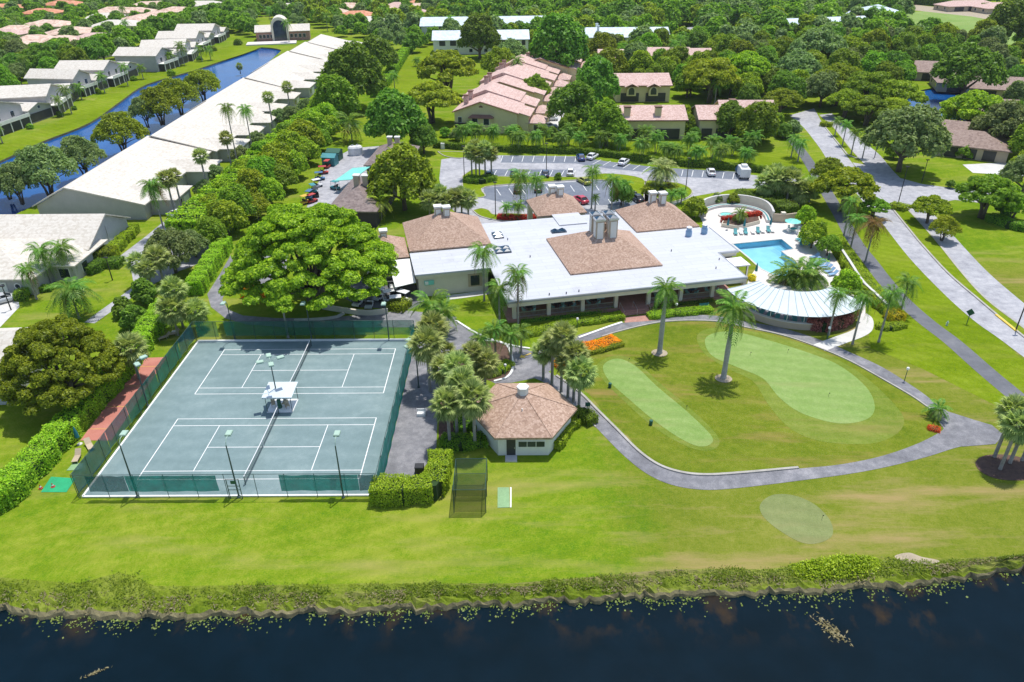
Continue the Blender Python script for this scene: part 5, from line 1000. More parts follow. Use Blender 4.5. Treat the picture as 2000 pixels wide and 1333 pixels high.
# porch furniture
for i, u in enumerate((4.2, 8.6, 10.4, 14.3, 25.2, 30.3, 33.6)):
    c = CW(u, 4.0, .45); lab = ['table nearest the left porch corner', 'table in the second porch bay', 'table by the second porch column', 'table before the third porch window', 'table right of the entrance steps', 'blue table in the fifth porch bay', 'table in the last porch bay'][i]
    t_ = thing('porch_table', 'round '+lab, 'table', c); MB().cyl(0, 0, .68, .73, .55, n=14).build('tabletop', 'dark_wall' if i != 5 else 'machine_blue', t_); MB().cyl(0, 0, 0, .68, .07, n=8).build('stem', 'dark_wall', t_)
    for a in (40, 130, 220, 310): chair(c.x+.95*math.cos(R(a)), c.y+.95*math.sin(R(a)), .45, R(a-90), 'pale teal chair at a clubhouse porch table', 'chairs on the clubhouse porch')
for u in (12.7, 14.4, 16.0):
    c = CW(u, 5.4, .45); o = thing('porch_sofa' if u == 14.4 else 'porch_armchair', 'teal cushioned sofa against the porch wall' if u == 14.4 else ('teal cushioned armchair left of the porch sofa' if u < 14 else 'teal cushioned armchair right of the porch sofa'), 'sofa' if u == 14.4 else 'armchair', c, CA); w_ = .95 if u == 14.4 else .42
    MB().box(-w_, w_, -.4, .4, .1, .45).build('seat', 'pale_teal', o); MB().box(-w_, w_, .25, .4, .45, .95).build('backrest', 'pale_teal', o)
    for s_ in (-1, 1): MB().box(s_*w_-.06, s_*w_+.06, -.4, .24, .45, .68).build('armrest', 'white_paint', o)
# ------------------------------------------------------------------ lamps, signs, small things
def globe(px, label):
    b = G(*px); o = thing('globe_lamp', label, 'lamp', (b.x, b.y, 0)); MB().cyl(0, 0, 0, 1.7, .05, .04, 8).build('post', 'dark_green_paint', o); MB().lathe(0, 0, [(.05, 1.7), (.16, 1.76), (.2, 1.9), (.16, 2.05), (.04, 2.12)], 12).build('globe', 'lens', o)
globe((1127, 646), 'short lamp with white globe on the lawn before the porch hedge'); globe((1319, 617), 'short lamp with white globe beside the porch steps hedge'); globe((1615, 664), 'short lamp with white globe at the concrete walk corner'); globe((1766, 745), 'short lamp with white globe alone on the lawn between two paths'); globe((987, 738), 'short lamp with white globe in the kerbed palm bed')
def street_lamp(px, h, label, arm=1.2):
    b = G(*px); o = thing('street_lamp', label, 'street lamp', (b.x, b.y, 0)); MB().tube([(0, 0, 0), (0, 0, h)], [.1, .06], 8).build('pole', 'black_bin', o); MB().bevbox(-.35, .35, -.15, .15, h, h+.18, .05).build('lamp_head', 'black_bin', o)
for p, h, l in (((1753, 402), 8, 'tall dark street lamp at the head of the planted median'), ((968, 424), 7, 'dark parking lamp beside the kerbed grass island'), ((907, 346), 7, 'dark parking lamp at the sabal palm island'), ((1339, 372), 7, 'dark parking lamp on the date palm island'), ((1067, 340), 7, 'dark parking lamp in the middle of the bays'), ((1708, 308), 6, 'dark street lamp beside the upper road'), ((1984, 645), 7, 'dark sign post on the yellow median nose'), ((1800, 357), 5, 'dark lamp post on the side road verge'), ((220, 548), 4, 'slim dark lamp on the condo lawn'), ((22, 606), 4, 'slim dark lamp beside the condo parking')): street_lamp(p, h, l)
b = G(1888, 633); o = thing('diamond_sign', 'green diamond-shaped road sign seen from behind', 'sign', (b.x, b.y, 0), R(-35)); MB().cyl(0, 0, 0, 2.2, .05, n=6).build('post', 'dark_green_paint', o); MB().add([(0, -.06, 1.3), (.55, -.06, 1.9), (0, -.06, 2.5), (-.55, -.06, 1.9), (0, .0, 1.3), (.55, .0, 1.9), (0, .0, 2.5), (-.55, .0, 1.9)], [(0, 1, 2, 3), (7, 6, 5, 4), (0, 4, 5, 1), (1, 5, 6, 2), (2, 6, 7, 3), (3, 7, 4, 0)]).build('plate', 'dark_green_paint', o)
b = G(1849, 636); o = thing('water_hydrant', 'small pale green hydrant on the verge', 'hydrant', (b.x, b.y, 0)); MB().lathe(0, 0, [(.16, 0), (.16, .08), (.1, .1), (.11, .5), (.15, .52), (.1, .68), (.03, .75)], 10).build('barrel', 'lamp_head_green', o); MB().tube([(-.2, 0, .4), (.2, 0, .4)], .06, 8).build('outlet', 'white_paint', o)
for i, p in enumerate(((1191, 757), (1271, 830))): b = G(*p); o = tag(MB().lathe(0, 0, [(.2, 0), (.22, .5), (.18, .55)], 10).build('ball_bin', 'dark_green_paint', None, (b.x, b.y, .02)), 'small dark green bin beside the long putting green' if i == 0 else 'small dark green bin near the wide end of the long putting green', 'bin'); MB().lathe(0, 0, [(.23, .55), (.2, .62)], 10).build('lid', 'dark_green_paint', o)
for p in ((1465, 695), (1538, 690), (1618, 775), (1228, 707), (1340, 800), (1605, 1015)): b = G(*p); o = tag(MB().cyl(0, 0, 0, .55, .015, n=5).build('hole_flag', 'black_bin', None, (b.x, b.y, .03)), 'thin short marker pin standing in a putting green', 'marker', 'marker pins in the putting greens'); MB().box(0, .12, -.005, .005, .42, .54).build('flag', 'black_bin', o)
b = G(1147, 806); o = thing('path_sign', 'small green sign beside the shop path', 'sign', (b.x, b.y, 0)); MB().cyl(0, 0, 0, 1.3, .04, n=6).build('post', 'dark_green_paint', o); MB().box(-.3, .3, -.06, -.035, .9, 1.5).build('plate', 'dark_green_paint', o)
b = G(1376, 605); o = thing('garden_bench', 'teal slatted garden bench on the lawn before the porch hedge', 'bench', (b.x, b.y, 0), CA)
for k in range(4): MB().box(-.8, .8, -.3+.15*k, -.19+.15*k, .42, .46).build('seat_slat', 'teal_paint', o)
for k in range(3): MB().box(-.8, .8, .3, .34, .52+.15*k, .63+.15*k).build('back_slat', 'teal_paint', o)
for s_ in (-.7, .7): MB().box(s_-.04, s_+.04, -.3, .3, 0, .42).box(s_-.04, s_+.04, .34, .39, 0, .95).build('leg', 'teal_paint', o)
b = G(865, 291); o = tag(MB().bevbox(-.5, .5, -.4, .4, 0, 1.5, .08).build('utility_box', 'machine_white', None, (b.x, b.y, 0)), 'pale utility box before the long parking hedge', 'utility box'); MB().box(-.4, .4, -.43, -.402, .2, 1.3).build('door', 'white_paint', o)
b = G(760, 368, 0); c = G(1026, 695); 
me = bpy.data.meshes.new('arrow'); ar = [(-.1, -1.0), (.1, -1.0), (.1, .3), (.5, .3), (0, 1.0), (-.5, .3), (-.1, .3)]
me.from_pydata([(c.x+x*math.cos(2.2)-y*math.sin(2.2), c.y+x*math.sin(2.2)+y*math.cos(2.2), .034) for x, y in ar], [], [tuple(range(7))]); me.materials.append(MATS['yellow_paint']); me.update(); tag(link('painted_arrow', me), kind='structure')
# low wall of the cart yard
o = tag(ribbon(MB(), sm([(628, 603), (680, 612), (720, 616), (758, 612)]), .35, 0, .8).build('yard_wall', 'cream_wall'), 'low curved cream wall around the shaded cart yard', 'wall')
o = tag(ribbon(MB(), sm([(575, 628), (620, 626), (655, 622), (672, 614)]), .35, 0, .35).build('bed_edging', 'concrete'), 'pale kerb edging curling below the spreading shade tree', 'edging')
# vehicles
def car_parts():
    def ring(x, hw, z0, z1, tw): return [(x, -hw, z0), (x, hw, z0), (x, hw, z1*.62), (x, tw, z1), (x, -tw, z1), (x, -hw, z1*.62)]
    body = MB().loft([ring(-2.25, .70, .38, .72, .62), ring(-2.1, .84, .28, .86, .72), ring(-1.2, .88, .25, .93, .80), ring(.6, .89, .25, .95, .82), ring(1.6, .86, .26, .88, .74), ring(2.15, .78, .30, .74, .62), ring(2.28, .62, .40, .62, .5)])
    cab = MB().loft([[(-1.75, -.74, .90), (-1.75, .74, .90), (1.05, .78, .93), (1.05, -.78, .93)], [(-1.05, -.60, 1.36), (-1.05, .60, 1.36), (.15, .62, 1.38), (.15, -.62, 1.38)]])
    top = MB().loft([[(-1.15, -.61, 1.355), (-1.15, .61, 1.355), (.2, .64, 1.37), (.2, -.64, 1.37)], [(-.95, -.52, 1.44), (-.95, .52, 1.44), (.0, .54, 1.45), (.0, -.54, 1.45)]])
    pil = MB()
    for s in (-1, 1):
        pil.tube([(1.05, s*.78, .94), (.17, s*.635, 1.39)], .035, 4); pil.tube([(-1.78, s*.74, .92), (-1.1, s*.61, 1.38)], .05, 4); pil.tube([(-.35, s*.775, .95), (-.42, s*.63, 1.39)], .03, 4)
    tyre = MB(); tyre.loft([[(.33*math.cos(a), y, .33*math.sin(a)) for a in np.linspace(0, 6.283, 14, endpoint=False)] for y in (-.1, .1)])
    rim = MB(); rim.loft([[(.2*math.cos(a), y, .2*math.sin(a)) for a in np.linspace(0, 6.283, 10, endpoint=False)] for y in (-.115, .115)])
    return body, cab, top, pil, tyre.mesh('wheel', 'rubber'), rim.mesh('rim', 'steel'), MB().box(-.03, .03, -.16, .16, -.07, .07).mesh('headlight', 'lens'), MB().box(-.03, .03, -.14, .14, -.08, .08).mesh('tail_light', 'tail_lens')
CP = car_parts(); CB = {}
def car(px, rz, mt, label, s=(1, 1, 1), group=None):
    b = G(*px); o = thing('parked_car', label, 'car', (b.x, b.y, .03), R(rz), group); o.scale = s
    if mt not in CB: CB[mt] = (CP[0].mesh('body', mt, True), CP[2].mesh('roof_panel', mt), CP[3].mesh('pillar', mt))
    if 'g' not in CB: CB['g'] = CP[1].mesh('cabin_glass', 'car_glass')
    link('body', CB[mt][0], o); link('cabin_glass', CB['g'], o); link('roof_panel', CB[mt][1], o); link('pillars', CB[mt][2], o)
    for x in (-1.38, 1.42):
        for y in (-.8, .8): w_ = link('wheel', CP[4], o, (x, y, .33)); link('rim', CP[5], w_)
    for y in (-.55, .55): link('headlight', CP[6], o, (2.2, y, .62)); link('tail_light', CP[7], o, (-2.24, y, .66))
    return o
CARS = [((1134, 312), 95, 'car_blue', 'deep blue car parked beside a white car at the lot hedge'), ((1157, 310), 60, 'car_white', 'white car parked beside the deep blue car'), ((1218, 321), 62, 'car_white', 'white car parked alone in the slanted bays'), ((1388, 341), 85, 'car_white', 'white car parked below the hedge palms'),
        ((956, 346), 85, 'car_teal', 'dark blue car beside the sabal palm island'), ((1004, 343), 88, 'car_teal', 'teal car behind the tall queen palm'), ((1065, 344), 88, 'car_navy', 'navy car beside the parking lamp'), ((1114, 341), 85, 'car_white', 'white car facing the grass strip of the lot'), ((1140, 358), 115, 'car_lime', 'lime yellow car parked on the grass strip bay'),
        ((1012, 374), 85, 'car_black', 'black car in the lower bays by the queen palm'), ((1052, 372), 85, 'car_charcoal', 'charcoal car in the lower bays'), ((1133, 395), 120, 'car_red', 'red car parked behind the entrance roof'), ((1243, 392), 110, 'car_black', 'black car beside the round dark shrub'),
        ((350, 424), -15, 'car_white', 'white car parked beside the condo block drive'), ((10, 590), 40, 'car_silver', 'silver car in the condo parking below the garages'), ((1073, 250), 5, 'car_white', 'white car in the courtyard of the yellow townhomes'), ((1075, 236), 5, 'car_silver', 'silver car under the townhome courtyard trees'), ((1830, 117), 10, 'car_blue', 'blue car behind the brown-roofed pond house'), ((1232, 385), 110, 'car_charcoal', 'charcoal car next to the black car by the shrub')]
for p, r_, m_, l in CARS: car(p, r_, m_, l)
b = G(1449, 345); o = thing('service_truck', 'white and blue service truck parked at the end of the bays', 'truck', (b.x, b.y, .03), R(88))
MB().bevbox(-2.9, .9, -1.05, 1.05, .6, 2.5, .1).build('cargo_box', 'machine_white', o); MB().loft([[(.95, -1.0, .5), (2.9, -1.0, .5), (2.9, 1.0, .5), (.95, 1.0, .5)], [(.95, -1.0, 1.3), (2.9, -.95, 1.15), (2.9, .95, 1.15), (.95, 1.0, 1.3)], [(.95, -.9, 2.1), (1.9, -.85, 2.05), (1.9, .85, 2.05), (.95, .9, 2.1)]]).build('cab', 'machine_blue', o)
MB().add([(2.87, -.85, 1.2), (2.87, .85, 1.2), (1.96, .78, 2.0), (1.96, -.78, 2.0)], [(0, 1, 2, 3)]).build('windscreen', 'car_glass', o); MB().box(-1.6, -.2, -.6, .6, 2.52, 3.0).build('roof_unit', 'machine_white', o)
for x in (-1.9, 1.9):
    for y in (-.95, .95): w_ = link('wheel', CP[4], o, (x, y, .45)); w_.scale = (1.35, 1.3, 1.35); link('rim', CP[5], w_)
def cart(px, rz, label, group, roofmt='machine_white', body='machine_white'):
    b = G(*px); o = thing('golf_cart', label, 'golf cart', (b.x, b.y, .03), R(rz), group)
    MB().loft([[(-1.1, -.55, .25), (1.15, -.55, .25), (1.15, .55, .25), (-1.1, .55, .25)], [(-1.1, -.55, .62), (1.2, -.5, .5), (1.2, .5, .5), (-1.1, .55, .62)]]).build('body', body, o)
    MB().box(-.5, .0, -.5, .5, .62, .82).box(-.58, -.48, -.5, .5, .82, 1.15).build('seat', 'black_bin', o); MB().bevbox(-1.0, .8, -.58, .58, 1.75, 1.83, .04).build('roof', roofmt, o)
    for x in (-.9, .7):
        for y in (-.5, .5): MB().cyl(x, y, .5, 1.76, .025, n=5).build('roof_post', 'black_bin', o)
    for x in (-.75, .8):
        for y in (-.5, .5): w_ = link('wheel', CP[4], o, (x, y, .22)); w_.scale = (.66, .8, .66)
for i, (p, r_) in enumerate((((762, 588), 20), ((790, 590), -30), ((742, 585), 60), ((722, 600), 90), ((700, 596), 75), ((775, 600), 10), ((770, 580), 100))): cart(p, r_, 'white-roofed golf cart parked in the shaded cart yard', 'golf carts in the cart yard', 'machine_white' if i != 3 else 'black_bin')
YD = [((625, 352), 'machine_blue'), ((632, 340), 'machine_red'), ((620, 366), 'machine_white'), ((612, 376), 'teal_paint'), ((606, 388), 'machine_blue'), ((598, 398), 'machine_yellow'), ((618, 384), 'black_bin'), ((640, 328), 'machine_red'), ((610, 396), 'machine_red'), ((655, 370), 'teal_paint')]
for i, (p, m_) in enumerate(YD): cart(p, random.uniform(0, 180), '%s mowing vehicle parked along the service yard hedge' % m_.replace('machine_', '').replace('_paint', '').replace('_bin', ''), m_.replace('machine_', '').replace('_paint', '').replace('_bin', '')+' vehicles in the service yard', m_, m_)
for p, m_, l in (((646, 322), 'teal_paint', 'teal tool hut at the far end of the service yard'), ((655, 312), 'dark_green_paint', 'dark green tool hut behind the teal one')):
    b = G(*p); o = thing('tool_hut', l, 'hut', (b.x, b.y, 0), R(-10)); MB().penta(-1.6, 1.6, -1.3, 1.3, 0, 2.0, .7, 'x').build('wall', m_, o); MB().gable(-1.8, 1.8, -1.5, 1.5, 2.1, .72, 'x', .1).build('roof', m_, o)
for k, p in enumerate(((690, 303), (700, 302))): b = G(*p); o = tag(MB().lathe(0, 0, [(1.2, 0), (1.2, 1.8), (.9, 2.2), (.3, 2.4)], 14).build('storage_tank', 'machine_white', None, (b.x, b.y, 0)), 'white round storage tank behind the yard sheds', 'tank', 'tanks behind the yard sheds'); MB().cyl(0, 0, 2.4, 2.55, .3, n=10).build('hatch', 'steel', o)
# ------------------------------------------------------------------ people on the porch
def person(loc, rz, sit, shirt, pants, label):
    me = bpy.data.meshes.new('person'); hz = .95 if not sit else .5
    J = {'pel': (0, 0, hz), 'ch': (0, .02, hz+.35), 'nk': (0, .0, hz+.53), 'hd': (0, -.02, hz+.62), 'hd2': (0, -.02, hz+.75)}
    for s, t in ((-1, 'l'), (1, 'r')):
        J['sh'+t] = (s*.19, .01, hz+.46); J['el'+t] = (s*.25, -.02, hz+.2); J['wr'+t] = (s*.22, -.2, hz+.06) if sit else (s*.27, -.06, hz-.04); J['fi'+t] = (s*.2, -.3, hz+.08) if sit else (s*.27, -.09, hz-.17)
        J['hp'+t] = (s*.1, 0, hz-.04); J['kn'+t] = (s*.12, -.45, hz) if sit else (s*.11, -.03, hz-.45); J['an'+t] = (s*.12, -.45, .08) if sit else (s*.11, .02, .08); J['to'+t] = (s*.13, -.62, .05) if sit else (s*.13, -.17, .04)
    names = list(J); E = [('pel', 'ch'), ('ch', 'nk'), ('nk', 'hd'), ('hd', 'hd2')]
    for t in 'lr': E += [('ch', 'sh'+t), ('sh'+t, 'el'+t), ('el'+t, 'wr'+t), ('wr'+t, 'fi'+t), ('pel', 'hp'+t), ('hp'+t, 'kn'+t), ('kn'+t, 'an'+t), ('an'+t, 'to'+t)]
    me.from_pydata([J[n_] for n_ in names], [], [(names.index(a), names.index(b_)) for a, b_ in E])
    o = link('person', me, None, loc, rz); tag(o, label, 'person'); sk = o.modifiers.new('skin', 'SKIN'); ss = o.modifiers.new('sub', 'SUBSURF'); ss.levels = ss.render_levels = 1
    rad = {'pel': .14, 'ch': .15, 'nk': .06, 'hd': .095, 'hd2': .09, 'sh': .065, 'el': .045, 'wr': .033, 'fi': .035, 'hp': .09, 'kn': .06, 'an': .042, 'to': .04}
    for i, n_ in enumerate(names):
        r_ = rad.get(n_, rad.get(n_[:2])); v_ = me.skin_vertices[0].data[i]; v_.radius = (r_, r_); v_.use_root = (n_ == 'pel')
    mt = bpy.data.materials.new('clothed_person'); mt.use_nodes = True; t_ = mt.node_tree; b_ = t_.nodes['Principled BSDF']; b_.inputs['Roughness'].default_value = .85
    sx = t_.nodes.new('ShaderNodeSeparateXYZ'); t_.links.new(obj_of(t_), sx.inputs[0])
    c_ = ramp(t_, mth(t_, 'DIVIDE', sx.outputs[2], 2.0), [(0, pants), (hz/2, shirt), ((hz+.52)/2, (.45, .27, .19)), ((hz+.72)/2, (.10, .07, .05))]); t_.nodes[-1].color_ramp.interpolation = 'CONSTANT'
    t_.links.new(c_, b_.inputs['Base Color']); me.materials.append(mt); return o
c = CW(9.6, 4.9, .45); person(c, R(20), False, (.55, .25, .24), (.5, .42, .33), 'person in a pink top standing on the clubhouse porch')
c = CW(10.4, 4.0, .45); person((c.x+.75, c.y-.62, .47), R(140), True, (.7, .7, .68), (.3, .3, .3), 'person in white sitting at the table by the second porch column'); person((c.x-.70, c.y+.66, .47), R(-40), True, (.65, .68, .7), (.06, .07, .12), 'person in pale blue sitting across that porch table')
# ------------------------------------------------------------------ vegetation
leafmat('leaf_dark', [(.045, .095, .010), (.098, .180, .017), (.175, .275, .028)])
leafmat('leaf_mid', [(.058, .118, .008), (.130, .225, .014), (.230, .335, .026)])
leafmat('leaf_bright', [(.060, .115, .006), (.175, .265, .012), (.350, .430, .024)])
leafmat('leaf_yellowish', [(.090, .130, .006), (.210, .270, .012), (.340, .390, .028)])
leafmat('leaf_olive', [(.065, .100, .007), (.160, .215, .012), (.290, .350, .022)], hue=.05)
leafmat('leaf_grey', [(.065, .105, .030), (.140, .200, .062), (.235, .300, .105)])
leafmat('leaf_orange', [(.10, .11, .01), (.26, .15, .02), (.42, .19, .03)])
leafmat('leaf_hedge', [(.070, .145, .006), (.165, .275, .012), (.280, .390, .024)], cl=1.5)
leafmat('leaf_trim', [(.105, .190, .008), (.220, .330, .015), (.340, .440, .030)], cl=1.5)
leafmat('leaf_lime', [(0.100, 0.170, 0.006), (0.210, 0.290, 0.012), (0.340, 0.400, 0.030)], cl=1.5)
leafmat('leaf_red', [(0.100, 0.012, 0.010), (0.300, 0.030, 0.015), (0.480, 0.090, 0.030)], val=2.4, hue=.05, cl=1.5)
leafmat('leaf_purple', [(0.045, 0.012, 0.015), (0.160, 0.045, 0.045), (0.300, 0.130, 0.120)], val=2.4, hue=.05, cl=1.5)
leafmat('petal_orange', [(0.300, 0.070, 0.005), (0.600, 0.200, 0.008), (0.750, 0.360, 0.020)], val=1.7, hue=.05, cl=1.5)
leafmat('petal_yellow', [(0.300, 0.300, 0.010), (0.600, 0.500, 0.020), (0.750, 0.620, 0.040)], val=1.5, hue=.05, cl=1.5)
leafmat('palm_leaf', [(.045, .110, .016), (.105, .200, .030), (.190, .290, .055)])
leafmat('palm_leaf_light', [(.090, .150, .012), (.200, .280, .025), (.320, .380, .050)])
leafmat('sabal_leaf', [(.085, .125, .035), (.190, .240, .070), (.320, .360, .130)], trans=.35)
leafmat('dead_frond', [(0.100, 0.060, 0.020), (0.240, 0.150, 0.050), (0.360, 0.240, 0.090)], val=1.0)
leafmat('bank_weed', [(.090, .150, .010), (.190, .270, .018), (.300, .370, .040)], hue=0.0, cl=.35, val=1.25)
leafmat('dry_weed', [(.22, .19, .09), (.36, .31, .16), (.48, .42, .26)], hue=0.0, cl=.6, val=1.1)
leafmat('lily_leaf', [(0.120, 0.200, 0.040), (0.240, 0.340, 0.070), (0.360, 0.440, 0.130)], val=1.2, cl=.6)
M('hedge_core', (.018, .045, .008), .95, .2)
def unit(v): return v/np.maximum(np.linalg.norm(v, axis=1, keepdims=True), 1e-9)
def cards(P, N, size, rg, aspect=1.7):
    """one 4-sided leaf at each point of P facing roughly N"""
    n = len(P); N = unit(unit(N)+rg.normal(0, .42, (n, 3))); a = unit(np.cross(N, rg.normal(0, 1, (n, 3)))); b = np.cross(N, a)
    s = (size*rg.uniform(.6, 1.35, n))[:, None]
    L_ = a*s*aspect*.5; W_ = b*s*.5
    V = np.empty((n, 4, 3)); V[:, 0] = P-L_; V[:, 1] = P+W_+L_*.15; V[:, 2] = P+L_; V[:, 3] = P-W_+L_*.15
    return V.reshape(-1, 3)
def crown_points(rg, blobs, n, zsq=1.0, low=-.45):
    c = np.array([b[:3] for b in blobs]); r = np.array([b[3] for b in blobs]); pr = r**2/np.sum(r**2)
    k = rg.choice(len(blobs), n, p=pr); d = unit(rg.normal(0, 1, (n, 3)))
    flip = d[:, 2] < low; d[flip, 2] *= -1
    lump = 1+.14*np.sin(d[:, 0]*7+k)*np.cos(d[:, 1]*6+2*k)
    P = c[k]+d*(r[k]*lump*(1.08-np.abs(rg.normal(0, .22, n))))[:, None]*np.array([1, 1, zsq])
    keep = np.ones(n, bool)
    for j in range(len(blobs)):
        q = (P-c[j])/np.array([1, 1, zsq]); keep &= ~((np.linalg.norm(q, axis=1) < r[j]*.72) & (k != j))
    return P[keep], d[keep]
def make_tree(name, seed, n, leaf, nb, tl, hz, br, zsq=1.0, spread=.68, trunk=.055, limbs=5, stems=1):
    """unit tree: crown radius 1, trunk to tl, crown height hz"""
    rg = np.random.default_rng(seed); blobs = []
    for i in range(nb):
        a = i*2.39996+rg.uniform(-.3, .3); f = math.sqrt((i+.5)/nb)*spread; up = ((1-(f/spread)**2)*.75+.12)*(1 if nb < 100 or i % 4 else rg.uniform(.25, .8))
        blobs.append((f*math.cos(a), f*math.sin(a), tl+hz*min(.82, up*rg.uniform(.75, 1.15)), rg.uniform(*br)))
    P, d = crown_points(rg, blobs, n, zsq); V = cards(P, d+np.array([0, 0, .55]), leaf, rg)
    me = raw_mesh(name+'_crown', V, 4, 'leaf_mid')
    tb = MB()
    for s in range(stems):
        ox, oy = (0, 0) if stems == 1 else (.10*math.cos(s*2.1), .10*math.sin(s*2.1))
        top = tl+hz*.35; tb.tube([(ox*.6, oy*.6, 0), (ox+rg.normal(0, .02), oy, tl*.5), (ox*1.8+rg.normal(0, .03), oy*1.8, tl), (ox*2, oy*2, top)], [trunk*1.25, trunk, trunk*.85, trunk*.4], 7)
    for j in range(limbs):
        b = blobs[(j*max(1, nb//limbs)+nb//3) % nb]; tb.tube([(0, 0, tl*.62), (b[0]*.45, b[1]*.45, tl*.62+(b[2]-tl*.62)*.55), (b[0]*.95, b[1]*.95, b[2])], [trunk*.7, trunk*.45, trunk*.15], 5)
    return me, tb.mesh(name+'_trunk', 'trunk_brown', True), tl, hz
T = {}
T['round'] = [make_tree('round_tree', 10+i, 17000, .062, 30, .45, 1.25, (.22, .36)) for i in range(3)]
T['oak'] = [make_tree('oak_tree', 20+i, 17000, .052, 48, .55, 1.0, (.14, .26), spread=.82) for i in range(3)]
T['flat'] = [make_tree('flat_tree', 30+i, 17000, .052, 46, .62, .75, (.15, .27), zsq=.5, spread=.83, stems=2) for i in range(3)]
T['small'] = [make_tree('small_tree', 40+i, 5000, .12, 14, .30, 1.2, (.26, .40), limbs=3) for i in range(3)]
T['far'] = [make_tree('far_tree', 50+i, 2600, .14, 18, .45, 1.15, (.25, .38), limbs=2) for i in range(4)]
T['airy'] = [make_tree('airy_tree', 60+i, 17000, .048, 56, .62, 1.05, (.14, .24), spread=.85, trunk=.035, stems=3, limbs=9) for i in range(3)]
T['big'] = [make_tree('spreading_tree', 70, 160000, .0185, 330, .38, .93, (.05, .125), zsq=.42, spread=.92, trunk=.03, stems=3, limbs=22)]
T['poin'] = [make_tree('shade_tree', 71, 100000, .021, 240, .34, 1.02, (.065, .13), zsq=.5, spread=.9, trunk=.035, stems=2, limbs=16)]
T['shrub'] = [make_tree('round_shrub', 80+i, 1800, .15, 9, .05, 1.0, (.36, .5), limbs=2, trunk=.03) for i in range(3)]
def mat_link(o, mt): o.material_slots[0].link = 'OBJECT'; o.material_slots[0].material = MATS[mt]; return o
TREES = []
def tree_at(loc, r, kind, mt, label, group=None, name='tree', cat='tree', zs=1.0, parts=True, seed=None):
    rr = random.Random(int(loc[0]*131+loc[1]*17)); v = T[kind][rr.randrange(len(T[kind]))]
    o = thing(name, label, cat, (loc[0], loc[1], loc[2] if len(loc) > 2 else 0), rr.uniform(0, 6.28), group); o.scale = (r, r*rr.uniform(.92, 1.08), r*zs)
    mat_link(link('crown', v[0], o), mt)['kind'] = 'stuff'
    if parts: link('trunk', v[1], o)
    TREES.append((loc[0], loc[1], r)); return o
def tree_px(cx, cy, rpx, kind, mt, label, group=None, zs=1.0, **k):
    v = T[kind][0]; r = 4.0
    for _ in range(6):
        zc = (v[2]+v[3]*.45)*r*zs; g = G(cx, cy, zc); r = rpx*depth(g)/FPX
    return tree_at((g.x, g.y, 0), r, kind, mt, label, group, zs=zs, **k)
def tree_base(bx, by, rpx, topy, kind, mt, label, group=None, **k):
    g = G(bx, by); r = rpx*depth(g)/FPX; v = T[kind][0]; h = hgt(bx, by, topy); zs = max(.5, min(1.8, h/((v[2]+v[3])*r)))
    return tree_at((g.x, g.y, 0), r, kind, mt, label, group, zs=zs, **k)
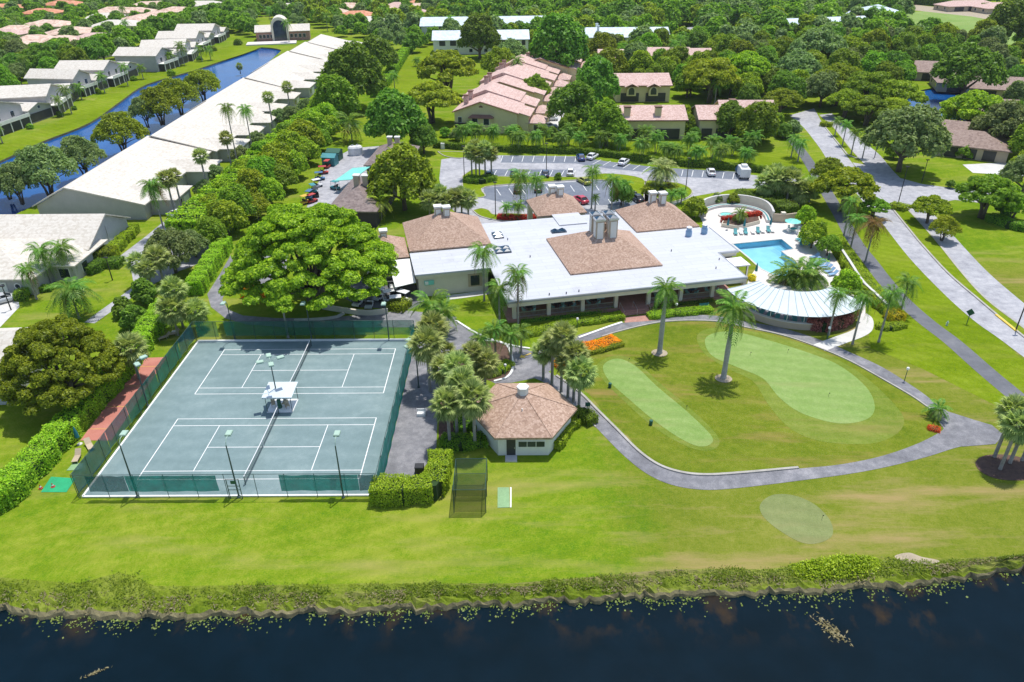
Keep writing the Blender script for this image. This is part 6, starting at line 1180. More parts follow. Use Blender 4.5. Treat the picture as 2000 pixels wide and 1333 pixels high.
# specimen trees
tree_base(622, 612, 168, 398, 'big', 'leaf_bright', 'huge spreading light green tree over the cart yard', zs=None) if False else None
o = tree_base(620, 600, 166, 392, 'big', 'leaf_bright', 'huge spreading light green shade tree between courts and clubhouse')
o = tree_px(108, 690, 118, 'poin', 'leaf_olive', 'broad olive-green layered shade tree beside the shuffleboard hedge', zs=1.2)
SPEC = [(785, 338, 75, 'round', 'leaf_olive', 'large round olive tree beside the parking lot drive'), (690, 140, 72, 'round', 'leaf_dark', 'tallest dark ficus beside the swale lawn'), (655, 185, 52, 'round', 'leaf_mid', 'dense green ficus between condo block and swale'), (735, 105, 45, 'round', 'leaf_dark', 'dark ficus behind the tall one'),
        (770, 228, 68, 'round', 'leaf_dark', 'big dark tree behind the service yard'), (826, 268, 32, 'round', 'leaf_dark', 'smaller dark tree at the hedge end by the yard'), (842, 185, 58, 'flat', 'leaf_yellowish', 'yellow-green flat-topped tree beside the swale palm'), (872, 128, 66, 'flat', 'leaf_bright', 'bright green flat-topped tree left of the pink townhomes'), (936, 66, 46, 'round', 'leaf_dark', 'round dark tree standing between the silver apartment wings'),
        (975, 118, 42, 'oak', 'leaf_olive', 'olive oak behind the townhome chimneys'), (1000, 100, 36, 'oak', 'leaf_grey', 'grey oak above the stepped townhomes'), (1092, 82, 66, 'round', 'leaf_dark', 'dark round tree before the silver apartment block'), (1045, 168, 34, 'oak', 'leaf_mid', 'green tree among the townhome driveways'), (1165, 158, 55, 'round', 'leaf_dark', 'dark tree at the left of the dormer villa'), (1120, 200, 52, 'round', 'leaf_dark', 'dense dark tree over the townhome courtyard'),
        (1185, 235, 50, 'round', 'leaf_mid', 'green tree left of the two-chimney villa'), (1190, 125, 40, 'round', 'leaf_olive', 'olive tree between two pink villas'), (1310, 130, 26, 'round', 'leaf_olive', 'olive tree behind the dormer villa'), (1390, 140, 62, 'flat', 'leaf_yellowish', 'wide yellow-green tree behind the arched-door villa'), (1455, 125, 55, 'flat', 'leaf_bright', 'bright flat tree beside the avenue'), (1335, 225, 26, 'round', 'leaf_bright', 'bright round tree between the villas'), (1430, 230, 40, 'round', 'leaf_dark', 'dark shrubby tree before the low villa'),
        (1480, 235, 50, 'round', 'leaf_mid', 'leafy tree mass by the avenue bend'), (1530, 190, 40, 'flat', 'leaf_olive', 'olive flat tree at the top of the avenue'), (1560, 130, 50, 'oak', 'leaf_grey', 'grey oak at the avenue mouth'), (1600, 90, 60, 'oak', 'leaf_grey', 'grey oak behind the avenue'), (1640, 150, 58, 'flat', 'leaf_olive', 'tree with rusty blossom beside the avenue'), (1700, 165, 60, 'flat', 'leaf_mid', 'green flat tree left of the pond'), (1755, 180, 55, 'flat', 'leaf_olive', 'olive flat tree overhanging the pond'),
        (1640, 140, 30, 'flat', 'leaf_orange', 'rust-orange flowering tree crown above the avenue'), (1590, 70, 28, 'flat', 'leaf_orange', 'orange flowering tree below the silver apartments'), (1760, 172, 26, 'flat', 'leaf_orange', 'orange flowering tree on the pond bank'), (1668, 42, 26, 'flat', 'leaf_orange', 'rusty flowering tree between the silver apartment blocks'),
        (1775, 255, 82, 'oak', 'leaf_grey', 'large grey-green oak beside the brown-roofed villa'), (1895, 130, 70, 'oak', 'leaf_dark', 'large dark oak shading the pond houses'), (1905, 205, 62, 'flat', 'leaf_bright', 'bright flat tree reaching over the pond'), (1965, 235, 60, 'oak', 'leaf_grey', 'grey oak behind the villa drive'), (1975, 40, 55, 'round', 'leaf_dark', 'dark round tree on the fairway edge'),
        (1655, 355, 62, 'flat', 'leaf_bright', 'bright green tree above the pool hedge and sidewalk'), (1620, 330, 34, 'oak', 'leaf_olive', 'olive tree at the sidewalk bend'), (1710, 400, 30, 'flat', 'leaf_mid', 'green tree leaning over the road edge'), (1590, 455, 32, 'round', 'leaf_bright', 'bright round tree over the pool loungers'), (1575, 420, 24, 'round', 'leaf_bright', 'smaller bright tree at the terrace wall corner'), (1620, 475, 27, 'oak', 'leaf_mid', 'soft green tree over the hedge wall loungers'), (1655, 552, 33, 'round', 'leaf_bright', 'clipped bright round tree at the canopy end'),
        (1822, 400, 40, 'flat', 'leaf_bright', 'slender bright tree on the road median'), (1848, 440, 30, 'airy', 'leaf_yellowish', 'thin yellow-green tree on the median'), (1935, 370, 62, 'flat', 'leaf_mid', 'broad green tree with thick trunk on the far lawn'), (1985, 395, 40, 'flat', 'leaf_bright', 'bright tree at the lawn corner beyond the road'), (2010, 335, 50, 'oak', 'leaf_grey', 'grey oak past the side road'),
        (330, 480, 58, 'oak', 'leaf_grey', 'grey-green oak beside the condo drive'), (375, 470, 35, 'oak', 'leaf_grey', 'smaller grey oak leaning on the drive'), (240, 600, 24, 'small', 'leaf_dark', 'small glossy dark tree on the condo lawn'), (262, 620, 32, 'small', 'leaf_dark', 'glossy dark tree beside the condo drive verge'), (280, 570, 30, 'small', 'leaf_dark', 'glossy dark tree under the oak'),
        (1215, 375, 28, 'round', 'leaf_dark', 'round dark tree beside the parked black cars'), (1090, 345, 9, 'small', 'leaf_mid', 'small green tree on the parking island'), (1358, 405, 26, 'small', 'leaf_olive', 'olive shrub tree at the hip roof corner by the spa'), (1432, 388, 15, 'small', 'leaf_olive', 'low olive tree behind the spa wall'), (1400, 388, 14, 'small', 'leaf_grey', 'greyish low tree behind the spa wall')]
SPEC += [(1342, 242, 24, 'round', 'leaf_mid', 'green tree filling the gap between the two villas'), (1655, 192, 40, 'flat', 'leaf_olive', 'olive tree leaning over the avenue edge'), (1698, 205, 42, 'flat', 'leaf_mid', 'green tree between avenue and pond'), (1748, 208, 38, 'flat', 'leaf_yellowish', 'yellowish tree at the pond corner'), (1610, 165, 44, 'oak', 'leaf_grey', 'grey oak arching over the avenue')]
for s in SPEC: tree_px(*s)
# live oaks on the canal bank
for i, (bx, by, rp, ty, mt) in enumerate(((100, 385, 62, 285, 'leaf_grey'), (170, 350, 45, 268, 'leaf_grey'), (245, 303, 50, 222, 'leaf_olive'), (318, 245, 46, 170, 'leaf_olive'), (355, 225, 40, 155, 'leaf_olive'), (400, 200, 38, 138, 'leaf_olive'), (45, 400, 40, 320, 'leaf_grey'), (20, 390, 40, 330, 'leaf_grey'), (290, 250, 30, 190, 'leaf_grey'))):
    tree_base(bx, by, rp, ty, 'airy', mt, 'open-crowned %s oak with dark limbs on the near canal bank' % ('grey-green' if 'grey' in mt else 'olive'), ('grey-green' if 'grey' in mt else 'olive')+' oaks on the near canal bank')
# clipped ficus row behind the condo blocks
row = [(408, 452, 40), (438, 420, 44), (415, 405, 34), (462, 392, 44), (440, 375, 34), (490, 362, 44), (515, 338, 44), (480, 335, 34), (540, 312, 44), (512, 300, 32), (565, 288, 42), (592, 264, 42), (560, 262, 30), (612, 244, 38), (632, 226, 34), (600, 232, 26), (455, 345, 26), (540, 345, 30), (395, 430, 30), (500, 400, 30), (525, 372, 34), (548, 345, 34), (572, 318, 34), (596, 292, 32), (618, 268, 30), (640, 245, 28)]
for i, (x, y, r_) in enumerate(row): tree_px(x, y, r_, 'round', 'leaf_bright' if i % 3 else 'leaf_mid', '%s ficus in the tall row beside the service yard' % ('bright green' if i % 3 else 'mid green'), 'tall ficus row '+('bright' if i % 3 else 'mid'), zs=.95)
for i, (x, y, r_) in enumerate(((570, 222, 24), (545, 225, 22), (400, 365, 24), (420, 335, 22), (470, 300, 24), (500, 270, 22), (380, 400, 20), (600, 205, 22))): tree_px(x, y, r_, 'oak', 'leaf_grey', 'grey-green small tree between condo wings and the ficus row', 'grey trees by the condo wings')
# wood fill: (polygon on the ground, spacing m, radius range, choices, label, group)
def blocked(x, y, r, near=0.0):
    if rnd.random() < .75 and any(abs(x-b[0]) < b[2]*.9 and -14 < (y-b[1])+b[3] < 2 for b in BLD): return True
    for bx, by, hw, hd, rz in BLD:
        dx, dy = x-bx, y-by; c, s = math.cos(-rz), math.sin(-rz); u, v = dx*c-dy*s, dx*s+dy*c
        if abs(u) < hw+r*.45 and abs(v) < hd+r*.45: return True
    for p in ROADS:
        if inside(x, y, p): return True
    return False
rnd = random.Random(5)
WOODS = [([(-40, 2), (900, 2), (900, 60), (740, 90), (620, 62), (480, 22), (330, 55), (230, 90), (0, 140), (-40, 140)], 12.5, (2.8, 4.8), ['leaf_dark', 'leaf_mid', 'leaf_mid', 'leaf_grey'], 'garden tree among the far tiled roofs', .85),
         ([(860, 2), (1760, 2), (1760, 75), (1700, 150), (1560, 180), (1340, 200), (1140, 120), (1000, 85), (870, 90)], 10, (4.0, 7.0), ['leaf_dark', 'leaf_mid', 'leaf_olive', 'leaf_mid', 'leaf_grey'], 'woodland tree among the far apartments', 1.0),
         ([(1700, 75), (2030, 92), (2030, 300), (1900, 290), (1830, 160), (1700, 200)], 10, (3.5, 6.0), ['leaf_dark', 'leaf_mid', 'leaf_grey'], 'woodland tree among the brown-roofed houses', 1.0),
         ([(0, 100), (60, 105), (150, 108), (230, 95), (330, 65), (400, 40), (500, 25), (500, 75), (440, 60), (300, 95), (200, 128), (100, 165), (0, 190)], 10, (4.0, 6.5), ['leaf_grey', 'leaf_mid', 'leaf_dark', 'leaf_mid'], 'tree in the belt behind the canal townhouses', 1.0),
         ([(-20, 12), (500, 3), (520, 30), (330, 60), (200, 95), (0, 105)], 18, (3.2, 5.5), ['leaf_dark', 'leaf_mid', 'leaf_grey', 'leaf_mid'], 'garden tree among the tiled houses beyond the canal', .8),
         ([(500, 3), (880, 3), (870, 45), (810, 75), (740, 75), (640, 60), (600, 42), (500, 35)], 12, (4.0, 7.0), ['leaf_dark', 'leaf_mid', 'leaf_olive', 'leaf_grey'], 'tree in the dense belt above the canal head', 1.0),
         ([(860, 8), (1350, 8), (1390, 60), (1260, 55), (1160, 50), (1010, 30), (880, 25)], 13, (5.0, 8.5), ['leaf_mid', 'leaf_mid', 'leaf_dark', 'leaf_olive'], 'tree in the broad wood behind the silver apartments', 1.0),
         ([(1360, 12), (1560, 8), (1680, 8), (1700, 80), (1560, 120), (1430, 100), (1350, 70)], 13, (5.0, 8.0), ['leaf_grey', 'leaf_mid', 'leaf_dark', 'leaf_grey'], 'tree in the wood around the distant pond', 1.0),
         ([(1560, 80), (1750, 75), (1900, 95), (2020, 100), (2020, 118), (1860, 112), (1780, 160), (1660, 190), (1570, 180)], 12, (5.0, 8.0), ['leaf_grey', 'leaf_mid', 'leaf_olive', 'leaf_dark'], 'tree in the wood between avenue and fairway', 1.0),
         ([(1350, 150), (1500, 150), (1560, 200), (1540, 235), (1340, 190)], 10, (4.0, 6.5), ['leaf_mid', 'leaf_bright', 'leaf_dark'], 'tree filling the ground behind the low pink villas', 1.0),
         ([(1140, 90), (1360, 110), (1340, 130), (1300, 170), (1150, 190)], 11, (3.2, 5.0), ['leaf_mid', 'leaf_dark', 'leaf_olive'], 'tree between the pink tiled villas', 1.0),
         ([(1100, 260), (1560, 268), (1560, 288), (1340, 275), (1110, 272)], 7, (2.2, 3.8), ['leaf_dark', 'leaf_mid', 'leaf_dark'], 'leafy shrub tree along the back of the hedge lawn', .9),
         ([(1840, 215), (2020, 250), (2020, 330), (1930, 300), (1850, 260)], 11, (4.0, 6.5), ['leaf_grey', 'leaf_mid', 'leaf_dark'], 'tree around the brown-roofed villa', 1.0),
         ([(730, 60), (870, 50), (850, 90), (790, 110), (740, 85)], 11, (3.0, 5.0), ['leaf_mid', 'leaf_dark', 'leaf_grey'], 'tree along the far end of the swale hedge', 1.0),
         ([(880, 85), (960, 85), (1050, 75), (1160, 92), (1080, 100), (900, 105)], 10, (3.5, 5.5), ['leaf_mid', 'leaf_dark', 'leaf_olive'], 'tree between the townhomes and silver apartments', 1.0),
         ([(1700, 2), (2020, 2), (2020, 10), (1700, 10)], 14, (3.5, 5.5), ['leaf_dark', 'leaf_mid'], 'tree in the hedge line beyond the fairway berm', 1.0)]
rest = []
for poly, sp, (r0, r1), mats_, lab, zs in WOODS:
    pw_ = [G(*p) for p in poly]; P2 = [(p.x, p.y) for p in pw_]
    x0, x1 = min(p[0] for p in P2), max(p[0] for p in P2); y0, y1 = min(p[1] for p in P2), max(p[1] for p in P2)
    tries = int((x1-x0)*(y1-y0)/(sp*sp)*6); pts = []
    for _ in range(tries):
        x, y = rnd.uniform(x0, x1), rnd.uniform(y0, y1)
        if not inside(x, y, P2): continue
        r_ = rnd.uniform(r0, r1)
        if any((x-a)**2+(y-b)**2 < (sp*.8)**2 for a, b in pts) or any((x-a)**2+(y-b)**2 < ((r_+c)*.55)**2 for a, b, c in TREES): continue
        if blocked(x, y, r_): continue
        pts.append((x, y)); mt = rnd.choice(mats_); px, py = proj((x, y, r_))
        if not (-40 < px < 2040): continue
        rest.append((depth((x, y, 0)), x, y, r_, mt, lab, zs))
rest.sort(key=lambda t: t[0]); words = {'leaf_dark': 'dark green', 'leaf_mid': 'green', 'leaf_olive': 'olive', 'leaf_grey': 'grey-green', 'leaf_bright': 'bright green'}
KEEP = 190
for dpt, x, y, r_, mt, lab, zs in rest[:KEEP]:
    near = dpt < 330
    tree_at((x, y, 0), r_, 'round' if near else 'far', mt, words[mt]+' '+lab, words[mt]+' '+lab.replace('tree', 'trees', 1), zs=zs, parts=dpt < 420)
def co(me): a = np.empty(len(me.vertices)*3, np.float32); me.vertices.foreach_get('co', a); return a.reshape(-1, 3)
farco = [co(v[0]) for v in T['far']]; groups = {}
for i, (dpt, x, y, r_, mt, lab, zs) in enumerate(rest[KEEP:]):
    a = rnd.uniform(0, 6.28); V = farco[i % len(farco)]; c, s = math.cos(a), math.sin(a)
    groups.setdefault(mt, []).append(np.stack([(V[:, 0]*c-V[:, 1]*s)*r_+x, (V[:, 0]*s+V[:, 1]*c)*r_+y, V[:, 2]*r_*zs], 1))
# beyond the named trees the land is wooded to the horizon line of the frame
for _ in range(900):
    x, y = rnd.uniform(-700, 750), rnd.uniform(560, 900)
    r_ = rnd.uniform(5, 8); mt = rnd.choice(['leaf_mid', 'leaf_dark', 'leaf_grey']); a = rnd.uniform(0, 6.28); V = farco[_ % 4][:1500]; c, s = math.cos(a), math.sin(a)
    px, py = proj((x, y, 8))
    if py < -15 or not (-60 < px < 2060): continue
    groups.setdefault(mt, []).append(np.stack([(V[:, 0]*c-V[:, 1]*s)*r_+x, (V[:, 0]*s+V[:, 1]*c)*r_+y, V[:, 2]*r_], 1))
if groups:
    allV = []; mi = []; ml = list(groups)
    for k, mt in enumerate(ml):
        for V in groups[mt]: allV.append(V); mi += [k]*(len(V)//4)
    me = raw_mesh('distant_woodland', np.concatenate(allV), 4, ml, mi); tag(link('distant_woodland', me), 'distant green woodland closing the view beyond the houses', 'woodland', None, 'stuff')
# ------------------------------------------------------------------ palms
def frond_verts(seed, droop, nl=22, ll=.34, up=.35):
    """one feather frond along +x, length 1; returns leaflet quads and rachis points"""
    rg = np.random.default_rng(seed); ts = np.linspace(0, 1, 12)
    pts = np.array([(t*(1-.18*droop*t), 0, up*t-(up*.6+droop*.85)*t*t) for t in ts]); Q = []
    def at(t): return np.array([np.interp(t, ts, pts[:, k]) for k in range(3)])
    for i in range(nl):
        t = .10+.88*i/(nl-1); p = at(t); d = at(min(1, t+.02))-at(max(0, t-.02)); d /= np.linalg.norm(d)
        L_ = ll*(math.sin(math.pi*(.12+.80*t))**.7)*rg.uniform(.85, 1.1)
        for s in (-1, 1):
            out = np.array([.55*d[0], s*1.0, .10-.55*droop*rg.uniform(.6, 1.3)]); out /= np.linalg.norm(out); q = p+out*L_; q[2] -= .10*droop; w = d*.022
            mid = p+out*L_*.55+np.array([0, 0, .02])
            Q += [p-w, mid-w*1.2, q, mid+w*1.2]
    for i in range(11):
        a, b = pts[i], pts[i+1]; w = np.array([0, .014*(1-.8*ts[i]), 0]); Q += [a-w, b-w, b+w, a+w]
    return np.array(Q)
FR = {k: raw_mesh('frond', frond_verts(90+i, dr, 22, ll, up), 4, 'palm_leaf') for i, (k, dr, ll, up) in enumerate((('up', .45, .30, .75), ('mid', .85, .32, .45), ('low', 1.35, .32, .15)))}
FRL = {k: raw_mesh('frond', frond_verts(95+i, dr, 20, ll, up), 4, 'palm_leaf') for i, (k, dr, ll, up) in enumerate((('up', .7, .34, .8), ('mid', 1.2, .40, .55), ('low', 1.7, .42, .2)))}
def frond_layout(n, seed, el=(70, -25)):
    rr = random.Random(seed); out = []
    for i in range(n):
        f = i/(n-1); out.append((i*2.39996+rr.uniform(-.2, .2), R(el[0]+(el[1]-el[0])*f+rr.uniform(-8, 8)), 'up' if f < .3 else 'mid' if f < .7 else 'low', rr.uniform(.88, 1.08)))
    return out
def merged_crown(fr, n, seed, el=(70, -25)):
    V = []
    for az, e, k, s in frond_layout(n, seed, el):
        C = co(fr[k])*s; m3 = np.array(Matrix.Rotation(az, 3, 'Z') @ Matrix.Rotation(-e*.55, 3, 'Y')); V.append(C @ m3.T)
    return raw_mesh('palm_crown', np.concatenate(V), 4, 'palm_leaf')
PC = [merged_crown(FR, 17, s) for s in (1, 2, 3)]; PCL = [merged_crown(FRL, 17, s) for s in (4, 5)]
TRK = {'royal': MB().loft([[(r*math.cos(a), r*math.sin(a), z) for a in np.linspace(0, 6.283, 10, endpoint=False)] for z, r in ((0, .36), (.03, .30), (.25, .26), (.45, .28), (.7, .22), (1, .16))]).mesh('trunk', 'royal_trunk', True),
       'slim': MB().loft([[(r*math.cos(a), r*math.sin(a), z) for a in np.linspace(0, 6.283, 8, endpoint=False)] for z, r in ((0, .22), (.05, .16), (.6, .13), (1, .11))]).mesh('trunk', 'trunk_grey', True),
       'sabal': MB().loft([[(r*math.cos(a), r*math.sin(a), z) for a in np.linspace(0, 6.283, 8, endpoint=False)] for z, r in ((0, .22), (.05, .19), (.7, .18), (1, .22))]).mesh('trunk', 'trunk_grey', True)}
SHAFT = MB().lathe(0, 0, [(.17, -.1), (.24, .15), (.20, .7), (.10, 1.3)], 8).mesh('crown_shaft', 'green_shaft', True)
def stand(bx, by, cy):
    """ground point and height for a palm; those seen over the long condo roofs stand in the strip beside them"""
    g = G(bx, by)
    if not (-57 < g.x < -26 and 76 < g.y < 298): return g, hgt(bx, by, cy)
    lo, hi = 70.0, 340.0
    for _ in range(40):
        mid = (lo+hi)/2
        if proj((-25.8, mid, 0))[0] < bx: lo = mid
        else: hi = mid
    z0, z1 = 0.0, 25.0
    for _ in range(40):
        mz = (z0+z1)/2
        if proj((-25.8, lo, mz))[1] > cy: z0 = mz
        else: z1 = mz
    return Vector((-25.8, lo, 0)), max(4.0, z0)
def feather(base, h, L_, label, group, kind='slim', mt='palm_leaf', n=17, split=False, droopy=False, z=0, name='palm_tree'):
    sd = int(base[0]*57+base[1]*91) % 1000; rr = random.Random(sd); o = thing(name, label, 'palm', (base[0], base[1], z), rr.uniform(0, 6.28), group)
    t = link('trunk', TRK[kind], o); t.scale = (1, 1, h) if kind != 'royal' else (1.25, 1.25, h)
    top = h
    if kind == 'royal': s = link('crown_shaft', SHAFT, o, (0, 0, h)); top = h+1.1
    if split:
        for az, e, k, s in frond_layout(n, sd, (72, -30)):
            f = link('frond', (FRL if droopy else FR)[k], o, (0, 0, top)); f.rotation_euler = (Matrix.Rotation(az, 3, 'Z') @ Matrix.Rotation(-e*.55, 3, 'Y')).to_euler(); f.scale = (L_*s,)*3; mat_link(f, mt if not (k == 'low' and rr.random() < .15) else 'dead_frond')
    else:
        c = link('crown', rr.choice(PCL if droopy else PC), o, (0, 0, top)); c.scale = (L_,)*3; mat_link(c, mt)['kind'] = 'stuff'
    TREES.append((base[0], base[1], 1.2)); return o
def feather_px(bx, by, cy, rpx, label, group=None, **k):
    b, h = stand(bx, by, cy); return feather(b, h if k.get('kind') != 'royal' else h-1.0, rpx*depth((b.x, b.y, h))/FPX, label, group, **k)
feather_px(1288, 690, 566, 38, 'tall royal palm with pale trunk at the top of the golf rough', kind='royal', split=True, n=16); feather_px(1413, 738, 606, 52, 'taller royal palm with full crown beside the large putting green', kind='royal', split=True, n=20)
FP = [((946, 588, 492, 36), 'queen palm on the lawn below the clubhouse wing', 1), ((1012, 642, 535, 38), 'tall queen palm before the first porch bay', 1), ((976, 640, 565, 34), 'leaning yellowish queen palm beside the porch corner', 1), ((563, 660, 560, 18), 'bare-trunked palm rising into the spreading shade tree', 0),
      ((1665, 672, 582, 30), 'queen palm beside the concrete walk', 1), ((1716, 668, 575, 32), 'queen palm beside the yellow croton bed', 1), ((1758, 612, 553, 32), 'queen palm behind the yellow croton bed', 1), ((1618, 655, 575, 26), 'thin queen palm among the purple shrubs', 1), ((1690, 512, 440, 32), 'queen palm with browning crown by the sidewalk', 2), ((1660, 490, 430, 26), 'queen palm beside the terrace hedge', 1), ((1648, 460, 395, 26), 'queen palm under the bright tree by the sidewalk', 1),
      ((1630, 266, 236, 13), 'slim palm on the upper median by the round shrub', 0), ((1645, 285, 243, 15), 'slim palm on the upper median', 0), ((1662, 303, 258, 15), 'slim palm at the lower end of the upper median', 0), ((1684, 310, 272, 16), 'slim palm beside the upper road', 0), ((1545, 308, 272, 20), 'queen palm at the sidewalk mouth', 1), ((1558, 316, 280, 18), 'second queen palm at the sidewalk mouth', 1),
      ((102, 556, 492, 36), 'queen palm before the near condo roof', 1), ((140, 545, 485, 36), 'drooping queen palm before the condo gable', 1), ((72, 585, 528, 28), 'small queen palm by the garage doors', 1), ((155, 622, 570, 52), 'large weeping palm beside the condo drive', 3), ((290, 412, 362, 30), 'queen palm at the condo wing by the white car', 1), ((310, 412, 365, 26), 'second queen palm at the condo wing by the white car', 1),
      ((466, 243, 212, 20), 'palm above the long condo roof', 1), ((495, 248, 215, 20), 'second palm above the long condo roof', 1), ((688, 278, 240, 36), 'lone coconut palm in the yard corner lawn', 0), ((771, 175, 148, 14), 'single palm on the swale lawn', 0), ((815, 130, 118, 12), 'second palm on the swale lawn', 0),
      ((1017, 400, 345, 30), 'tall queen palm on the parking lot edge', 1), ((1048, 392, 350, 24), 'queen palm behind the entrance roof', 1), ((1155, 408, 335, 24), 'queen palm in the bed right of the entrance roof', 1), ((1194, 412, 352, 26), 'queen palm behind the white flat roof', 1), ((1217, 405, 362, 20), 'queen palm beside the dark parking tree', 1), ((1012, 428, 402, 18), 'small palm clump in the red mulch bed', 0), ((990, 428, 404, 16), 'small palm in the kerbed bed', 0), ((1162, 412, 385, 12), 'short palm before the red car', 0), ((1310, 400, 380, 18), 'short palm below the paired chimneys', 0), ((1330, 398, 378, 17), 'second short palm on the date palm island', 0),
      ((845, 640, 598, 48), 'dense feathery palm at the cart yard corner', 0), ((868, 650, 612, 40), 'dense feathery palm beside the court path', 0), ((940, 712, 662, 30), 'low feathery palm in the kerbed bed', 0), ((968, 705, 645, 30), 'taller feathery palm in the kerbed bed', 0), ((998, 705, 655, 30), 'feathery palm at the bed kerb', 0), ((1018, 690, 648, 24), 'feathery palm by the drive kerb', 0),
      ((708, 425, 398, 30), 'yellowish palm in front of the shed', 4), ((745, 430, 395, 34), 'bright palm beside the left hip roof', 4), ((1560, 555, 540, 62), 'wide arching palm clump ringed by the white canopy', 0), ((1535, 552, 540, 46), 'arching palm at the pool edge of the clump', 0), ((1580, 552, 538, 46), 'arching palm at the wall side of the clump', 0), ((1443, 440, 418, 22), 'small palm in the red planter', 0), ((1828, 815, 800, 30), 'low arching palm at the path junction', 0)]
for (a, lab, f) in FP: feather_px(*a, lab, droopy=f in (1, 2, 3), split=a[3] > 25, mt={0: 'palm_leaf', 1: 'palm_leaf', 2: 'dead_frond', 3: 'palm_leaf', 4: 'palm_leaf_light'}[f], n=16 if f != 3 else 22)
dp = G(1290, 372); o = feather(dp, 3.2, 36*depth(dp)/FPX, 'big date palm with arching grey-green crown on the parking island', None, 'royal', 'sabal_leaf', 30, True)
# far palms
far = [(530, 40), (640, 48), (880, 60), (1110, 70), (1135, 110), (1312, 122), (1282, 95), (1325, 115), (1395, 195), (1560, 185), (1010, 160), (1125, 95), (105, 130), (250, 60), (40, 55), (500, 30), (755, 10), (1460, 40), (245, 30), (1610, 38), (1700, 38), (1715, 40), (1640, 40), (1480, 130), (20, 165), (60, 150), (360, 60), (160, 125), (565, 70)]
for i, (x, y) in enumerate(far): b = G(x, y+14); feather(b, random.uniform(7, 10), 3.0, 'slender distant palm rising among houses and trees', 'distant palms among the houses')
for i, (bx, by, cy, r_) in enumerate(((140, 222, 175, 17), (122, 228, 195, 14), (160, 195, 170, 14), (205, 182, 148, 14), (250, 168, 130, 13), (280, 155, 132, 12), (360, 128, 90, 16), (395, 120, 95, 12), (412, 118, 96, 12), (58, 225, 215, 13), (335, 133, 108, 14), (5, 280, 250, 12))):
    feather_px(bx, by, cy, r_, 'palm standing on the far canal lawn before the townhouses', 'palms on the far canal lawn')
# small multi-stem palms along the parking hedge
SM = [(905, 285), (930, 280), (962, 283), (1000, 285), (1013, 298), (1045, 296), (1062, 286), (1095, 296), (1135, 296), (1172, 298), (1208, 302), (1252, 314), (1258, 285), (1300, 316), (1318, 319), (1345, 300), (1360, 324), (1405, 328), (1430, 305), (1455, 332), (1465, 300), (1110, 285), (1185, 285), (1220, 290), (1280, 300), (1390, 310)]
for i, (x, y) in enumerate(SM):
    b = G(x, y); o = thing('clustered_palm', 'small triple-stemmed palm along the parking lot hedge', 'palm', b, random.uniform(0, 6.28), 'small palms along the parking hedge')
    for j in range(3):
        a = j*2.1; h = random.uniform(3.2, 4.6); MB().tube([(0.15*math.cos(a), .15*math.sin(a), 0), (.5*math.cos(a), .5*math.sin(a), h*.5), (.85*math.cos(a), .85*math.sin(a), h)], [.09, .07, .06], 6).build('stem', 'trunk_grey', o)
        c = link('crown', PC[j], o, (.85*math.cos(a), .85*math.sin(a), h)); c.scale = (2.1,)*3; mat_link(c, 'palm_leaf')['kind'] = 'stuff'
# fan palms
def sabal_crown(seed, n=50):
    rg = np.random.default_rng(seed); Q = []
    for i in range(n):
        az = i*2.39996; e = R(82-140*(i/(n-1))**.85+rg.uniform(-8, 8)); d = np.array([math.cos(e)*math.cos(az), math.cos(e)*math.sin(az), math.sin(e)]); side = np.array([-math.sin(az), math.cos(az), 0]); up = np.cross(d, side)
        L_ = .55*rg.uniform(.85, 1.1); hub = d*L_; w = side*.012
        Q += [np.zeros(3)-w, hub-w, hub+w, np.zeros(3)+w]
        for k in range(17):
            th_ = R(-115+230*k/16); v = d*math.cos(th_)+side*math.sin(th_)-up*(.12+.25*abs(math.sin(th_))); v /= np.linalg.norm(v); s = .52*(1-.25*abs(th_)/2)*rg.uniform(.85, 1.1)
            tip = hub+v*s-np.array([0, 0, .12*s]); mid = hub+v*s*.6; ww = np.cross(v, up); ww /= (np.linalg.norm(ww)+1e-9); Q += [hub, mid+ww*.034, tip, mid-ww*.034]
    return raw_mesh('fan_crown', np.array(Q), 4, 'sabal_leaf')
SC = [sabal_crown(s) for s in (1, 2, 3)]
def sabal(bx, by, cy, rpx, label, group=None, mt='sabal_leaf'):
    b, h = stand(bx, by, cy); rr = random.Random(bx*3+by); o = thing('sabal_palm', label, 'palm', b, rr.uniform(0, 6.28), group); t = link('trunk', TRK['sabal'], o); t.scale = (1, 1, h)
    c = link('crown', rr.choice(SC), o, (0, 0, h)); c.scale = (rpx*1.02*depth((b.x, b.y, h))/FPX,)*3; mat_link(c, mt)['kind'] = 'stuff'; TREES.append((b.x, b.y, 1.2))
def sab(lst, label, group):
    for a in lst: sabal(*a, label, group)
sab([(840, 765, 672, 40), (852, 735, 640, 36), (872, 800, 720, 34), (898, 815, 718, 36), (879, 872, 788, 38), (928, 874, 778, 42), (908, 853, 748, 36), (948, 770, 708, 34), (872, 760, 690, 30), (925, 770, 690, 28), (893, 850, 775, 30)], 'sabal palm in the thicket between court path and hexagonal shop', 'sabals between court path and shop')
sab([(1061, 742, 686, 28), (1078, 752, 668, 30), (1096, 766, 655, 31), (1109, 778, 708, 31), (1120, 786, 690, 30), (1130, 806, 728, 36)], 'sabal palm in the row right of the hexagonal shop', 'sabals right of the shop')
sab([(1942, 893, 800, 34), (1953, 917, 830, 36), (1972, 905, 838, 34), (1996, 900, 790, 34)], 'sabal palm in the dark mulch bed past the path junction', 'sabals in the mulch bed')
sab([(272, 740, 680, 36)], 'lone sabal palm beside the red court hedge', None)
sab([(348, 655, 604, 33), (358, 640, 566, 30), (390, 645, 608, 30)], 'sabal palm over the wooden loungers by the court corner', 'sabals over the loungers')
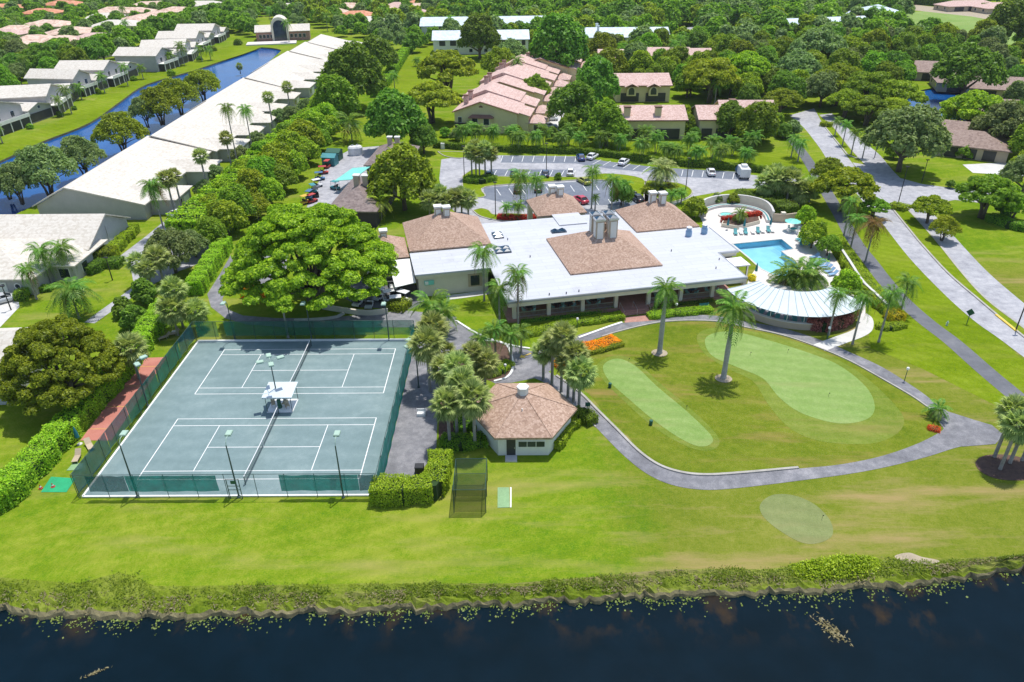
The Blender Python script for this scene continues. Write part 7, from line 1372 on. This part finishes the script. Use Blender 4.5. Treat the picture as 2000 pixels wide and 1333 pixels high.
sab([(280, 560, 513, 24), (322, 560, 503, 28), (300, 575, 525, 22)], 'sabal palm on the condo drive verge', 'sabals on the condo drive verge')
sab([(840, 428, 390, 23), (862, 422, 380, 22), (890, 425, 386, 22), (915, 425, 388, 22), (875, 430, 392, 20), (902, 418, 382, 20)], 'sabal palm behind the left hip roof', 'sabals behind the left hip roof')
sab([(922, 350, 296, 18), (937, 352, 303, 19), (948, 350, 290, 18), (930, 345, 285, 16), (960, 348, 300, 17)], 'sabal palm on the parking island bed', 'sabals on the parking island')
sab([(1490, 395, 358, 26), (1512, 398, 348, 26), (1535, 400, 352, 28), (1560, 402, 372, 26), (1505, 385, 340, 24), (1580, 395, 365, 24)], 'sabal palm in the clump behind the spa wall', 'sabals behind the spa wall')
sab([(347, 395, 350, 22), (408, 332, 305, 18), (455, 295, 270, 16), (536, 220, 190, 14), (570, 200, 170, 13), (470, 145, 130, 8), (360, 375, 342, 16)], 'sabal palm standing along the long condo roofs', 'sabals along the condo roofs')
# ------------------------------------------------------------------ hedges and beds
def leaf_hedge(name, label, pts, w, h, mt='leaf_hedge', leaf=.17, dens=34, cat='hedge', group=None, jitter=.10, core=True, world=False):
    c = [Vector((p[0], p[1], 0)) if world else G(*p) for p in pts]; rg = np.random.default_rng(int(abs(c[0].x*13+c[0].y*7))+len(pts))
    seg = [(c[i+1]-c[i]).length for i in range(len(c)-1)]; tot = sum(seg); per = 2*h+w; n = int(min(42000, tot*per*dens)); cum = np.cumsum([0]+seg)
    s = rg.uniform(-w*.25, tot+w*.25, n); u = rg.uniform(0, per, n)
    ci = np.clip(np.searchsorted(cum, s)-1, 0, len(seg)-1); A_ = np.array([[p.x, p.y] for p in c]); D = np.array([[(c[i+1]-c[i]).x/seg[i], (c[i+1]-c[i]).y/seg[i]] for i in range(len(seg))])
    base = A_[ci]+D[ci]*(s-cum[ci])[:, None]; nrm = np.stack([-D[ci][:, 1], D[ci][:, 0]], 1)
    side = np.where(u < h, -1, np.where(u > h+w, 1, 0)); off = np.where(side == 0, u-h-w/2, side*w/2); z = np.where(u < h, u, np.where(u > h+w, per-u, h))
    bul = 1+.10*np.sin(s*1.3)+.07*np.sin(s*3.1+off); off = off*bul+rg.normal(0, jitter, n); z = np.maximum(.05, z*(1+.05*np.sin(s*.9)+.04*np.sin(s*2.7))+rg.normal(0, jitter, n))
    P = np.stack([base[:, 0]+nrm[:, 0]*off, base[:, 1]+nrm[:, 1]*off, z], 1); N = np.stack([nrm[:, 0]*side, nrm[:, 1]*side, (side == 0)*1.0+.55], 1)
    for e, (q, dd) in enumerate(((c[0], -(c[1]-c[0]).normalized()), (c[-1], (c[-1]-c[-2]).normalized()))):
        ne = int(w*h*dens*1.1); a_ = rg.uniform(-w/2, w/2, ne); zz_ = rg.uniform(.05, h, ne); nx_ = Vector((-dd.y, dd.x, 0)); k_ = w*.18+rg.normal(0, jitter, ne)
        P = np.concatenate([P, np.stack([q.x+nx_.x*a_+dd.x*k_, q.y+nx_.y*a_+dd.y*k_, zz_], 1)]); N = np.concatenate([N, np.tile([dd.x, dd.y, .4], (ne, 1))])
    me = raw_mesh(name, cards(P, N, leaf, rg, 1.4), 4, mt); o = link(name, me); tag(o, label, cat, group)
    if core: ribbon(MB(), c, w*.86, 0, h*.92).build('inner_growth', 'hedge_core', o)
    for q in c: TREES.append((q.x, q.y, w))
    return o
HED = [('ficus_screen', 'continuous leafy ficus mass under the tall row beside the yard', [(385, 470), (430, 430), (470, 390), (510, 350), (550, 312), (590, 275), (640, 235)], 9.0, 4.6, 'leaf_bright', .42),
       ('clipped_hedge', 'thick clipped hedge at the lower right corner of the tennis court', [(738, 975), (790, 975), (845, 968), (858, 945), (862, 915)], 2.3, 2.2, 'leaf_trim', .16),
       ('tall_hedge', 'tall bright hedge running the length of the red court', [(10, 985), (60, 935), (120, 870), (170, 812), (205, 775), (240, 735), (275, 690), (305, 645), (325, 615)], 2.6, 2.4, 'leaf_trim', .2),
       ('boxed_hedge', 'boxed hedge between condo drive and curving club drive', [(385, 575), (400, 550), (425, 510), (442, 488)], 2.4, 2.4, 'leaf_trim', .18),
       ('boxed_hedge', 'boxed hedge below the pale gable wall', [(212, 512), (232, 485), (262, 455)], 2.2, 1.7, 'leaf_trim', .18),
       ('swale_hedge', 'long straight hedge dividing swale lawn from condos', [(735, 190), (765, 150), (790, 110), (815, 85), (838, 62)], 3.2, 3.0, 'leaf_hedge', .34),
       ('parking_hedge', 'dark clipped hedge along the top of the parking lot', [(850, 288), (905, 292), (1000, 297), (1080, 299), (1140, 301), (1200, 308), (1290, 321), (1400, 329), (1500, 338), (1560, 342)], 1.6, 1.5, 'leaf_mid', .24),
       ('terrace_hedge', 'bright sloping hedge outside the pool terrace wall', [(1628, 475), (1645, 498), (1665, 530), (1690, 565), (1715, 592), (1738, 612)], 2.6, 1.3, 'leaf_trim', .18),
       ('porch_hedge', 'low hedge before the left porch bays', [(1012, 657), (1048, 651), (1082, 644)], 1.8, .65, 'leaf_trim', .14), ('porch_hedge', 'low hedge before the second and third porch bays', [(1084, 641), (1140, 632), (1212, 621)], 1.6, .65, 'leaf_trim', .14),
       ('foundation_hedge', 'dark hedge tight against the porch left of the steps', [(1020, 630), (1100, 620), (1200, 605)], .8, .4, 'leaf_mid', .14), ('porch_hedge', 'hedge before the porch right of the steps', [(1270, 621), (1320, 615), (1385, 609)], 1.5, .65, 'leaf_trim', .14), ('foundation_hedge', 'dark hedge tight against the porch right of the steps', [(1280, 600), (1390, 588)], .8, .4, 'leaf_mid', .14),
       ('wall_hedge', 'low hedge under the clubhouse wing window', [(868, 572), (900, 568), (945, 562)], .9, .8, 'leaf_trim', .14),
       ('croton_hedge', 'curved purple-red hedge round the end of the white canopy', [(1580, 640), (1605, 645), (1635, 640), (1658, 625), (1668, 608)], 1.6, 1.5, 'leaf_purple', .16), ('flower_bed', 'blazing orange flower bed at the head of the golf rough', [(1138, 684), (1165, 680), (1198, 668)], 2.2, .55, 'petal_orange', .12), ('flower_edging', 'yellow-green clipped edging along the orange flower bed', [(1140, 694), (1180, 686), (1214, 675)], .8, .5, 'leaf_lime', .12),
       ('red_shrubs', 'red flowering shrubs filling the left of the planter', [(1412, 436), (1438, 433)], 1.2, 1.2, 'leaf_red', .14), ('red_shrubs', 'red flowering shrubs filling the right of the planter', [(1452, 430), (1482, 426)], 1.2, 1.3, 'leaf_red', .14), ('yellow_croton', 'bright yellow croton bush behind the walk', [(1738, 625), (1752, 623)], 2.2, 1.3, 'petal_yellow', .16), ('lime_shrubs', 'lime shrub edging round the yellow croton', [(1715, 640), (1735, 643), (1762, 638)], 1.4, .6, 'leaf_lime', .14),
       ('orange_croton', 'orange croton clump on the curved drive lawn', [(482, 578), (505, 580), (520, 585)], 2.0, 1.3, 'petal_orange', .2), ('median_shrub', 'round yellow shrub at the head of the median', [(1744, 406), (1765, 412)], 2.4, 1.0, 'leaf_lime', .18), ('median_shrub', 'yellow shrub on the tip of the upper median', [(1606, 246), (1620, 248)], 2.4, 1.1, 'leaf_lime', .2),
       ('shop_shrubs', 'yellow-green shrubs along the right wall of the hexagonal shop', [(1085, 875), (1100, 850), (1118, 832)], 1.5, 1.0, 'leaf_lime', .15), ('shop_shrubs', 'dark shrubs behind the row of sabals at the shop', [(1118, 820), (1138, 815), (1155, 828)], 1.6, 1.1, 'leaf_mid', .15), ('sabal_underplanting', 'dark green shrubs under the sabal thicket', [(870, 870), (900, 872), (940, 865)], 2.2, .9, 'leaf_mid', .16), ('sabal_underplanting', 'shrubs at the end of the court path', [(850, 895), (862, 905), (866, 915)], 1.2, .7, 'leaf_mid', .15),
       ('sabal_underplanting', 'dark green shrubs in the heart of the sabal thicket', [(880, 740), (900, 790), (915, 840)], 2.6, .9, 'leaf_mid', .18), ('bed_shrubs', 'mixed yellow shrubs inside the kerbed palm bed', [(945, 735), (975, 728), (992, 715)], 1.6, .7, 'leaf_lime', .14), ('yard_shrubs', 'round yellowish shrub at the cart yard corner', [(770, 600), (790, 604)], 2.6, 1.2, 'leaf_yellowish', .16), ('orange_shrubs', 'yellow and orange shrubs beside the path under the sabals', [(1085, 712), (1102, 722), (1108, 730)], .9, .6, 'petal_orange', .12), ('junction_flowers', 'pink flowers below the low arching palm', [(1815, 838), (1832, 842)], .8, .3, 'leaf_red', .1),
       ('island_shrubs', 'mixed shrubs around the date palm', [(1265, 375), (1290, 378), (1318, 376)], 4.0, 1.4, 'leaf_yellowish', .2), ('island_shrubs', 'dark shrubs under the parking island sabals', [(915, 355), (940, 358), (958, 352)], 3.0, 1.2, 'leaf_mid', .2), ('island_shrubs', 'red and green shrubs in the bed behind the flat roof', [(975, 428), (1010, 430), (1045, 428)], 1.6, .8, 'leaf_red', .16), ('spa_shrubs', 'dark planting outside the curved spa wall', [(1440, 392), (1490, 400), (1540, 420)], 3.5, 2.0, 'leaf_dark', .22), ('lawn_hedge', 'low hedge edging the far lawn beyond the road', [(1935, 432), (1970, 445), (2010, 452)], 2.4, 1.4, 'leaf_mid', .2),
       ('condo_shrubs', 'dark flowering shrubs at the end of the near condo', [(175, 535), (205, 520), (235, 520)], 2.4, 1.4, 'leaf_dark', .18), ('condo_shrubs', 'clipped round shrub by the condo garages', [(38, 585), (52, 583)], 2.0, 1.4, 'leaf_mid', .16), ('gable_shrubs', 'olive bush between hedge and near condo', [(180, 512), (222, 508)], 3.2, 2.2, 'leaf_olive', .2), ('garage_hedge', 'low dark hedge along the garage front', [(55, 575), (75, 570), (100, 568)], 1.2, .9, 'leaf_mid', .16), ('corner_bush', 'bushy growth at the foot of the tall hedge', [(0, 985), (15, 975), (25, 960)], 3.5, 2.2, 'leaf_hedge', .2), ('pool_shrubs', 'yellow shrub at the clubhouse corner by the pool', [(1466, 546), (1470, 550)], .8, .9, 'petal_yellow', .12), ('bank_hedge', 'dark hedge line beyond the fairway berm', [(1780, 8), (1900, 18), (2010, 34)], 5, 4, 'leaf_dark', .5)]
for nm, lab, pts, w_, h_, mt, lf_ in HED: leaf_hedge(nm, lab, pts, w_, h_, mt, lf_*.72, dens=1.35/(lf_*lf_*.52*.55), jitter=.07)
# shrubs along the canal lawn and villas
for i, (x, y, r_, mt) in enumerate(((118, 228, 8, 'leaf_dark'), (190, 182, 8, 'leaf_lime'), (262, 158, 7, 'leaf_mid'), (335, 148, 9, 'leaf_mid'), (60, 252, 8, 'leaf_mid'), (146, 215, 6, 'leaf_dark'), (300, 275, 8, 'leaf_lime'), (318, 262, 7, 'leaf_mid'), (465, 88, 9, 'leaf_dark'), (418, 100, 7, 'leaf_mid'), (390, 118, 6, 'leaf_dark'))):
    g = G(x, y); tree_at((g.x, g.y, 0), r_*depth(g)/FPX, 'shrub', mt, '%s shrub on the lawns beside the canal' % {'leaf_dark': 'dark', 'leaf_lime': 'yellowish', 'leaf_mid': 'green'}[mt], {'leaf_dark': 'dark', 'leaf_lime': 'yellowish', 'leaf_mid': 'green'}[mt]+' shrubs on the canal lawns', 'shrub', 'shrub')
for i, (x, y, r_, mt) in enumerate(((1010, 268, 14, 'leaf_mid'), (890, 275, 14, 'leaf_grey'), (920, 262, 16, 'leaf_grey'), (870, 268, 12, 'leaf_mid'), (1240, 262, 24, 'leaf_mid'), (1295, 258, 24, 'leaf_mid'), (1335, 255, 22, 'leaf_bright'), (1390, 262, 24, 'leaf_dark'), (1510, 262, 24, 'leaf_mid'), (1545, 268, 20, 'leaf_grey'), (1080, 275, 16, 'leaf_dark'), (1150, 262, 22, 'leaf_dark'), (1110, 265, 20, 'leaf_dark'), (1440, 268, 22, 'leaf_mid'), (1480, 275, 20, 'leaf_dark'), (1520, 395, 22, 'leaf_dark'), (1560, 398, 20, 'leaf_mid'), (1590, 385, 16, 'leaf_mid'), (1855, 368, 10, 'leaf_dark'), (1745, 310, 20, 'leaf_mid'), (1900, 300, 22, 'leaf_mid'), (1940, 312, 20, 'leaf_dark'), (1880, 310, 16, 'leaf_mid'), (1990, 330, 20, 'leaf_bright'), (1960, 425, 26, 'leaf_dark'))):
    g = G(x, y); tree_at((g.x, g.y, 0), r_*depth(g)/FPX, 'small', mt, '%s bushy shrub tree around the villas and parking lot' % words[mt], words[mt]+' bushes around villas', 'bush', 'bush', parts=True)
# ------------------------------------------------------------------ lake bank growth, lily pads, floating weed, loose grass
def scatter(name, label, n, fn, size, mt, kind='stuff', cat='weeds', asp=1.8, nz=.6, seed=3):
    rg = np.random.default_rng(seed); P = fn(rg, n); N = rg.normal(0, .6, (len(P), 3)); N[:, 2] += nz
    tag(link(name, raw_mesh(name, cards(P, N, size, rg, asp), 4, mt)), label, cat, None, kind)
def bank(rg, n, t0=0.0, t1=.85, thr=.42, f=.22, ph=0.0, lift=.09):
    x = rg.uniform(-50, 125, n); t = rg.uniform(t0, t1, n); yt, ye = top_y(x), edge_y(x); y = yt+(ye-yt)*t
    dens = .5+.25*np.sin(x*f*2+ph)+.2*np.sin(x*f*5.3+1+ph)+.15*np.sin(x*f*11+y*2)-.35*np.abs(t-.45)+.22*rg.normal(0, 1, n)-1.6*np.clip(.15-t, 0, 1); k = dens > thr; x, y, t = x[k], y[k], t[k]
    tm = np.clip((y-top_y(x))/(edge_y(x)-.9-top_y(x)), 0, 1)
    return np.stack([x, y, -1.35*tm**2.2+.05+np.abs(rg.normal(0, lift, len(x)))], 1)
scatter('bank_weeds', 'green weeds covering the lake bank', 75000, lambda r, n: bank(r, n, -.30, .85, .42, .22, 0.0, .06), .085, 'bank_weed', nz=3.5, seed=3)
scatter('dry_grass', 'straw-coloured dead grass along the lake bank', 16000, lambda r, n: bank(r, n, .45, 1.06, .48, .31, 2.0, .04), .09, 'dry_weed', asp=3.0, nz=3.0, seed=4)
def bush(rg, n):
    xa, xb = G(1545, 1120).x, G(1725, 1110).x; x = rg.uniform(xa, xb, n); t = rg.uniform(-.05, .85, n); y = top_y(x)+(edge_y(x)-top_y(x))*t; z = -1.2*np.clip(t, 0, 1)**2.2+np.abs(rg.normal(0, .28, n))*np.sin((x-xa)/(xb-xa)*3.14)**.5
    return np.stack([x, y, z], 1)
scatter('bank_bushes', 'bushy bright green growth on the lake bank below the pale tee', 16000, bush, .12, 'leaf_yellowish', nz=2.0, seed=9)
def pads(rg, n):
    x = rg.uniform(-50, 125, n); y = edge_y(x)-np.abs(rg.normal(0, .75, n))-.1; d = .5+.3*np.sin(x*.5)+.25*np.sin(x*1.9+2)+.2*np.sin(x*4.3); k = d > .3
    return np.stack([x[k], y[k], np.full(k.sum(), WZ+.015)+rg.uniform(0, .03, k.sum())], 1)
scatter('lily_pads', 'pale green lily pads floating along the lake edge', 5000, pads, .17, 'lily_leaf', asp=1.15, nz=6.0, seed=5)
def mat_at(px, py, sx, sy, rot):
    g = G(px, py, WZ)
    def fn(rg, n): a, b = rg.normal(0, sx, n), rg.normal(0, sy, n)*(.4+.6*rg.random(n)); return np.stack([g.x+a*math.cos(rot)-b*math.sin(rot), g.y+a*math.sin(rot)+b*math.cos(rot), WZ+.02+rg.uniform(0, .03, n)], 1)
    return fn
scatter('floating_weed', 'straw-coloured weed raft drifting on the dark lake', 170, mat_at(1625, 1232, .75, .4, -1.0), .11, 'dry_weed', asp=3.2, nz=5, seed=6); scatter('floating_weed', 'small thin weed strand drifting on the lake', 50, mat_at(192, 1312, .5, .1, .5), .09, 'dry_weed', asp=3.5, nz=5, seed=7)
# ------------------------------------------------------------------ thin summer haze
mt = bpy.data.materials.new('haze_air'); mt.use_nodes = True; t = mt.node_tree; t.nodes.remove(t.nodes['Principled BSDF'])
pv = t.nodes.new('ShaderNodeVolumePrincipled'); pv.inputs['Color'].default_value = (.86, .92, 1.0, 1); pv.inputs['Density'].default_value = .00007; pv.inputs['Anisotropy'].default_value = .2
t.links.new(pv.outputs[0], t.nodes['Material Output'].inputs['Volume'])
hz_ = MB().box(-2600, 2600, -420, 3100, -4, 62).build('haze', mt); hz_['kind'] = 'stuff'; hz_['label'] = 'thin bluish summer haze over the whole view'; hz_['category'] = 'haze'
